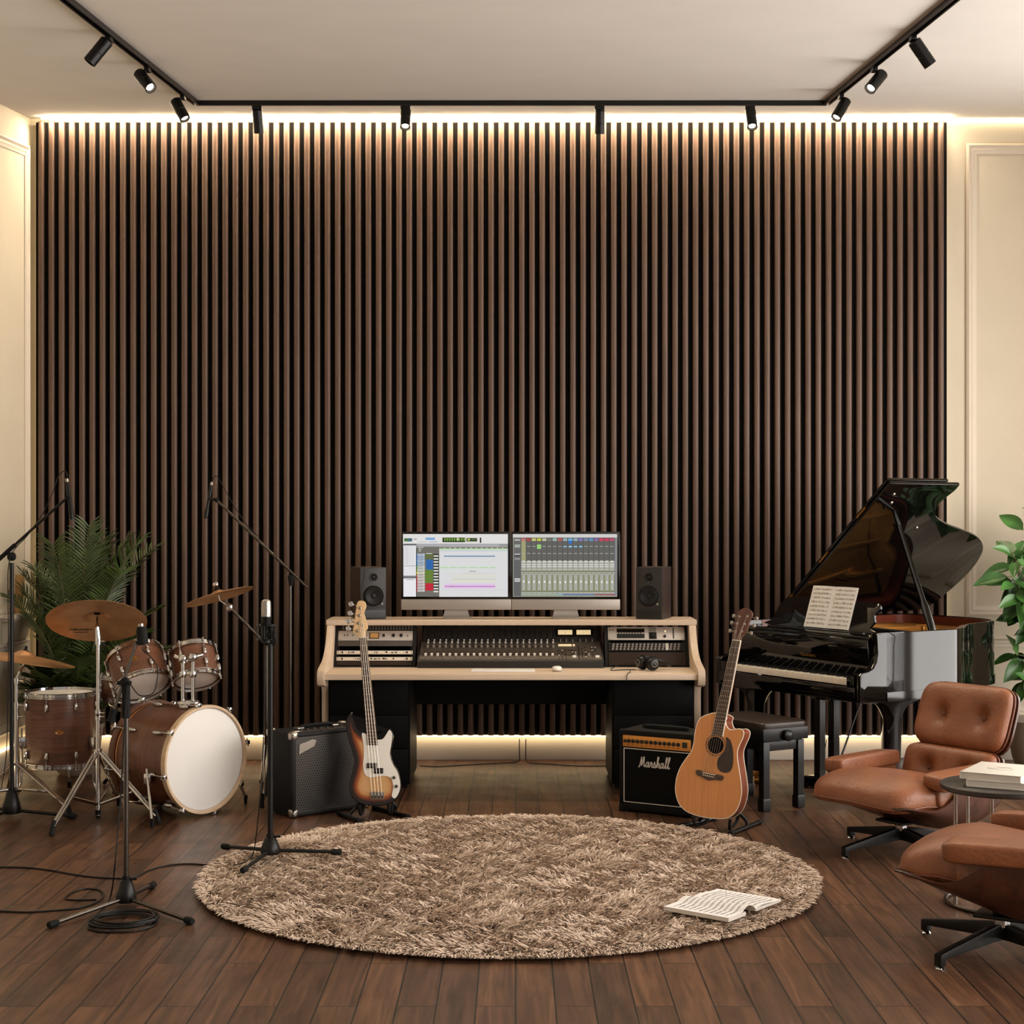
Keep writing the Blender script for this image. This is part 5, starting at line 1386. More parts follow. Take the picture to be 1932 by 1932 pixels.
# bass drum
nb = V((.80, -.60, 0)).normalized()
BDc = P(394, 1436, YBD); BDR = 0.288
Lb = 0.46
BDm = V((BDc.x, BDc.y, 0.322))
mid = BDm - nb * (Lb / 2 + .03)
mxb = axis_mx(mid, nb)
bd = thing('bass_drum', 'dark walnut bass drum with plain white front head', 'drum', mx=mxb, group='drum kit shells')
h = Lb / 2
B().lathe([(BDR, -h), (BDR, h), (BDR - .008, h), (BDR - .008, -h), (BDR, -h)], 72).build('shell', 'drumwood', bd)
B().lathe([(0, h + .004), (BDR - .01, h + .004), (BDR + .006, h - .004)], 72).build('front_head', 'drumhead', bd)
B().lathe([(0, -h - .004), (BDR - .01, -h - .004), (BDR + .006, -h + .004)], 72).build('batter_head', 'drumhead', bd)
for s in (1, -1):
    B().lathe([(BDR + .004, s * (h - .022)), (BDR + .019, s * (h - .022)), (BDR + .021, s * (h + .003)), (BDR + .019, s * (h + .013)), (BDR + .006, s * (h + .013)), (BDR + .004, s * (h + .004)), (BDR + .004, s * (h - .022))], 72).build('hoop', 'maple' if s > 0 else 'drumwood', bd)
    B().lathe([(BDR + .001, s * (h - .036)), (BDR + .004, s * (h - .034)), (BDR + .004, s * (h - .03)), (BDR + .001, s * (h - .028))], 72).build('inlay_ring', 'badge', bd)
lug = None
for s in (1, -1):
    for i in range(8):
        a = 2 * pi * (i + .25) / 8
        if lug is None:
            b = B().pad(.03, .024, .07, M.Translation((BDR + .012, 0, h - .12)), .8, .7, 12, 16)
            b.cyl((BDR + .020, 0, h - .10), (BDR + .030, 0, h + .01), .004, n=8)
            b.box(BDR + .02, BDR + .042, -.012, .012, h - .008, h + .026, .004); b.box(BDR + .028, BDR + .034, -.024, .024, h + .012, h + .02, .003)
            o = lug = b.build('claw_lug', 'chrome', bd)
        else: o = dup(lug, bd)
        o.matrix_local = M.Rotation(a, 4, 'Z') @ (M.Rotation(pi, 4, 'X') if s < 0 else M())
inv = mxb.inverted()
for (px, py) in ((287, 1562), (500, 1545)):
    sgn = -1 if px < 400 else 1
    tip = G(px, py, 0.0) if px < 400 else V((-1.60, 9.42, 0))
    side = V((nb.y, -nb.x, 0)) * sgn    # lateral of the drum
    side = V((-.60, -.80, 0)) if px < 400 else V((.60, .80, 0))
    st0 = mid + nb * .10 + side * (BDR + .015) + V((0, 0, -.08))
    b = B().box(-.03, .03, -.02, .02, -.03, .03, .008, mx=inv @ axis_mx(st0, V((0, 0, 1)))).build('spur_bracket', 'chrome', bd)
    B().tube([inv @ (st0 + V((0, 0, .05)) + side * .01), inv @ (tip + V((0, 0, .03)))], .008, 12).build('spur', 'chrome', bd)
    B().tube([inv @ (tip + V((0, 0, .05))), inv @ (tip + V((0, 0, .0)))], [.012, .008], 12).build('rubber_foot', 'rubber', bd)
# tom holder on the bass drum
hb = P(356, 1322, 9.13)
drumtop = mid.z + BDR
hold = thing('tom_holder', 'chrome double-post tom holder on top of the bass drum', 'tom holder', (hb.x, hb.y, drumtop))
B().pad(.13, .085, .035, M.Translation((0, 0, .021)), .6, .6).build('base_plate', 'chrome', hold)
for px, py0 in ((345, 1243), (364, 1240)):
    xx = P(px, 1300, 9.13).x - hb.x; zt_ = P(px, py0, 9.13).z - drumtop
    B().cyl((xx, 0, .02), (xx, 0, zt_), .0115, n=18).build('post', 'chrome', hold)
    for zz in (.10, .115):
        B().lathe([(0, .018), (.018, .018), (.021, .012), (.021, -.012), (.018, -.018), (0, -.018)], 18, M.Translation((xx, 0, P(0, 1272, 9.13).z - drumtop))).build('memory_lock', 'chrome', hold); break
    B().pad(.05, .05, .05, M.Translation((xx, 0, zt_)), .8, .8).build('ratchet', 'chrome', hold)
    s = -1 if px < 350 else 1
    B().cyl((xx, 0, zt_), (xx + s * .05, .03, zt_ + .012), .012, n=14).cyl((xx, -.03, zt_ - .02), (xx - s * .02, -.06, zt_ - .015), .005, n=10).build('tom_arm', 'chrome', hold)
# rack toms
drum('rack_tom', 'walnut rack tom with gold badge on the cymbal-stand side of the bass drum', P(261, 1266, 9.33), V((-.36, .50, .80)), .157, .20, 6, roll=R(100), badge_ang=R(-4))
drum('rack_tom', 'smaller walnut rack tom mounted nearer the desk', P(367, 1255, 9.38), V((-.22, .46, .87)), .127, .185, 6, roll=R(62))
# floor tom
FTc = V(((115.5 - CX) / FPX * 9.72, 9.72, 0))
zt1, zb1 = HC - (1304 - CY) / FPX * 9.72, HC - (1448 - CY) / FPX * 9.60
ft, mft = drum('floor_tom', 'large walnut floor tom with oval badge standing on three chrome legs', V((FTc.x, FTc.y, (zt1 + zb1) / 2)), V((0, 0, 1)), .210, zt1 - zb1 - .03, 8, roll=R(-90 + 22.5), badge_ang=R(-3), wood_m='drumwood', lug_len=.055)
inv = mft.inverted()
for ang in (R(200), R(340), R(95)):
    c = V((FTc.x + .232 * math.cos(ang), FTc.y + .232 * math.sin(ang), 0))
    o_ = V((math.cos(ang), math.sin(ang), 0))
    pts = [c + V((0, 0, .42)), c + V((0, 0, .10)), c + V((0, 0, .085)) + o_ * .004, c + o_ * .03 + V((0, 0, .02))]
    lgo = B().tube([inv @ p for p in smooth(pts, 5, False)], .006, 10).build('leg', 'chrome', ft)
    B().tube([inv @ (c + o_ * .022 + V((0, 0, .036))), inv @ (c + o_ * .034)], [.012, .014], 12).build('rubber_foot', 'rubber', lgo)
    B().box(-.022, .022, -.018, .018, -.035, .035, .006, mx=inv @ M.Translation(c - o_ * .006 + V((0, 0, .33))) @ M.Rotation(ang, 4, 'Z')).build('leg_bracket', 'chrome', ft)
# snare on its stand
SN = V((-2.43, 9.96, 0))
drum('snare_drum', 'shallow walnut snare drum half hidden behind the rack tom', V((SN.x, SN.y, .625)), V((.05, .05, 1)), .165, .13, 8, lug_len=.03)
sst = thing('snare_stand', 'chrome snare stand under the small snare drum', 'snare stand', (SN.x, SN.y, 0), group='drum hardware stands')
B().cyl((0, 0, .05), (0, 0, .50), .012, n=14).build('post', 'chrome', sst)
for i in range(3):
    a = 2 * pi * i / 3 + .4; d = V((math.cos(a), math.sin(a), 0))
    l_ = B().tube([V((0, 0, .30)), d * .22 + V((0, 0, .012))], .007, 10).build('leg', 'chrome', sst)
    B().tube([d * .20 + V((0, 0, .035)), d * .23 + V((0, 0, .01))], .012, 10).build('rubber_foot', 'rubber', l_)
    B().tube([V((0, 0, .48)), d * .17 + V((0, 0, .508)), d * .197 + V((0, 0, .55))], .006, 8).build('basket_arm', 'chrome', sst)
# throne-side kick pedal is out of sight behind the bass drum; only its shadowed board shows under the toms

# cymbals
def cymbal(label, c, up, r, script=False, bellr=.2):
    mx = axis_mx(c, up)
    t = thing('cymbal', label, 'cymbal', mx=mx, group='bronze cymbals of the drum kit')
    prof = []
    for i in range(15):
        u = i / 14; rr_ = .006 + (r - .006) * u
        z = -.030 * (u ** 1.6) * (r / .28) + (.026 * (r / .28) * max(0, math.cos(min(1, u / bellr) * pi / 2)))
        prof.append((rr_, z))
    prof2 = [(a_, z - .0016) for a_, z in prof[::-1]]
    B().lathe(prof + prof2 + [prof[0]], 96).build('plate', 'cymbal', t, ang=60)
    b = B()
    b.lathe([(.004, .05), (.008, .05), (.008, .03), (.018, .028), (.018, .018), (.004, .018)], 16)
    b.build('wing_nut_and_felt', 'rubber', t)
    return t, mx
def cymbal_material():
    m, nt, b = base_mat('lathed_bronze')
    tc = N(nt, 'ShaderNodeTexCoord'); sp = N(nt, 'ShaderNodeSeparateXYZ'); nt.links.new(tc.outputs['Object'], sp.inputs[0])
    cb_ = N(nt, 'ShaderNodeCombineXYZ'); nt.links.new(sp.outputs['X'], cb_.inputs['X']); nt.links.new(sp.outputs['Y'], cb_.inputs['Y'])
    ln = N(nt, 'ShaderNodeVectorMath', operation='LENGTH'); nt.links.new(cb_.outputs[0], ln.inputs[0])
    ml = N(nt, 'ShaderNodeMath', operation='MULTIPLY'); ml.inputs[1].default_value = 900; nt.links.new(ln.outputs['Value'], ml.inputs[0])
    sn = N(nt, 'ShaderNodeMath', operation='SINE'); nt.links.new(ml.outputs[0], sn.inputs[0])
    nz = N(nt, 'ShaderNodeTexNoise'); nz.inputs['Scale'].default_value = 7; nz.inputs['Detail'].default_value = 5; nt.links.new(tc.outputs['Object'], nz.inputs['Vector'])
    rp = N(nt, 'ShaderNodeValToRGB'); rp.color_ramp.elements[0].position = .3; rp.color_ramp.elements[1].position = .7
    rp.color_ramp.elements[0].color = C(168, 118, 76); rp.color_ramp.elements[1].color = C(206, 156, 108)
    nt.links.new(nz.outputs['Fac'], rp.inputs['Fac']); nt.links.new(rp.outputs['Color'], b.inputs['Base Color'])
    b.inputs['Metallic'].default_value = 0.55; b.inputs['Roughness'].default_value = 0.36
    bp = N(nt, 'ShaderNodeBump'); bp.inputs['Strength'].default_value = .12; bp.inputs['Distance'].default_value = .002
    nt.links.new(sn.outputs[0], bp.inputs['Height']); nt.links.new(bp.outputs['Normal'], b.inputs['Normal'])
    return m
MT['cymbal'] = cymbal_material()
YR = 9.28
rc = P(183, 1163, YR)
ride, mr_ = cymbal('large ride cymbal tilted to show its underside in front of the palm', rc, V((-.08, .47, .88)), .287)
# dark script on the underside
b = B()
sx = [(-.20, -.150), (-.185, -.128), (-.17, -.150), (-.15, -.132), (-.16, -.155), (-.135, -.145), (-.12, -.165), (-.11, -.140), (-.10, -.168), (-.085, -.150), (-.075, -.172), (-.06, -.155), (-.04, -.168), (-.02, -.162)]
def under(x, y):
    u = math.hypot(x, y) / .287
    return (x, y, -.030 * (u ** 1.6) * 1.025 - .0026)
b.tube(smooth([under(.02 - x * .75, y * .62 - .05) for x, y in sx], 5, False), .0022, 6)
b.tube(smooth([under(.05 - x * .5, y * .3 - .13) for x, y in sx], 4, False), .0013, 6)
b.build('script_lettering', 'knobb', ride)
cymbal('cymbal cut by the frame edge beside the palm, sloping down towards the floor tom', P(47, 1235, 9.42), V((.16, .06, .98)), .298)
cymbal('small crash cymbal on a long boom arm to the side of the rack toms', P(411, 1119, 9.45), V((-.28, .12, .95)), .212)

def tripod(t, hub, tips, ztop, zlow, rr=.0075, double=True, mtl='chrome', mid_t=.55):
    """braced drum-hardware legs; coordinates local to t"""
    for tip in tips:
        tip = V(tip); top = V((hub[0], hub[1], ztop)) + (V((tip.x - hub[0], tip.y - hub[1], 0)).normalized() * .025)
        d = tip - top; sidev = d.cross(V((0, 0, 1))).normalized() * .0115
        b = B()
        end = tip + V((0, 0, .035)) - d.normalized() * .02
        for s in ((-1, 1) if double else (0,)):
            b.tube([top + sidev * s, end + sidev * s * .8], rr, 8)
        lg_ = b.build('leg', mtl, t)
        m_ = top + d * mid_t
        B().tube([m_, V((hub[0], hub[1], zlow)) + V((tip.x - hub[0], tip.y - hub[1], 0)).normalized() * .02], rr * 1.2, 8).build('brace', mtl, lg_)
        B().tube([end + V((0, 0, .02)) - d.normalized() * .02, end, tip + V((0, 0, .006))], [.011, .013, .015], 12).build('rubber_foot', 'rubber', lg_)

# ride stand
RSx = P(185, 1500, 8.98)
rs_ = thing('cymbal_stand', 'chrome cymbal stand under the large ride cymbal', 'cymbal stand', (RSx.x, 8.98, 0), group='drum hardware stands')
L = rs_.location
zz = lambda py, Y=8.98: HC - (py - CY) / FPX * Y
B().cyl((0, 0, zz(1538)), (0, 0, zz(1352)), .0135, n=18).build('lower_tube', 'chrome', rs_)
B().cyl((0, 0, zz(1352)), (0, 0, zz(1210)), .0105, n=18).build('upper_tube', 'chrome', rs_)
for py, r_ in ((1352, .018), (1210, .016), (1345, .018)):
    B().lathe([(.008, -.02), (r_, -.018), (r_, .018), (.008, .02)], 18, M.Translation((0, 0, zz(py)))).cyl((0, 0, zz(py)), (.04, -.01, zz(py)), .004, n=8).build('clamp', 'chrome', rs_)
tp = rc - L
B().tube([(0, 0, zz(1212)), (0.0, -.01, zz(1186)), (tp.x, tp.y, tp.z - .004)], [.016, .012, .005], 14).build('tilter', 'chrome', rs_)
hz = zz(1420)
tripod(rs_, (0, 0), [G(97, 1578) - L, G(300, 1556) - L, V((.03, .36, 0))], hz, zz(1516))
B().lathe([(.0135, -.02), (.022, -.02), (.022, .02), (.0135, .02)], 18, M.Translation((0, 0, hz))).build('leg_collar', 'chrome', rs_)
B().cyl((0, 0, .0), (0, 0, zz(1528)), .012, .016, 14).build('rubber_tip', 'rubber', rs_)
# left stand
LSx = (31 - CX) / FPX * 9.36
ls_ = thing('cymbal_stand', 'chrome cymbal stand at the frame edge beside the floor tom', 'cymbal stand', (LSx, 9.36, 0), group='drum hardware stands')
z9 = lambda py: HC - (py - CY) / FPX * 9.36
B().cyl((0, 0, .04), (0, 0, z9(1330)), .0135, n=18).build('lower_tube', 'chrome', ls_)
B().cyl((0, 0, z9(1330)), (0, 0, z9(1282)), .0105, n=18).build('upper_tube', 'chrome', ls_)
for py in (1330, 1284, 1352): B().lathe([(.008, -.018), (.018, -.016), (.018, .016), (.008, .018)], 18, M.Translation((0, 0, z9(py)))).cyl((0, 0, z9(py)), (.045, -.01, z9(py)), .004, n=8).build('clamp', 'chrome', ls_)
cpt = P(47, 1235, 9.42) - ls_.location
B().tube([(0, 0, z9(1282)), (.02, .0, z9(1268)), (cpt.x - .01, cpt.y, cpt.z - .07), (cpt.x, cpt.y, cpt.z - .004)], [.01, .009, .007, .005], 12).build('tilter', 'chrome', ls_)
tripod(ls_, (0, 0), [V((.40, -.30, 0)), V((-.20, -.36, 0)), V((-.15, .32, 0))], z9(1440), .10)
# right boom stand (mostly behind the centre microphone stand)
CSx = (503 - CX) / FPX * 9.50
cs_ = thing('cymbal_stand', 'chrome boom cymbal stand holding the small crash, behind the standing microphone', 'cymbal stand', (CSx, 9.50, 0), group='drum hardware stands')
z95 = lambda py: HC - (py - CY) / FPX * 9.50
B().cyl((0, 0, .03), (0, 0, z95(1360)), .0135, n=16).build('lower_tube', 'gun', cs_)
B().cyl((0, 0, z95(1360)), (0, 0, z95(1215)), .010, n=16).build('upper_tube', 'gun', cs_)
elb = P(433, 1146, 9.46) - cs_.location; cc = P(411, 1119, 9.45) - cs_.location
B().tube([(.01, 0, z95(1222)), (0, 0, z95(1216)), elb], .0085, 12).build('boom_arm', 'gun', cs_)
B().pad(.04, .03, .05, M.Translation(elb), .8, .8, 10, 14).cyl(elb + V((-.005, -.015, 0)), elb + V((.0, -.03, .03)), .005, n=8).build('tilter', 'chrome', cs_)
B().tube([elb, cc + V((.014, -.006, -.045)), cc + V((0, 0, .0)), cc + V((-.014, .006, .045))], .0045, 10).build('cymbal_post', 'chrome', cs_)
B().pad(.036, .036, .03, M.Translation(cc + V((-.0145, .006, .05))), .8, .8, 10, 14).build('wing_nut', 'chrome', cs_)
lt = [G(494, 1527) - cs_.location, V((.30, .10, 0)), V((-.05, .36, 0))]
tripod(cs_, (0, 0), lt, z95(1405), .10)

# ================================================================== microphone stands and microphones
def mic_stand(name, label, hub, tips, pole_top, mtl, hub_r=.045, hub_h=.09, z0=0.0, leg_r=.0095, pole_r=.0115, sleeve=None):
    t = thing(name, label, 'microphone stand', hub, group='microphone stands')
    L = V(hub)
    B().lathe([(0, .018), (hub_r * .9, .018), (hub_r, .03), (hub_r * .86, hub_h * .55), (hub_r * .55, hub_h * .95), (hub_r * .4, hub_h), (0, hub_h)], 24).build('hub', 'blackmetal' if mtl != 'rubber' else 'rubber', t)
    for tip in tips:
        tp_ = V(tip) - L
        d = V((tp_.x, tp_.y, 0)).normalized()
        lg_ = B().tube([d * hub_r * .6 + V((0, 0, .034)), V((tp_.x, tp_.y, .016))], leg_r, 12).build('leg', mtl, t)
        e = V((tp_.x, tp_.y, .016))
        B().tube([e - d * .04 + V((0, 0, .002)), e - d * .03, e + d * .006, e + d * .012], [.0125, .0155, .0155, .012], 14).build('rubber_foot', 'rubber', lg_)
    B().cyl((0, 0, hub_h * .8), (0, 0, pole_top), pole_r, n=16).build('pole', mtl, t)
    B().cyl((hub_r * .3, 0, hub_h * 1.02), (hub_r * 1.0, 0, hub_h * 1.02), .006, n=10).cyl((0, 0, hub_h * .97), (0, 0, hub_h * 1.15), pole_r * 1.5, n=14).build('hub_collar', 'blackmetal', t)
    if sleeve:
        B().cyl((0, 0, sleeve[0]), (0, 0, sleeve[1]), pole_r * 1.55, n=16).build('clutch', 'rubber', t)
    return t
# centre stand with large condenser microphone
zr = 0.03
hubC = V((-1.196, 7.75, 0.040))
zC = lambda py: HC - (py - CY) / FPX * 7.75 - .040
stC = mic_stand('microphone_stand', 'straight black microphone stand standing on the shag rug edge', hubC, [(-.865, 7.80, 0), (-1.455, 7.93, 0), (-1.268, 7.40, 0)], zC(1215), 'blackmetal', .05, .10, pole_r=.0135)
mcx = (502 - CX) / FPX * 7.75
mic = thing('condenser_microphone', 'large black condenser microphone with silver mesh head in a shock mount', 'microphone', (mcx, 7.75, 0.040 + zC(1213)))
zm = lambda py: zC(py) - zC(1213)
r_ = .0245
B().lathe([(0, zm(1214)), (r_, zm(1212)), (r_, zm(1167)), (r_ * 1.05, zm(1166)), (r_ * 1.05, zm(1163)), (0, zm(1163))], 32).build('body', 'blackmetal', mic)
B().lathe([(r_, zm(1163)), (r_ * .98, zm(1140)), (r_ * .9, zm(1134)), (r_ * .6, zm(1131.5)), (0, zm(1131))], 32).build('mesh_head', 'satin', mic)
B().lathe([(r_ * 1.03, -.006), (r_ * 1.03, .004)], 32, M.Translation((0, 0, zm(1149)))).build('mesh_band', 'satin', mic)
sm_o = B()
for py, k_ in ((1180, 1.9), (1206, 1.9)):
    sm_o.tube([(math.cos(a) * r_ * k_, math.sin(a) * r_ * k_, zm(py)) for a in np.linspace(0, 2 * pi, 28, endpoint=False)], .0035, 8, closed=True)
for i in range(8):
    a = 2 * pi * i / 8
    sm_o.tube([(math.cos(a) * r_ * 1.9, math.sin(a) * r_ * 1.9, zm(1180)), (math.cos(a + .3) * r_ * 1.05, math.sin(a + .3) * r_ * 1.05, zm(1186))], .0016, 6)
    sm_o.tube([(math.cos(a) * r_ * 1.9, math.sin(a) * r_ * 1.9, zm(1180)), (math.cos(a) * r_ * 1.9, math.sin(a) * r_ * 1.9, zm(1206))], .0018, 6)
sm_o.build('shock_mount', 'blackmetal', mic)
B().cyl((.02, -.01, zm(1198)), (.052, -.02, zm(1198)), .02, n=18).cyl((.03, -.01, zm(1185)), (.036, -.03, zm(1185)), .013, n=14).box(-.006, .05, -.01, .01, zm(1218), zm(1196), .004).build('swivel_knob', 'rubber', mic)
def meshhead():
    m, nt, b = base_mat('silver_wire_mesh')
    tc = N(nt, 'ShaderNodeTexCoord'); ck = N(nt, 'ShaderNodeTexNoise'); ck.inputs['Scale'].default_value = 420
    nt.links.new(tc.outputs['Object'], ck.inputs['Vector'])
    rp = N(nt, 'ShaderNodeValToRGB'); rp.color_ramp.elements[0].position = .35; rp.color_ramp.elements[1].position = .6
    rp.color_ramp.elements[0].color = C(84, 78, 72); rp.color_ramp.elements[1].color = C(190, 184, 176)
    nt.links.new(ck.outputs['Fac'], rp.inputs['Fac']); nt.links.new(rp.outputs['Color'], b.inputs['Base Color'])
    b.inputs['Metallic'].default_value = .8; b.inputs['Roughness'].default_value = .35
    return m
mm_ = meshhead()
for o in scene.objects:
    if o.name == 'mesh_head': o.data.materials.clear(); o.data.materials.append(mm_)
# near stand in front of the toms
hubN = V((-1.703, 6.95, 0.0))
zN = lambda py: HC - (py - CY) / FPX * 6.95
stN = mic_stand('microphone_stand', 'steel microphone stand with three splayed legs beside the coiled cable', hubN, [(-1.92, 6.565, 0), (-1.352, 6.62, 0), (-1.66, 7.28, 0)], zN(1292), 'gun', .046, .115, sleeve=(zN(1355), zN(1290)))
L = hubN
pv = P(236, 1288, 6.95) - L
e0, e1 = P(208, 1362, 6.93) - L, P(257, 1213, 6.97) - L
B().pad(.04, .04, .05, M.Translation(pv), .8, .8, 10, 14).cyl(pv + V((-.03, -.01, 0)), pv + V((.03, -.012, 0)), .009, n=12).build('boom_clamp', 'rubber', stN)
B().tube([e0, e1], .0075, 12).build('boom_arm', 'gun', stN)
B().cyl(e0, e0 + (e1 - e0) * .16, .016, n=14).build('counterweight', 'rubber', stN)
mn = thing('instrument_microphone', 'stubby black microphone above the rack tom on the steel stand', 'microphone', L + e1)
q = P(270, 1216, 6.97) - (L + e1); q2 = P(266, 1182, 6.97) - (L + e1)
B().tube([V((0, 0, 0)), V((.012, 0, .01)), q + V((0, 0, -.0))], .006, 10).build('clip', 'rubber', mn)
dq = (q2 - q)
B().lathe([(0, 0), (.022, 0), (.024, .01), (.024, dq.length * .75), (.018, dq.length), (0, dq.length)], 24, axis_mx(q, dq)).build('body', 'rubber', mn)
B().lathe([(.012, 0), (.012, .012), (0, .013)], 14, axis_mx(q2, dq)).build('connector', 'satin', mn)
cb = [P(241, 1283, 6.93), P(250, 1300 - 3, 6.9), P(262, 1311, 6.9), P(276, 1313, 6.9), P(290, 1306, 6.9), P(296, 1285, 6.93), P(297, 1260, 6.95), P(285, 1240, 6.95), P(271, 1228, 6.96), P(268.5, 1221, 6.965)]
single(B().tube(smooth(cb, 6, False), .0025, 8), 'microphone_cable', 'cable', 'thin black cable looping in front of the rack tom badge', 'cable')

# far-left boom stand
hubL = V(((22 - CX) / FPX * 9.03, 9.03, 0))
zL = lambda py: HC - (py - CY) / FPX * 9.03
stL = mic_stand('microphone_stand', 'tall black boom stand at the frame edge reaching over the palm', hubL, [G(140, 1545), V((-3.22, 9.25, 0)), V((-3.0, 8.66, 0))], zL(1062), 'blackmetal', .055, .14, pole_r=.0125)
L = hubL
pv = P(22, 1050, 9.03) - L
B().pad(.05, .04, .05, M.Translation(pv), .8, .8, 10, 14).cyl(pv + V((0, -.03, .01)), pv + V((.0, .03, .01)), .012, n=12).build('boom_clamp', 'rubber', stL)
e0, e1 = P(-60, 1108, 9.03) - L, P(124, 941, 9.03) - L
B().tube([e0, e1], .008, 12).build('boom_arm', 'blackmetal', stL)
B().cyl(e0 + (e1 - e0) * .30, e0 + (e1 - e0) * .48, .0125, n=12).build('boom_grip', 'rubber', stL)
ml = thing('pencil_microphone', 'slim black overhead microphone hanging above the palm fronds', 'microphone', L + e1)
a_, b_ = P(126, 902, 9.03) - (L + e1), P(136, 980, 9.03) - (L + e1)
d = b_ - a_
B().lathe([(0, 0), (.007, 0), (.009, .01), (.009, .04), (.0115, .05), (.0115, d.length * .72), (.014, d.length * .75), (.0135, d.length), (0, d.length)], 20, axis_mx(a_, d)).build('body', 'blackmetal', ml)
B().lathe([(.0095, .004), (.0095, .022)], 16, axis_mx(a_, d)).build('connector', 'satin', ml)
B().tube([V((0, 0, 0)), V((.012, 0, 0)), a_ + d * .45], [.008, .012, .015], 10).build('clip', 'rubber', ml)
cb = [P(127, 901, 8.985), P(126, 892, 8.985), P(120, 889, 8.985), P(110, 899, 8.985), P(101, 925, 8.985), P(88, 955, 8.985), P(72, 982, 8.985), P(52, 1010, 8.985), P(25, 1040, 8.985), P(16, 1070, 8.985), P(15, 1120, 8.985), P(16, 1200, 8.985), P(15, 1300, 8.985), P(12, 1420, 8.985), P(2, 1490, 8.96)]
single(B().tube(smooth(cb, 6, False), .0028, 8), 'microphone_cable', 'cable', 'black cable running down the tall boom stand at the frame edge', 'cable')
# overhead boom behind the amplifier
hubO = V(((548 - CX) / FPX * 9.85, 9.85, 0))
zO = lambda py: HC - (py - CY) / FPX * 9.85
stO = mic_stand('microphone_stand', 'thin boom stand rising behind the bass amplifier with its arm over the drums', hubO, [hubO + V((.13, .30, 0)), hubO + V((-.22, .26, 0)), hubO + V((.11, -.27, 0))], zO(1100), 'gun', .05, .12, pole_r=.0075)
L = hubO
pv = P(549, 1090, 9.85) - L
B().tube([pv + V((0, 0, -.05)), pv + V((0, 0, .0))], [.012, .018], 12).pad(.04, .035, .04, M.Translation(pv), .8, .8, 10, 14).build('boom_clamp', 'rubber', stO)
e0, e1 = P(580, 1109, 9.85) - L, P(406, 941, 9.85) - L
B().tube([e0, e0 + (e1 - e0) * .18, e0 + (e1 - e0) * .2, e1], [.007, .007, .009, .0085], 12).build('boom_arm', 'gun', stO)
B().cyl(e1 - (e1 - e0) * .03, e1, .014, n=12).build('arm_tip', 'rubber', stO)
mo = thing('pencil_microphone', 'slim black overhead microphone on the boom above the small crash', 'microphone', L + e1)
a_, b_ = P(400, 908, 9.85) - (L + e1), P(388, 978, 9.85) - (L + e1)
d = b_ - a_
B().lathe([(0, 0), (.006, 0), (.0085, .01), (.0085, .035), (.0105, .04), (.0105, d.length * .75), (.0135, d.length * .78), (.013, d.length), (0, d.length)], 20, axis_mx(a_, d)).build('body', 'blackmetal', mo)
B().lathe([(.009, .006), (.009, .024)], 16, axis_mx(a_, d)).build('connector', 'satin', mo)
B().tube([V((0, 0, 0)), V((-.02, 0, -.01)), a_ + d * .45], [.008, .009, .013], 10).build('clip', 'rubber', mo)
cb = [P(400.5, 906, 9.82), P(405, 899, 9.82), P(411, 901, 9.82), P(425, 925, 9.82), P(440, 952, 9.82), P(455, 975, 9.82), P(473, 999, 9.82), P(487, 1011, 9.82)]
b = B().tube(smooth(cb, 6, False), .0026, 8)
cb2 = [P(411, 901, 9.82), P(409.5, 925, 9.82), P(409.5, 946, 9.82)]
b.tube(smooth(cb2, 4, False), .0020, 8)
single(b, 'microphone_cable', 'cable', 'thin cable bowing above the overhead boom arm behind the drums', 'cable')

# floor cables
def fc(pts, r=.0042, z=.0045):
    return [G(px, py, z) for px, py in pts], r
def floor_cable(name, label, pts, r=.0042, z=.0045):
    w_, rr_ = fc(pts, r, z)
    return single(B().tube(smooth(w_, 8, False), rr_, 8), name, 'cable', label, 'cable')
floor_cable('floor_cable', 'black cable running from the frame edge to the steel microphone stand', [(-40, 1636), (0, 1636), (50, 1637), (95, 1642), (140, 1650), (180, 1655), (232, 1657), (262, 1652), (275, 1645), (300, 1636), (330, 1631), (365, 1630), (396, 1633)])
floor_cable('floor_cable', 'black cable with a small loop beside the steel microphone stand legs', [(-40, 1717), (0, 1719), (50, 1721), (100, 1718), (150, 1713), (180, 1703), (194, 1693), (194, 1684), (183, 1678), (160, 1677), (138, 1683), (124, 1693), (128, 1697), (150, 1698), (182, 1697)])
# coiled cable with the drop from the microphone
pts = []
rc_ = random.Random(8)
cc = G(233, 1743, 0)
for i in range(150):
    a = i / 150 * 2 * pi * 6.2
    rr_ = .128 + .018 * math.sin(i * .21) + rc_.uniform(-.003, .003)
    pts.append(V((cc.x + rr_ * math.cos(a) + .012 * math.sin(i * .06), cc.y + rr_ * .92 * math.sin(a), .006 + .009 * (i / 150 * 6.2 % 6.2) / 2.2)))
tail = [P(240, 1295, 6.90), P(233, 1400, 6.90), P(228, 1500, 6.92), P(222, 1570, 6.90), P(216, 1640, 6.88), G(209, 1690, .02), G(196, 1712, .006), G(178, 1730, .006), G(168, 1745, .006)]
b = B().tube(smooth(pts, 2, False), .0042, 8)
b.tube(smooth(tail, 6, False), .0032, 8)
b.tube(smooth([G(168, 1745, .006), G(170, 1753, .006), G(200, 1758, .006), G(250, 1757, .006), G(288, 1747, .006), G(296, 1735, .008), G(285, 1728, .012), G(270, 1724, .02)], 6, False), .0042, 8)
single(b, 'coiled_cable', 'cable', 'coiled black microphone cable lying between the steel stand legs', 'cable')
cb = [P(500, 1225, 7.70), P(497, 1400, 7.70), P(491, 1500, 7.70), P(484, 1570, 7.72), P(478, 1608, 7.74), G(466, 1624, .05), G(455, 1629, .05), G(442, 1632, .05)]
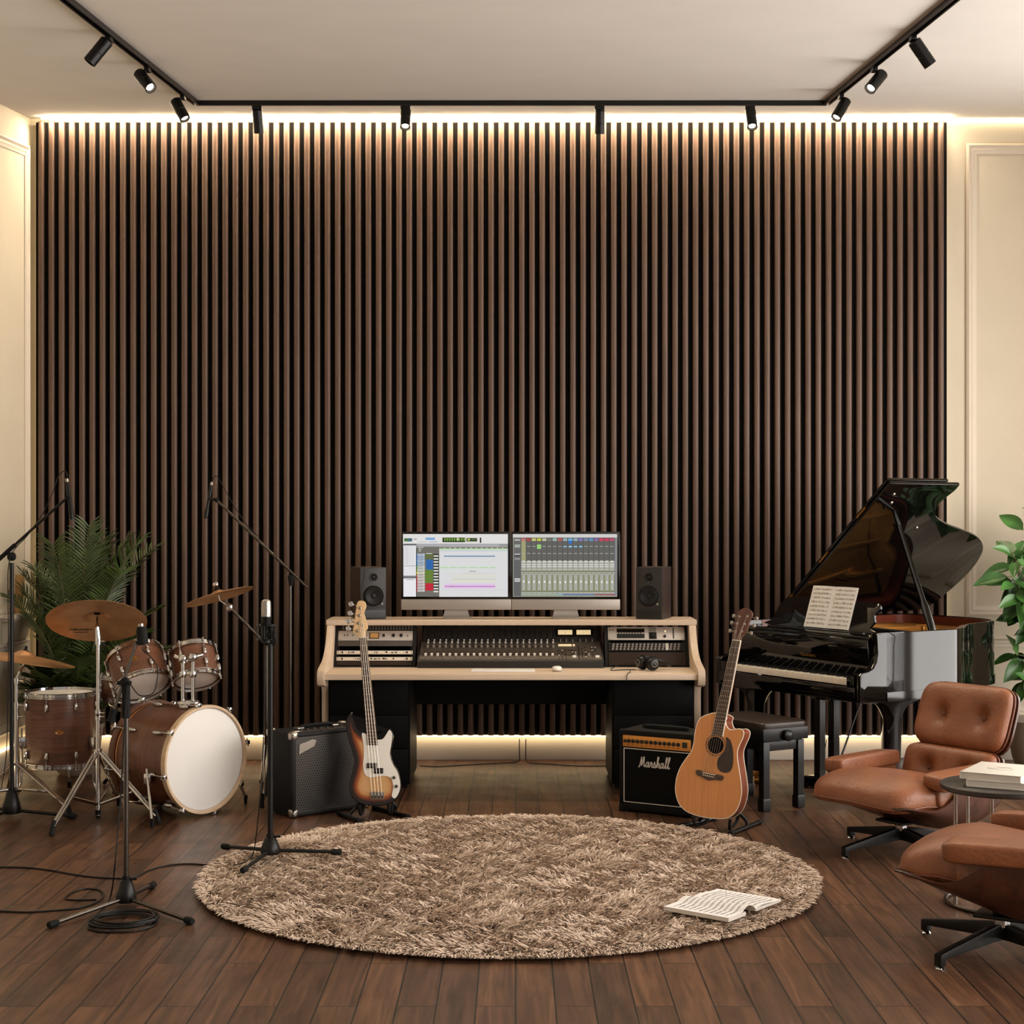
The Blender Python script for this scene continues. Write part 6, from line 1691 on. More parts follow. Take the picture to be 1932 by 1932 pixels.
single(B().tube(smooth(cb, 6, False), .0028, 8), 'microphone_cable', 'cable', 'black cable falling from the large microphone onto the shag rug', 'cable')
Yw = 10.95
for lab, pp in (('black power cable lying along the floor below the desk, bass side', [(992 - 12, 1394), (980, 1420), (980, 1434), (972, 1438), (940, 1440), (880, 1443), (830, 1446), (792, 1445)]),
                ('black power cable lying along the floor below the desk, guitar side', [(992, 1394), (992, 1420), (992.5, 1434), (1000, 1439), (1040, 1442), (1090, 1445), (1146, 1445)])):
    w_ = [P(px, py, Yw + .12) if py < 1433 else G(px, py, .004) for px, py in pp]
    single(B().tube(smooth(w_, 6, False), .0032, 8), 'power_cable', 'cable', lab, 'cable')
w_ = [P(1560, 1394, 11.10), P(1556, 1415, 11.10), P(1551, 1432, 11.08), V((2.10, 10.9, .006)), V((2.0, 10.6, .006)), V((1.95, 10.2, .006))]
single(B().tube(smooth(w_, 6, False), .003, 8), 'power_cable', 'cable', 'thin cable dropping from the wall behind the piano pedals', 'cable')

# ================================================================== palm behind the drums
PB = V((-2.90, 10.52, 0))
palm = thing('potted_palm', 'bushy feather palm in the corner behind the drum kit', 'plant', PB)
B().lathe([(0, 0), (.11, 0), (.13, .02), (.165, .30), (.175, .31), (.175, .335), (.155, .335), (.15, .29), (0, .29)], 36).build('planter', 'pot', palm)
B().lathe([(0, .30), (.08, .305), (.149, .295)], 30).build('soil', 'soil', palm)
rp_ = random.Random(21)
def frond(base, az, elev, length, droop, nleaf=30, lw=.014, ll=.21):
    b = B()
    d = V((math.cos(az), math.sin(az), 0))
    pts = []
    p = V(base); ang = elev
    ns_ = 18
    for i in range(ns_ + 1):
        pts.append(p.copy())
        p = p + (d * math.cos(ang) + V((0, 0, 1)) * math.sin(ang)) * (length / ns_)
        ang -= droop * (i / ns_) ** 1.2 * 2 / ns_
    b.mi = 0
    b.tube(pts, [.007 * (1 - .8 * i / ns_) for i in range(ns_ + 1)], 6)
    b.mi = 1
    for k_ in range(nleaf):
        u = .22 + .78 * k_ / (nleaf - 1)
        f_ = u * ns_; i = min(int(f_), ns_ - 1); q = pts[i].lerp(pts[i + 1], f_ - i)
        tdir = (pts[i + 1] - pts[i]).normalized()
        upv = V((0, 0, 1)); side0 = tdir.cross(upv)
        if side0.length < .05: side0 = V((-d.y, d.x, 0))
        side0.normalize(); nrm = side0.cross(tdir).normalized()
        l_ = ll * (math.sin(pi * min(1, (u - .15) / .95)) ** .5 * .85 + .15) * rp_.uniform(.85, 1.15)
        for s in (-1, 1):
            fw = .55 + .5 * u
            dr = (side0 * s + tdir * fw + nrm * rp_.uniform(.15, .45)).normalized()
            wv = dr.cross(nrm).normalized()
            prev = None; sg = 5; bend = rp_.uniform(.25, .6)
            vs = []; pp_ = q.copy(); dd = dr.copy()
            for j in range(sg + 1):
                w_ = lw * (math.sin(pi * (j / sg * .92 + .08)) ** .7) * (1 if j < sg else .05)
                fold = nrm * w_ * .35
                vs += [pp_ - wv * w_ * .5 + fold, pp_, pp_ + wv * w_ * .5 + fold]
                pp_ = pp_ + dd * (l_ / sg); dd = (dd - V((0, 0, 1)) * bend / sg).normalized()
            fs = []
            for j in range(sg):
                for c in (0, 1): fs.append((j * 3 + c, j * 3 + c + 1, j * 3 + 4 + c, j * 3 + 3 + c))
            b.add(vs, fs)
    return b
nfr = 40
for i in range(nfr):
    az = 2 * pi * i * .381966 + .4
    tier = i / nfr
    elev = R(88 - 46 * tier); ln_ = rp_.uniform(1.05, 1.25) * (1.20 - .52 * tier)
    sc_ = .44 if math.cos(az) < -.1 else ((.42 if math.sin(az) < 0 and tier > .45 else .6) if abs(math.sin(az)) > .45 else .74)
    b = frond(V((math.cos(az) * .03, math.sin(az) * .03, .30)), az, elev, ln_ * (sc_ if tier > .3 else (.8 if math.cos(az) < -.2 else 1.0)), R(rp_.uniform(30, 60) if tier < .3 else rp_.uniform(50, 95)), 46)
    # keep the fronds clear of both walls
    b.v = [(max(v[0], XL - PB.x + .04 + .12 * math.exp(-((v[0] - (XL - PB.x)) * 6) ** 2) * 0), min(v[1], 11.02 - PB.y), v[2]) for v in b.v]
    b.build('frond', ['stemg', 'palm'], palm)

# ================================================================== leafy plant beside the piano
FB = V((3.50, 10.60, 0))
fic = thing('potted_plant', 'glossy broad-leaved plant in a stone planter at the frame edge beside the piano', 'plant', FB)
B().lathe([(0, 0), (.13, 0), (.15, .012), (.185, .10), (.207, .22), (.215, .31), (.222, .345), (.205, .345), (.195, .30), (0, .30)], 44).build('planter', 'pot', fic)
B().lathe([(0, .315), (.1, .32), (.197, .305)], 30).build('soil', 'soil', fic)
rf = random.Random(5)
def leaf_blade(b, p, d, up, l_, w_):
    d = d.normalized(); s = d.cross(up)
    if s.length < .05: s = d.cross(V((1, 0, 0)))
    s.normalize(); n_ = s.cross(d).normalized()
    vs = []; sg = 7
    bend = rf.uniform(.15, .5)
    pp_ = p.copy(); dd = d.copy()
    for j in range(sg + 1):
        u = j / sg
        ww = w_ * (math.sin(pi * u ** .82) ** .85 if 0 < u < 1 else .03)
        f_ = n_ * ww * .22
        vs += [pp_ - s * ww * .5 + f_, pp_ - s * ww * .25 + f_ * .3, pp_, pp_ + s * ww * .25 + f_ * .3, pp_ + s * ww * .5 + f_]
        pp_ = pp_ + dd * (l_ / sg); dd = (dd - V((0, 0, 1)) * bend / sg).normalized()
    b.add(vs, [(j * 5 + c, j * 5 + c + 1, j * 5 + 6 + c, j * 5 + 5 + c) for j in range(sg) for c in range(4)])
tops = [(1905, 985, 10.45), (1880, 1030, 10.35), (1925, 1010, 10.7), (1878, 1075, 10.3), (1955, 960, 10.6), (1900, 1110, 10.25), (1990, 1040, 10.5), (2040, 1000, 10.7), (1890, 1222, 10.4), (1912, 1285, 10.3), (2000, 1180, 10.4), (1960, 1120, 10.2)]
for i, (px, py, Y) in enumerate(tops):
    e = P(px + 30, py + 12, Y) - FB
    s0 = V((rf.uniform(-.05, .05), rf.uniform(-.05, .05), .31))
    m1 = s0.lerp(e, .5) + V((.10 if px < 1950 else -.04, 0, .02)); 
    if py > 1200: m1 = V((.02, -.05, .62))
    pts = smooth([s0, s0.lerp(m1, .5) + V((.03, 0, .08)), m1, m1.lerp(e, .6) + V((0, 0, .03)), e], 5, False)
    st_ = B().tube(pts, [.006 * (1 - .65 * j / len(pts)) for j in range(len(pts))], 7).build('stem', 'twig', fic)
    b = B()
    nl = 17
    for j in range(nl):
        u = 1 - (j / nl) * (.34 if py < 1200 else .45)
        q = pts[min(len(pts) - 1, int(u * (len(pts) - 1)))]
        a = j * 2.4 + i
        dr = V((math.cos(a), math.sin(a), rf.uniform(-1.1, .8 if j < 4 else .1)))
        l_ = rf.uniform(.13, .23); w_ = l_ * rf.uniform(.40, .52)
        pet = q + dr.normalized() * .03
        b.tube([q, pet], .0018, 5)
        leaf_blade(b, pet, dr, V((rf.uniform(-.5, .5), -.75, rf.uniform(.3, .8))), l_, w_)
    b.v = [(v[0], min(v[1], 11.08 - FB.y), v[2]) for v in b.v]
    b.build('leaves', 'leaf', st_)
# ================================================================== grand piano (local x: bass->treble along the keys, y: into the body)
PT = thing('grand_piano', 'black lacquered grand piano with raised lid and gold interior', 'piano', (1.27, 10.12, 0), rotz=R(-59))
PMX = M.Translation((1.27, 10.12, 0)) @ M.Rotation(R(-59), 4, 'Z')
PIN = PMX.inverted()
PW = 1.32
ZB, ZR = .645, 1.038
tail = [(PW, .20), (PW, .46), (PW, .70), (1.312, .78), (1.275, .86), (1.20, .96), (1.115, 1.06), (1.045, 1.18), (1.0, 1.32), (.955, 1.45), (.875, 1.565), (.74, 1.645), (.56, 1.675), (.38, 1.67), (.2, 1.65), (.08, 1.62), (.02, 1.56), (0.0, 1.46), (0, .9), (0, .20)]
rim_o = [p for p in smooth([(x, y, 0) for x, y in tail], 5, False)]
def off(path, d):
    out = []; n = len(path)
    for i, p in enumerate(path):
        t_ = (path[min(i + 1, n - 1)] - path[max(i - 1, 0)]).normalized(); nn = V((-t_.y, t_.x, 0))
        out.append(p + nn * d)
    return out
rim_i = off(rim_o, .045)
rim_m = off(rim_o, .018)
def wall_strip(b, path, z0, z1):
    n = len(path); o = len(b.v)
    b.add([(p.x, p.y, z0) for p in path] + [(p.x, p.y, z1) for p in path], [(i, i + 1, n + i + 1, n + i) for i in range(n - 1)])
def cap_strip(b, pa, pb, z):
    n = len(pa); b.add([(p.x, p.y, z) for p in pa] + [(p.x, p.y, z) for p in pb], [(i, i + 1, n + i + 1, n + i) for i in range(n - 1)])
rb = B()
c4 = off(rim_o, .004)
wall_strip(rb, rim_o, ZB + .004, ZR - .004)
n = len(rim_o)
rb.add([(p.x, p.y, ZR - .004) for p in rim_o] + [(p.x, p.y, ZR) for p in c4], [(i, i + 1, n + i + 1, n + i) for i in range(n - 1)])
rb.add([(p.x, p.y, ZB + .004) for p in rim_o] + [(p.x, p.y, ZB) for p in c4], [(i, i + 1, n + i + 1, n + i) for i in range(n - 1)])
cap_strip(rb, c4, rim_m, ZR); cap_strip(rb, c4, rim_i, ZB); wall_strip(rb, rim_m, ZR - .05, ZR)
rim = rb.build('rim', 'lacquer', PT, ang=30)
# lower moulding line on the rim
ml_ = B(); lo = off(rim_o, -.006); wall_strip(ml_, lo, ZB - .004, ZB + .05); n = len(lo)
cap_strip(ml_, lo, rim_o, ZB + .05); cap_strip(ml_, lo, rim_i, ZB - .004); ml_.build('base_moulding', 'lacquer', rim, ang=30)
ib = B(); wall_strip(ib, rim_i, .93, ZR - .006); cap_strip(ib, rim_m, rim_i, ZR - .006); ib.build('inner_rim', 'mahogin', PT)
# soundboard / plate floor
def fill(path, z, front_y):
    pts = [(p.x, p.y) for p in path if p.y >= front_y - 1e-6]
    return pts
fl = fill(rim_i, 0, .30)
pf = B().prism(fl, .80, .935); pf.build('soundboard', 'mahogin', PT)
pl_in = [(p.x * 1.0, p.y) for p in off(rim_o, .085) if p.y >= .32]
plate = B().prism(pl_in, .945, .962, .003, 1)
for xs in ((.16, .30), (.5, .52), (.8, .80), (1.08, 1.02)):
    y1 = 1.45 if xs[0] < .9 else .95
    plate.box(-.015, .015, 0, 1, .962, .985, .004, mx=M.Translation((xs[0], .52, 0)) @ M.Rotation(-math.atan2(xs[1] - xs[0], y1 - .52), 4, 'Z') @ M.Diagonal((1, y1 - .52, 1, 1)))
po = plate.build('iron_plate', 'plate', PT)
sb_ = B()
for i in range(54):
    x0 = .13 + i * (PW - .24) / 54
    yend = 1.50 if x0 < .75 else 1.50 - (x0 - .75) * 1.75
    sb_.tube([(x0, .45, .99), (x0 * .92 + .05, yend, .985)], .0012, 5)
sb_.build('strings', 'brass', po)
db = B()
for i in range(48):
    x0 = .2 + i * (PW - .36) / 48; db.box(x0, x0 + .016, .62 - i * .002, .70 - i * .002, .995, 1.018, .002)
db.build('damper_row', 'black', po)
for x0 in (.85,):
    B().lathe([(.0, .05), (.012, .05), (.012, 0), (0, 0)], 14, M.Translation((1.03, .78, .985))).tube([(1.0, .75, 1.04), (1.06, .80, 1.045)], .006, 8).build('brass_fitting', 'brass', PT)
# front: key bed, cheeks, fallboard
B().box(.0, PW, .02, .32, ZB - .006, .70, .004).build('key_bed', 'lacquer', PT)
B().box(.045, PW - .045, -.004, .022, ZB + .02, .728, .006).build('key_slip', 'lacquer', PT)
armp = [(0.0, ZB), (0.0, .80), (.012, .812), (.06, .818), (.10, .835), (.125, .87), (.135, .92), (.13, .98), (.125, ZR - .01), (.14, ZR), (.34, ZR), (.34, ZB)]
for x0, x1 in ((0.0, .055), (PW - .055, PW)):
    b = B(); yz_prism(b, armp, x0, x1, .004); b.build('arm', 'lacquer', PT, ang=30)
for x0 in (.058, PW - .058 - .06):
    B().box(x0, x0 + .06, .0, .17, .70, .79, .006).build('key_block', 'lacquer', PT)
KX0, KX1 = .122, PW - .122
nw = 52; kw_ = (KX1 - KX0) / nw
wk = None
for i in range(nw):
    if wk is None:
        wk = B().box(0.0005, kw_ - .0007, .012, .165, .735, .772, .0015).build('white_key', 'pkey', PT); o = wk
    else: o = dup(wk, PT)
    o.location.x = KX0 + i * kw_
bk = None
for i in range(nw - 1):
    if (i % 7) in (1, 4): continue
    if bk is None:
        bk = B().prism([(-.0055, .062), (.0055, .062), (.0055, .165), (-.0055, .165)], .771, .784, .002).build('black_key', 'knobb', PT); o = bk
    else: o = dup(bk, PT)
    o.location.x = KX0 + (i + 1) * kw_
fbp = [(.150, .772), (.138, .80), (.118, .90), (.108, .975), (.112, .992), (.130, 1.0), (.175, 1.0), (.185, .99), (.185, .772)]
b = B(); yz_prism(b, fbp, .06, PW - .06, .003); fbd = b.build('fallboard', 'lacquer', PT, ang=30)
tm = text_mesh('Kaunders', .034, .0004)
th_ = math.atan2(.1, .02)
tmx = M.Translation((PW * .56, .1225, .872)) @ M.Rotation(R(90 + 11.3), 4, 'X')
B().add(tm.v, tm.f, tmx).build('gold_lettering', 'brass', fbd)
B().box(.055, PW - .055, .135, .175, 1.0, 1.012, .003).box(.056, PW - .056, .12, .60, .990, 1.012, .003).build('front_cover', 'lacquer', PT)
# brass hinge line of the fallboard, enlarged to stand in for a gold reflection
B().box(.09, PW - .09, .126, .1345, .999, 1.0095, .002).build('hinge_and_gold_reflection', 'brass', PT)
# music desk with wavy ends
md = [(.22, 0), (.21, .03), (.235, .06), (.245, .10), (.285, .16), (.33, .185), (.55, .197), (.80, .197), (1.06, .185), (1.13, .18), (1.15, .15), (1.115, .11), (1.13, .07), (1.10, .03), (1.11, 0)]
mds = [(p.x, p.y) for p in smooth([(x, y, 0) for x, y in md], 3)]
mdm = M.Translation((0, .275, 1.016)) @ M.Rotation(R(72), 4, 'X')
B().prism(mds, -.008, .008, .003, 2, mx=mdm).build('music_desk', 'lacquer', PT, ang=30)
B().box(.24, 1.1, .225, .272, 1.010, 1.020, .003).build('desk_ledge', 'lacquer', PT)
# lid
LA = R(40); LS = .97
def lidp(a, b_, n_=0.0):
    """a along the hinge, b across, n_ above the lid plane (outer side positive)"""
    return V((LS * b_ * math.cos(LA) - n_ * math.sin(LA), .533 + LS * a, ZR + .012 + LS * b_ * math.sin(LA) + n_ * math.cos(LA)))
LM = M(((0, math.cos(LA), -math.sin(LA), 0), (1, 0, 0, .533), (0, math.sin(LA), math.cos(LA), ZR + .012), (0, 0, 0, 1)))
lo_ = [(0, 0), (0, .7), (0, 1.355)] ; 
curve = smooth([(.60, 1.36, 0), (.603, 1.30, 0), (.575, 1.22, 0), (.575, 1.12, 0), (.66, 1.03, 0), (.82, .955, 0), (1.02, .89, 0), (1.22, .815, 0), (1.36, .70, 0), (1.425, .55, 0), (1.44, .38, 0), (1.41, .20, 0), (1.36, .06, 0), (1.28, 0.0, 0)], 4, False)
lid_out = [(LS * a, LS * c) for a, c in [(0, 0), (0, 1.36)]] + [(LS * p.x, LS * p.y) for p in curve]
lid = B().prism(lid_out, 0, .022, .006, 2, mx=LM).build('lid', 'lacquer', PT, ang=30)
fl_ = [(LS * a, LS * c) for a, c in ((.0, .01), (.0, 1.36), (.52, 1.36), (.52, .01))]
B().prism(fl_, .030, .050, .005, 2, mx=LM).build('front_flap', 'lacquer', PT, ang=30)
for c in (.15, .6, 1.05):
    B().cyl(LM @ V((-.004, c * LS - .05, .027)), LM @ V((-.004, c * LS + .05, .027)), .008, n=10).build('flap_hinge', 'brass', lid)
for (a, c) in ((.10, 1.26), (.14, 1.18), (.55, .93)):
    B().lathe([(0, .008), (.008, .007), (.012, 0)], 14, LM @ M.Translation((a * LS, c * LS, 0)) @ M.Rotation(pi, 4, 'X')).build('rubber_bumper', 'satin', lid)
# lid prop
pb0 = V((PW - .035, .60, ZR - .01)); pt0 = lidp(.22, 1.10, -.004)
d = pt0 - pb0
pr = B()
mxp = axis_mx(pb0, d)
Ld = d.length
pr.prism([(-.022, 0), (.022, 0), (.024, Ld * .20), (.016, Ld * .24), (.012, Ld * .9), (.006, Ld), (-.006, Ld), (-.012, Ld * .9), (-.016, Ld * .24), (-.024, Ld * .20)], -.009, .009, .003, 2, mx=mxp @ M(((1, 0, 0, 0), (0, 0, -1, 0), (0, 1, 0, 0), (0, 0, 0, 1))))
pr.build('lid_prop', 'lacquer', PT)
B().tube([pb0 + d * .86 + V((-.05, 0, .02)), pb0 + d * .83, pb0 + d * .72], .006, 8).build('short_prop', 'lacquer', PT)
# legs and lyre
def pleg(x, y, turn=0.0):
    b = B()
    mx = M.Translation((x, y, 0)) @ M.Rotation(turn, 4, 'Z')
    prof = smooth([(-.17, ZB - .002, 0), (-.15, .62, 0), (-.095, .595, 0), (-.062, .545, 0), (-.055, .47, 0), (-.045, .2, 0), (-.038, .09, 0)], 4, False)
    o = [(p.x, p.y) for p in prof]; o = o + [(-x_, z_) for x_, z_ in o[::-1]]
    b.prism(o, -.04, .04, .006, 2, mx=mx @ M(((1, 0, 0, 0), (0, 0, -1, 0), (0, 1, 0, 0), (0, 0, 0, 1))))
    l_ = b.build('leg', 'lacquer', PT, ang=30)
    B().box(-.045, .045, -.045, .045, .055, .092, .005, mx=mx).cyl(mx @ V((0, 0, .06)), mx @ V((0, 0, .045)), .02, n=14).build('leg_ferrule', 'brass', l_)
    B().cyl(mx @ V((-.016, 0.01, .028)), mx @ V((.016, 0.01, .028)), .028, n=20).build('caster', 'brass', l_)
pleg(.15, .22, R(31)); pleg(1.13, .42, R(59)); pleg(.45, 1.42, R(59))
for sx in (-.062, .062):
    B().prism([(-.026, -.022), (.026, -.022), (.026, .022), (-.026, .022)], .10, ZB, .005, mx=M.Translation((.74 + sx, .27, 0))).build('lyre_post', 'satinblack', PT)
lb_ = B().box(.62, .86, .16, .34, .055, .125, .012).build('pedal_box', 'lacquer', PT)
B().box(.65, .83, .21, .33, ZB - .05, ZB - .003, .01).build('lyre_head', 'lacquer', PT)
B().tube([(.72, .34, .10), (.70, .62, ZB - .01)], .006, 8).build('lyre_brace', 'satinblack', PT)
for i in range(3):
    x = .69 + i * .05
    B().pad(.026, .12, .012, M.Translation((x, .11, .062)) @ M.Rotation(R(-4), 4, 'X'), .6, .5, 10, 20).build('pedal', 'brass', PT)

# sheet music on the music desk
shm = PMX @ mdm
sh = thing('sheet_music', 'open sheet music book with dense staves propped on the piano music desk', 'sheet music', mx=shm @ M.Translation((.735, .006, .0105)))
pw, ph_ = .20, .262
for s in (-1, 1):
    x0, x1 = (-pw, 0) if s < 0 else (0, pw)
    pgo = B().surf(lambda u, v: (x0 + (x1 - x0) * u, ph_ * v, .001 + .006 * math.sin(pi * (u if s > 0 else 1 - u)) ** .7), 10, 2, .0012).build('page', 'paper', sh)
    ink = B()
    for r_ in range(9):
        zc = ph_ * (.93 - r_ * .103)
        for l_ in range(3):
            ink.surf(lambda u, v: (x0 + (x1 - x0) * (.08 + .84 * u), zc - l_ * .0035 - .0008 * v, .0016 + .006 * math.sin(pi * ((.08 + .84 * u) if s > 0 else 1 - (.08 + .84 * u))) ** .7), 8, 1)
        rr = random.Random(r_ * 7 + s)
        for q in range(20):
            u = .1 + .8 * rr.random(); hz_ = .0018 + .006 * math.sin(pi * (u if s > 0 else 1 - u)) ** .7; xx = x0 + (x1 - x0) * u; yy = zc - rr.random() * .010
            ink.add([(xx, yy, hz_), (xx + .0035, yy, hz_), (xx + .0035, yy + .0035 + .006 * rr.random(), hz_), (xx, yy + .004, hz_)], [(0, 1, 2, 3)])
    ink.build('printed_staves', 'ink', pgo)

# piano bench
Yb = 9.12
bdir = R(-59)
fc_ = V((1.425, 9.14, 0)); bu, bv_ = V((math.cos(bdir), math.sin(bdir), 0)), V((-math.sin(bdir), math.cos(bdir), 0))
BW, BD = .52, .315
bo_ = fc_ - bu * (BW / 2) + bv_ * (BD / 2)
bench = thing('piano_bench', 'black adjustable piano bench with padded dark leather seat', 'bench', bo_, rotz=bdir)
B().pad(BW + .03, BD + .03, .05, M.Translation((0, 0, .492)), .35, .18, 14, 48).build('seat_pad', 'benchseat', bench)
B().box(-BW / 2 - .012, BW / 2 + .012, -BD / 2 - .012, BD / 2 + .012, .405, .478, .005).build('seat_frame', 'satinblack', bench)
B().box(-BW / 2 + .015, BW / 2 - .015, -BD / 2 + .015, BD / 2 - .015, .345, .40, .003).build('apron', 'satinblack', bench)
for sx in (-1, 1):
    for sy in (-1, 1):
        x, y = sx * (BW / 2 - .028), sy * (BD / 2 - .028)
        b = B().prism([(-.022, -.022), (.022, -.022), (.022, .022), (-.022, .022)], .06, .40, .004, mx=M.Translation((x, y, 0)))
        b.prism([(-.026, -.026), (.026, -.026), (.026, .026), (-.026, .026)], 0, .075, .008, mx=M.Translation((x, y, 0)))
        b.build('leg', 'satinblack', bench)
for s in (1, -1):
    B().lathe([(0, .035), (.022, .034), (.032, .026), (.033, .012), (.024, 0), (0, 0)], 24, M.Translation((s * (BW / 2 + .012), 0, .435)) @ M.Rotation(s * R(90), 4, 'Y')).build('height_knob', 'satinblack', bench)

# ================================================================== lounge chairs
def lounge_parts(t):
    # seat shell
    def shell(u, v):
        s = u; ph = (v * 2 - 1)
        y = -.47 + .86 * s
        zb = .300 - .145 * math.sin(pi * min(1, s ** 1.4 * 1.05)) ** 1.1 + .02 * (1 - s) + .08 * max(0, s - .72) ** 1.3 * 4
        Wd = .335 + .055 * math.sin(pi * s * .9)
        H = .020 + .275 * (1 / (1 + math.exp(-(s - .36) * 14))) * (1 - .80 * max(0, (s - .66) / .34))
        a = ph * pi / 2
        x = Wd * math.copysign(abs(math.sin(a)) ** .8, a)
        z = zb + H * (1 - math.cos(a)) ** 1.5
        return (x, y, z)
    sh_ = B().surf(shell, 36, 36, .014).build('seat_shell', 'ply', t, ang=50)
    # seat cushion
    def cfn(p):
        f = (p.y + .31) / .62
        z = p.z * (1 + .15 * math.sin(pi * f)) * (1 if p.z > 0 else .62)
        z += -.055 * max(0, (.28 - f)) ** 1.2 * 3.0 + .012 * math.cos(p.x * 6)
        return V((p.x, p.y, z))
    mxc = M.Translation((0, -.15, .338)) @ M.Rotation(R(-7), 4, 'X')
    cu = B().pad(.655, .68, .19, mxc, .55, .38, 22, 56, cfn).build('seat_cushion', 'leather', t, ang=80)
    pts = []
    for k_ in range(60):
        th = 2 * pi * k_ / 60
        def sp(a, e): return math.copysign(abs(a) ** e, a)
        p = cfn(V((.330 * sp(math.cos(th), .38), .343 * sp(math.sin(th), .38), -.022)))
        pts.append(mxc @ p)
    B().tube(pts, .006, 8, closed=True).build('piping', 'leatherdk', cu)
    # backs: cushion with button dimples + curved plywood shell
    def back(name, w_, h_, th, mx, btn):
        def bfn(p):
            q = p.copy()
            if p.y < 0:
                for (bx, bz) in btn:
                    r2 = ((p.x - bx) ** 2 + (p.z - bz) ** 2)
                    q.y += .040 * math.exp(-r2 / .0022) + .016 * math.exp(-r2 / .012)
            q.y += -.26 * p.x * p.x
            return q
        def warp(p): return bfn(V((p.x, p.y, p.z)))
        vs = B(); rows, cols = 34, 56
        # pad() is built lying flat: swap so that its thin axis is y
        tmp = B().pad(w_, h_, th, None, .5, .28, 34, 90)
        # replace front skin by a fine grid so that the buttons read
        KR = .40
        def rr2(u, v): a_, c_ = 2 * u - 1, 2 * v - 1; return a_ * math.sqrt(1 - KR * c_ ** 4 / 2 * min(1, h_ / w_)), c_ * math.sqrt(1 - KR * a_ ** 8)
        g = B().surf(lambda u, v: (rr2(u, v)[0] * w_ * .4975, -th / 2 * (1 - abs(2 * u - 1) ** 5) ** .5 * (1 - abs(2 * v - 1) ** 5) ** .5, rr2(u, v)[1] * h_ * .4975), 60, 40)
        bb_ = B()
        bb_.add([mx @ warp(V((x, y, z))) for x, y, z in g.v], g.f)
        g2_ = B().surf(lambda u, v: (rr2(u, v)[0] * w_ * .4975, th * .32 * (1 - abs(2 * u - 1) ** 5) ** .5 * (1 - abs(2 * v - 1) ** 5) ** .5, rr2(u, v)[1] * h_ * .4975), 24, 16)
        bb_.add([mx @ warp(V((x, y, z))) for x, y, z in g2_.v], g2_.f)
        c_ = bb_.build(name, 'leather', t, ang=80)
        for (bx, bz) in btn:
            p = warp(V((bx, -th / 2, bz)))
            B().pad(.026, .012, .026, mx @ M.Translation(p + V((0, -.003, 0))), .8, .8, 10, 14).build('button', 'leatherdk', c_)
        pp = []
        for k_ in range(80):
            q4, f4 = divmod(k_, 20); f4 = f4 / 20
            uu, vv = ((f4, 0), (1, f4), (1 - f4, 1), (0, 1 - f4))[q4]
            x, z = rr2(uu, vv); x *= w_ / 2; z *= h_ / 2
            pp.append(mx @ warp(V((x, .014, z))))
        B().tube(pp, .006, 8, closed=True).build('piping', 'leatherdk', c_)
        s_ = B().surf(lambda u, v: (rr2(u, v)[0] * w_ * .51, th * .34 + .006 - .26 * (rr2(u, v)[0] * w_ * .5) ** 2, rr2(u, v)[1] * h_ * .51), 24, 16, -.012)
        b2 = B(); b2.add([mx @ V(p) for p in s_.v], s_.f); b2.build(name.replace('cushion', 'shell'), 'ply', t, ang=60)
    back('lower_back_cushion', .60, .235, .14, M.Translation((0, .262, .425)) @ M.Rotation(R(-16), 4, 'X'), [(-.13, -.01), (.13, -.01)])
    back('headrest_cushion', .60, .355, .13, M.Translation((0, .372, .690)) @ M.Rotation(R(-20), 4, 'X'), [(-.135, 0.0), (.135, 0.0)])
    for x in (-.15, .15):
        B().tube([(x, .36, .40), (x, .385, .52), (x, .43, .66)], .010, 8).build('back_bracket', 'blackmetal', t)
    # arms
    for s in (-1, 1):
        ap = B().pad(.14, .45, .082, M.Translation((s * .335, -.045, .455)) @ M.Rotation(R(2), 4, 'X') @ M.Rotation(s * R(4), 4, 'Y'), .32, .22, 20, 48).build('armrest', 'leather', t, ang=80)
        B().pad(.07, .40, .17, M.Translation((s * .318, -.03, .37)) @ M.Rotation(s * R(-8), 4, 'Y'), .6, .4, 16, 40).build('arm_side_pad', 'leather', ap, ang=80)
def lounge(label, loc, rot, base_rot, fwd=.12, dz=-.045, lat=0):
    t = thing('lounge_chair', label, 'armchair', loc, rotz=rot, group='cognac leather lounge chairs')
    lounge_parts(t)
    for o in scene.objects:
        if o.parent == t: o.location.z = dz
    br_ = base_rot - rot; BT = M.Translation((0, -fwd, 0)); before = {o.name for o in scene.objects if o.parent == t}
    B().lathe([(0, .30), (.036, .30), (.036, .155), (.028, .15), (.028, .10), (0, .10)], 24).box(-.09, .09, -.11, .11, .148, .162, .004, mx=M.Translation((0, .02, .0)) ).build('column', 'blackmetal', t)
    B().lathe([(.0285, .105), (.031, .108), (.031, .145), (.0285, .148)], 24).build('chrome_collar', 'chrome', t)
    for k_ in range(4):
        mx = M.Rotation(br_ + k_ * pi / 2, 4, 'Z')
        prof = [(0, .118), (.05, .118), (.37, .062), (.385, .058), (.385, .014), (.355, .014), (.355, .038), (.05, .058), (0, .058)]
        lg_ = B().prism(prof, -.017, .017, .004, 2, mx=mx @ M(((1, 0, 0, 0), (0, 0, -1, 0), (0, 1, 0, 0), (0, 0, 0, 1)))).build('leg', 'blackmetal', t)
        B().lathe([(0, 0), (.018, 0), (.019, .004), (.008, .016), (0, .016)], 16, mx @ M.Translation((.37, 0, 0))).build('glide', 'chrome', lg_)
    for o in scene.objects:
        if o.parent == t and o.name not in before: o.location.y = -fwd; o.location.x = lat
    return t
C1 = (2.06, 8.16, 0)
lounge('cognac leather lounge chair with tufted headrest facing the rug, beyond the side table', C1, R(-56), math.atan2(-.50, -.86))
C2 = (2.035, 6.17, 0)
lounge('cognac leather lounge chair closest to the camera, its dark shell turned to us', C2, R(-122), R(216), .13, -.005, .06)

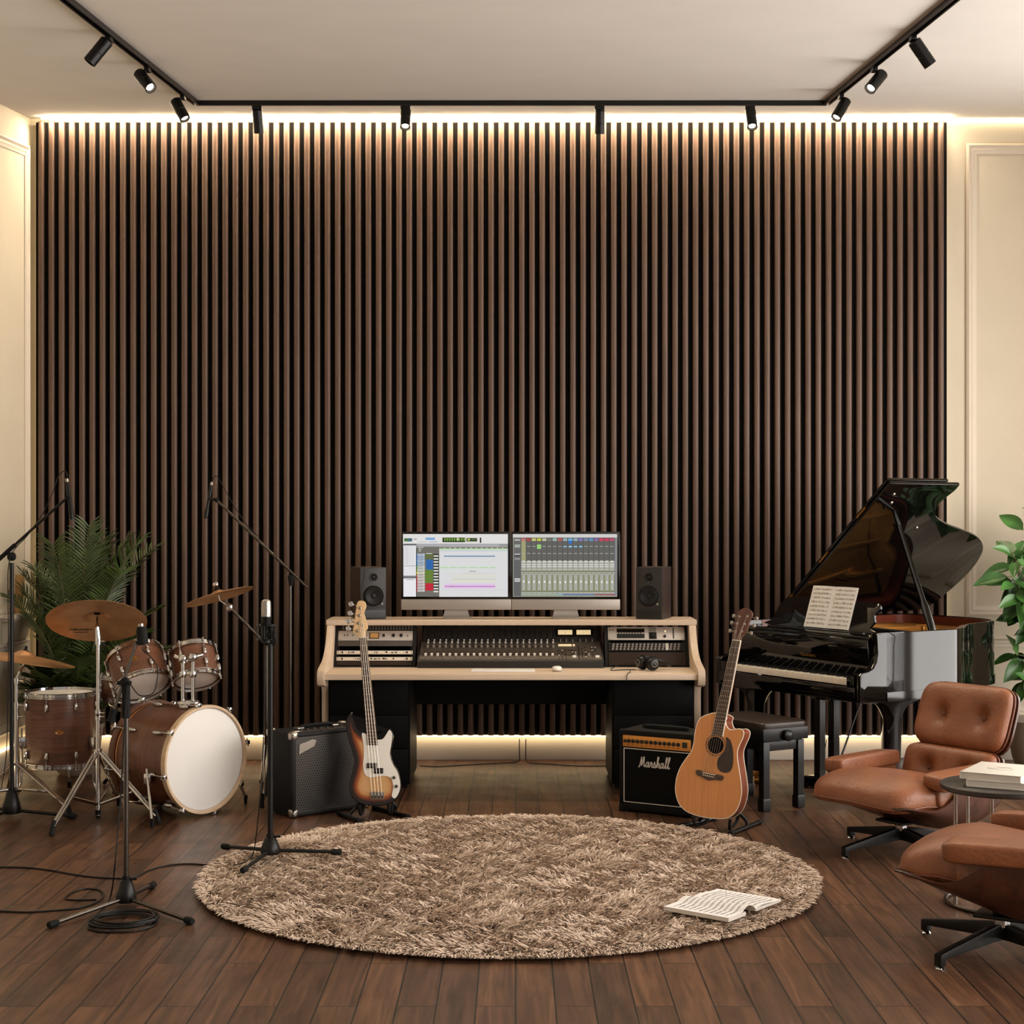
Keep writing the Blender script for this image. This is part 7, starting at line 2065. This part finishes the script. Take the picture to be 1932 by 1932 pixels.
# ================================================================== side table with books
ST = V((2.125, 6.98, 0))
tb = thing('side_table', 'round dark side table with thin steel legs and ring foot between the two armchairs', 'side table', ST)
rT, zT = .255, .530
B().lathe([(0, zT), (rT - .008, zT), (rT, zT - .005), (rT, zT - .022), (rT - .006, zT - .027), (0, zT - .027)], 64).build('table_top', 'tabletop', tb)
for a in (R(200), R(245), R(20), R(110)):
    x, y = (rT - .025) * math.cos(a), (rT - .025) * math.sin(a)
    B().cyl((x, y, .012), (x, y, zT - .024), .0085, n=14).build('leg', 'satin', tb)
B().tube([((rT - .025) * math.cos(a), (rT - .025) * math.sin(a), .010) for a in np.linspace(0, 2 * pi, 64, endpoint=False)], .0095, 10, closed=True).build('ring_foot', 'gun', tb)
def book(label, c, rot, w_, d_, h_, z0, name='book'):
    t = thing(name, label, 'book', (c[0], c[1], z0), rotz=rot, group='books on the side table')
    B().box(-w_ / 2, w_ / 2, -d_ / 2, d_ / 2, 0, .0025, .001).box(-w_ / 2, w_ / 2, -d_ / 2, d_ / 2, h_ - .0025, h_, .001).box(-w_ / 2, -w_ / 2 + .003, -d_ / 2, d_ / 2, 0, h_, .001).build('cover', 'bookcover', t)
    pg_ = B().box(-w_ / 2 + .003, w_ / 2 - .004, -d_ / 2 + .003, d_ / 2 - .003, .0022, h_ - .0022).build('page_block', 'pages', t)
    return t
def pages_mat():
    m, nt, b = base_mat('stacked_page_edges')
    tc = N(nt, 'ShaderNodeTexCoord'); wv = N(nt, 'ShaderNodeTexWave'); wv.bands_direction = 'Z'; wv.inputs['Scale'].default_value = 260; wv.inputs['Distortion'].default_value = .6
    nt.links.new(tc.outputs['Object'], wv.inputs['Vector'])
    rp = N(nt, 'ShaderNodeValToRGB'); rp.color_ramp.elements[0].color = C(170, 160, 148); rp.color_ramp.elements[1].color = C(228, 222, 212)
    nt.links.new(wv.outputs['Fac'], rp.inputs['Fac']); nt.links.new(rp.outputs['Color'], b.inputs['Base Color']); b.inputs['Roughness'].default_value = .85
    return m
MT['pages'] = pages_mat(); MT['bookcover'] = mat('off_white_book_cover', C(214, 207, 197), .5, var=.03)
bk1 = book('thick off-white book on the round side table, under the other one', (2.15, 6.985), R(-28), .265, .335, .030, zT + .0005)
bk2 = book('off-white book with a faint sketch on its cover, topmost on the side table', (2.135, 7.0), R(-32), .265, .335, .030, zT + .031)
sk = B()
for s_ in ([(-.05, -.03), (-.02, .0), (.02, .03), (.05, .01)], [(-.03, .05), (.0, .03), (.03, .05)], [(-.06, .0), (.0, -.04), (.06, -.02)]):
    sk.tube(smooth([(x, y, .0303) for x, y in s_], 5, False), .0006, 5)
sk.build('cover_sketch', 'ink', bk2)

# ================================================================== shag rug
RC, RR = V((-.035, 7.50, 0)), 1.43
rug = thing('shag_rug', 'large round taupe shag rug in the middle of the floor', 'rug', RC)
B().lathe([(0, 0.010), (RR - .06, 0.010), (RR - .045, .005), (RR - .045, 0.0), (0, 0)], 96).build('backing', 'rugback', rug)
rng = np.random.default_rng(3)
NT = 100000
rad = (RR - .012) * np.sqrt(rng.random(NT))
rad[:9000] = RR - .012 - .06 * rng.random(9000) ** 1.5
the = rng.random(NT) * 2 * np.pi
x = rad * np.cos(the); y = rad * np.sin(the)
def field(x, y, k, seed):
    r = np.random.default_rng(seed); out = np.zeros_like(x)
    for i in range(7):
        a = r.random() * 2 * np.pi; f = k * (0.6 + 1.3 * r.random()); ph = r.random() * 6.28
        out += np.sin(f * (x * np.cos(a) + y * np.sin(a)) + ph)
    return out / 7
ang = 1.1 * field(x, y, 6, 1) * 2.2 + 1.5 * field(x, y, 34, 2) * 2 + .9 * field(x, y, 70, 12) * 2 + rng.normal(0, .48, NT) - 1.3
edge = np.clip((rad / RR - .93) / .07, 0, 1)
# tufts at the rim fall outwards
dx = np.cos(ang) * (1 - edge * .6) + np.cos(the) * edge * .8; dy = np.sin(ang) * (1 - edge * .6) + np.sin(the) * edge * .8
nl_ = np.sqrt(dx * dx + dy * dy) + 1e-6; dx /= nl_; dy /= nl_
clump = field(x, y, 30, 5)
length = (.047 + .008 * clump * 2 + rng.normal(0, .007, NT)).clip(.03, .08)
lean = (1.20 + .12 * field(x, y, 40, 9) + rng.normal(0, .14, NT)).clip(.7, 1.4)
lean = np.where(edge > 0, lean * (1 - edge) + edge * (1.15 + .25 * rng.random(NT)), lean)
sg = 4
wid = .0062 * (0.8 + .5 * rng.random(NT))
px_, py_ = -dy, dx
wav = rng.random(NT) * 6.28
pos = np.zeros((NT, sg + 1, 2, 3), dtype=np.float32)
cx_, cyy, cz = x.copy(), y.copy(), np.full(NT, .008)
for j in range(sg + 1):
    u = j / sg
    ww = wid * (1 - .55 * u ** 2) * .5
    sway = .0045 * np.sin(wav + u * 5.5) * u
    tw = .5 * np.sin(wav * 1.7 + u * 2)
    for s, k_ in ((-1, 0), (1, 1)):
        pos[:, j, k_, 0] = cx_ + px_ * (sway + s * ww * np.cos(tw))
        pos[:, j, k_, 1] = cyy + py_ * (sway + s * ww * np.cos(tw))
        pos[:, j, k_, 2] = np.maximum(.004, cz + s * ww * np.sin(tw))
    st_ = length / sg
    a = np.minimum(lean * (.55 + .8 * u) + edge * .5 * u, 1.66 + edge * .35)
    cx_ = cx_ + dx * np.sin(a) * st_; cyy = cyy + dy * np.sin(a) * st_; cz = cz + np.cos(a) * st_
co = pos.reshape(-1, 3)
me = bpy.data.meshes.new('pile')
nv = NT * (sg + 1) * 2
base_i = (np.arange(NT) * (sg + 1) * 2)[:, None]
q = np.array([[j * 2, j * 2 + 1, j * 2 + 3, j * 2 + 2] for j in range(sg)]).reshape(1, -1)
fidx = (base_i + q).reshape(-1)
nf = NT * sg
me.vertices.add(nv); me.vertices.foreach_set('co', co.reshape(-1))
me.loops.add(nf * 4); me.loops.foreach_set('vertex_index', fidx.astype(np.int32))
me.polygons.add(nf); me.polygons.foreach_set('loop_start', np.arange(0, nf * 4, 4, dtype=np.int32))
me.polygons.foreach_set('use_smooth', np.ones(nf, dtype=bool))
sh_at = me.attributes.new('shade', 'FLOAT', 'POINT')
shade = (.5 + .22 * rng.normal(0, 1, NT)).clip(0, 1)
sh_at.data.foreach_set('value', np.repeat(shade, (sg + 1) * 2).astype(np.float32))
me.update(calc_edges=True); me.validate()
me.materials.append(MT['pile'])
po_ = bpy.data.objects.new('pile', me); COL.objects.link(po_); po_.parent = rug; po_['kind'] = 'stuff'

# open score lying on the rug
OA = G(1252, 1717, .045)
wdir = V((.62, .785, 0)).normalized(); ddir = V((wdir.y, -wdir.x, 0))
ob = thing('open_score', 'open music score lying face up on the shag rug', 'sheet music', mx=M(((ddir.x, wdir.x, 0, OA.x), (ddir.y, wdir.y, 0, OA.y), (0, 0, 1, .040), (0, 0, 0, 1))))
DL, WL = .315, .225
def arch(v, hmax, base=.016):
    return base + hmax * math.exp(-((v - .80) / .13) ** 2)
b = B().surf(lambda u, v: (DL * u, WL * v * 1.0, .020 + .022 * math.sin(pi * min(1, max(0, (v - .45) / .55))) ** 1.3 * (.6 + .4 * u) - .012 * max(0, v - .93) * 10), 6, 24, .0015)
b.box(0.0, DL, 0.0, WL * .62, 0.004, .0195)
b.build('front_page_block', 'pages', ob)
B().surf(lambda u, v: (DL * u, WL * v * 1.0, .0206 + .022 * math.sin(pi * min(1, max(0, (v - .45) / .55))) ** 1.3 * (.6 + .4 * u) - .012 * max(0, v - .93) * 10), 6, 24).build('page', 'paper', ob)
b = B().box(0, DL, WL * 1.0, WL * 1.95, .004, .014, .001)
b.build('rear_page_block', 'pages', ob)
B().surf(lambda u, v: (DL * u, WL * (1.0 + .95 * v), .0145 + .008 * math.sin(pi * (1 - v) ** 2.2)), 4, 16).build('page', 'paper', ob)
ink = B()
hf = lambda u, v: .0211 + .022 * math.sin(pi * min(1, max(0, (v - .45) / .55))) ** 1.3 * (.6 + .4 * u) - .012 * max(0, v - .93) * 10
hr_ = lambda u, v: .0150 + .008 * math.sin(pi * (1 - v) ** 2.2)
for fn, y0, vs_ in ((hf, 0.0, 1.0), (hr_, WL, .95)):
    for k_ in range(11):
        u0 = .10 + k_ * .08
        for l_ in range(2):
            uu = u0 + l_ * .014
            ink.surf(lambda a, c: (DL * (uu + .006 * a), y0 + WL * vs_ * (.10 + .78 * c), fn(uu, .10 + .78 * c)), 1, 14)
        rr = random.Random(k_ + int(y0 * 100))
        for q_ in range(16):
            vv = .1 + .75 * rr.random(); uu = u0 + .02 * rr.random()
            ink.add([(DL * uu, y0 + WL * vs_ * vv, fn(uu, vv)), (DL * uu + .003 + .007 * rr.random(), y0 + WL * vs_ * vv, fn(uu, vv)), (DL * uu + .004, y0 + WL * vs_ * vv + .004, fn(uu, vv)), (DL * uu, y0 + WL * vs_ * vv + .004, fn(uu, vv))], [(0, 1, 2, 3)])
ink.build('printed_staves', 'ink', ob)
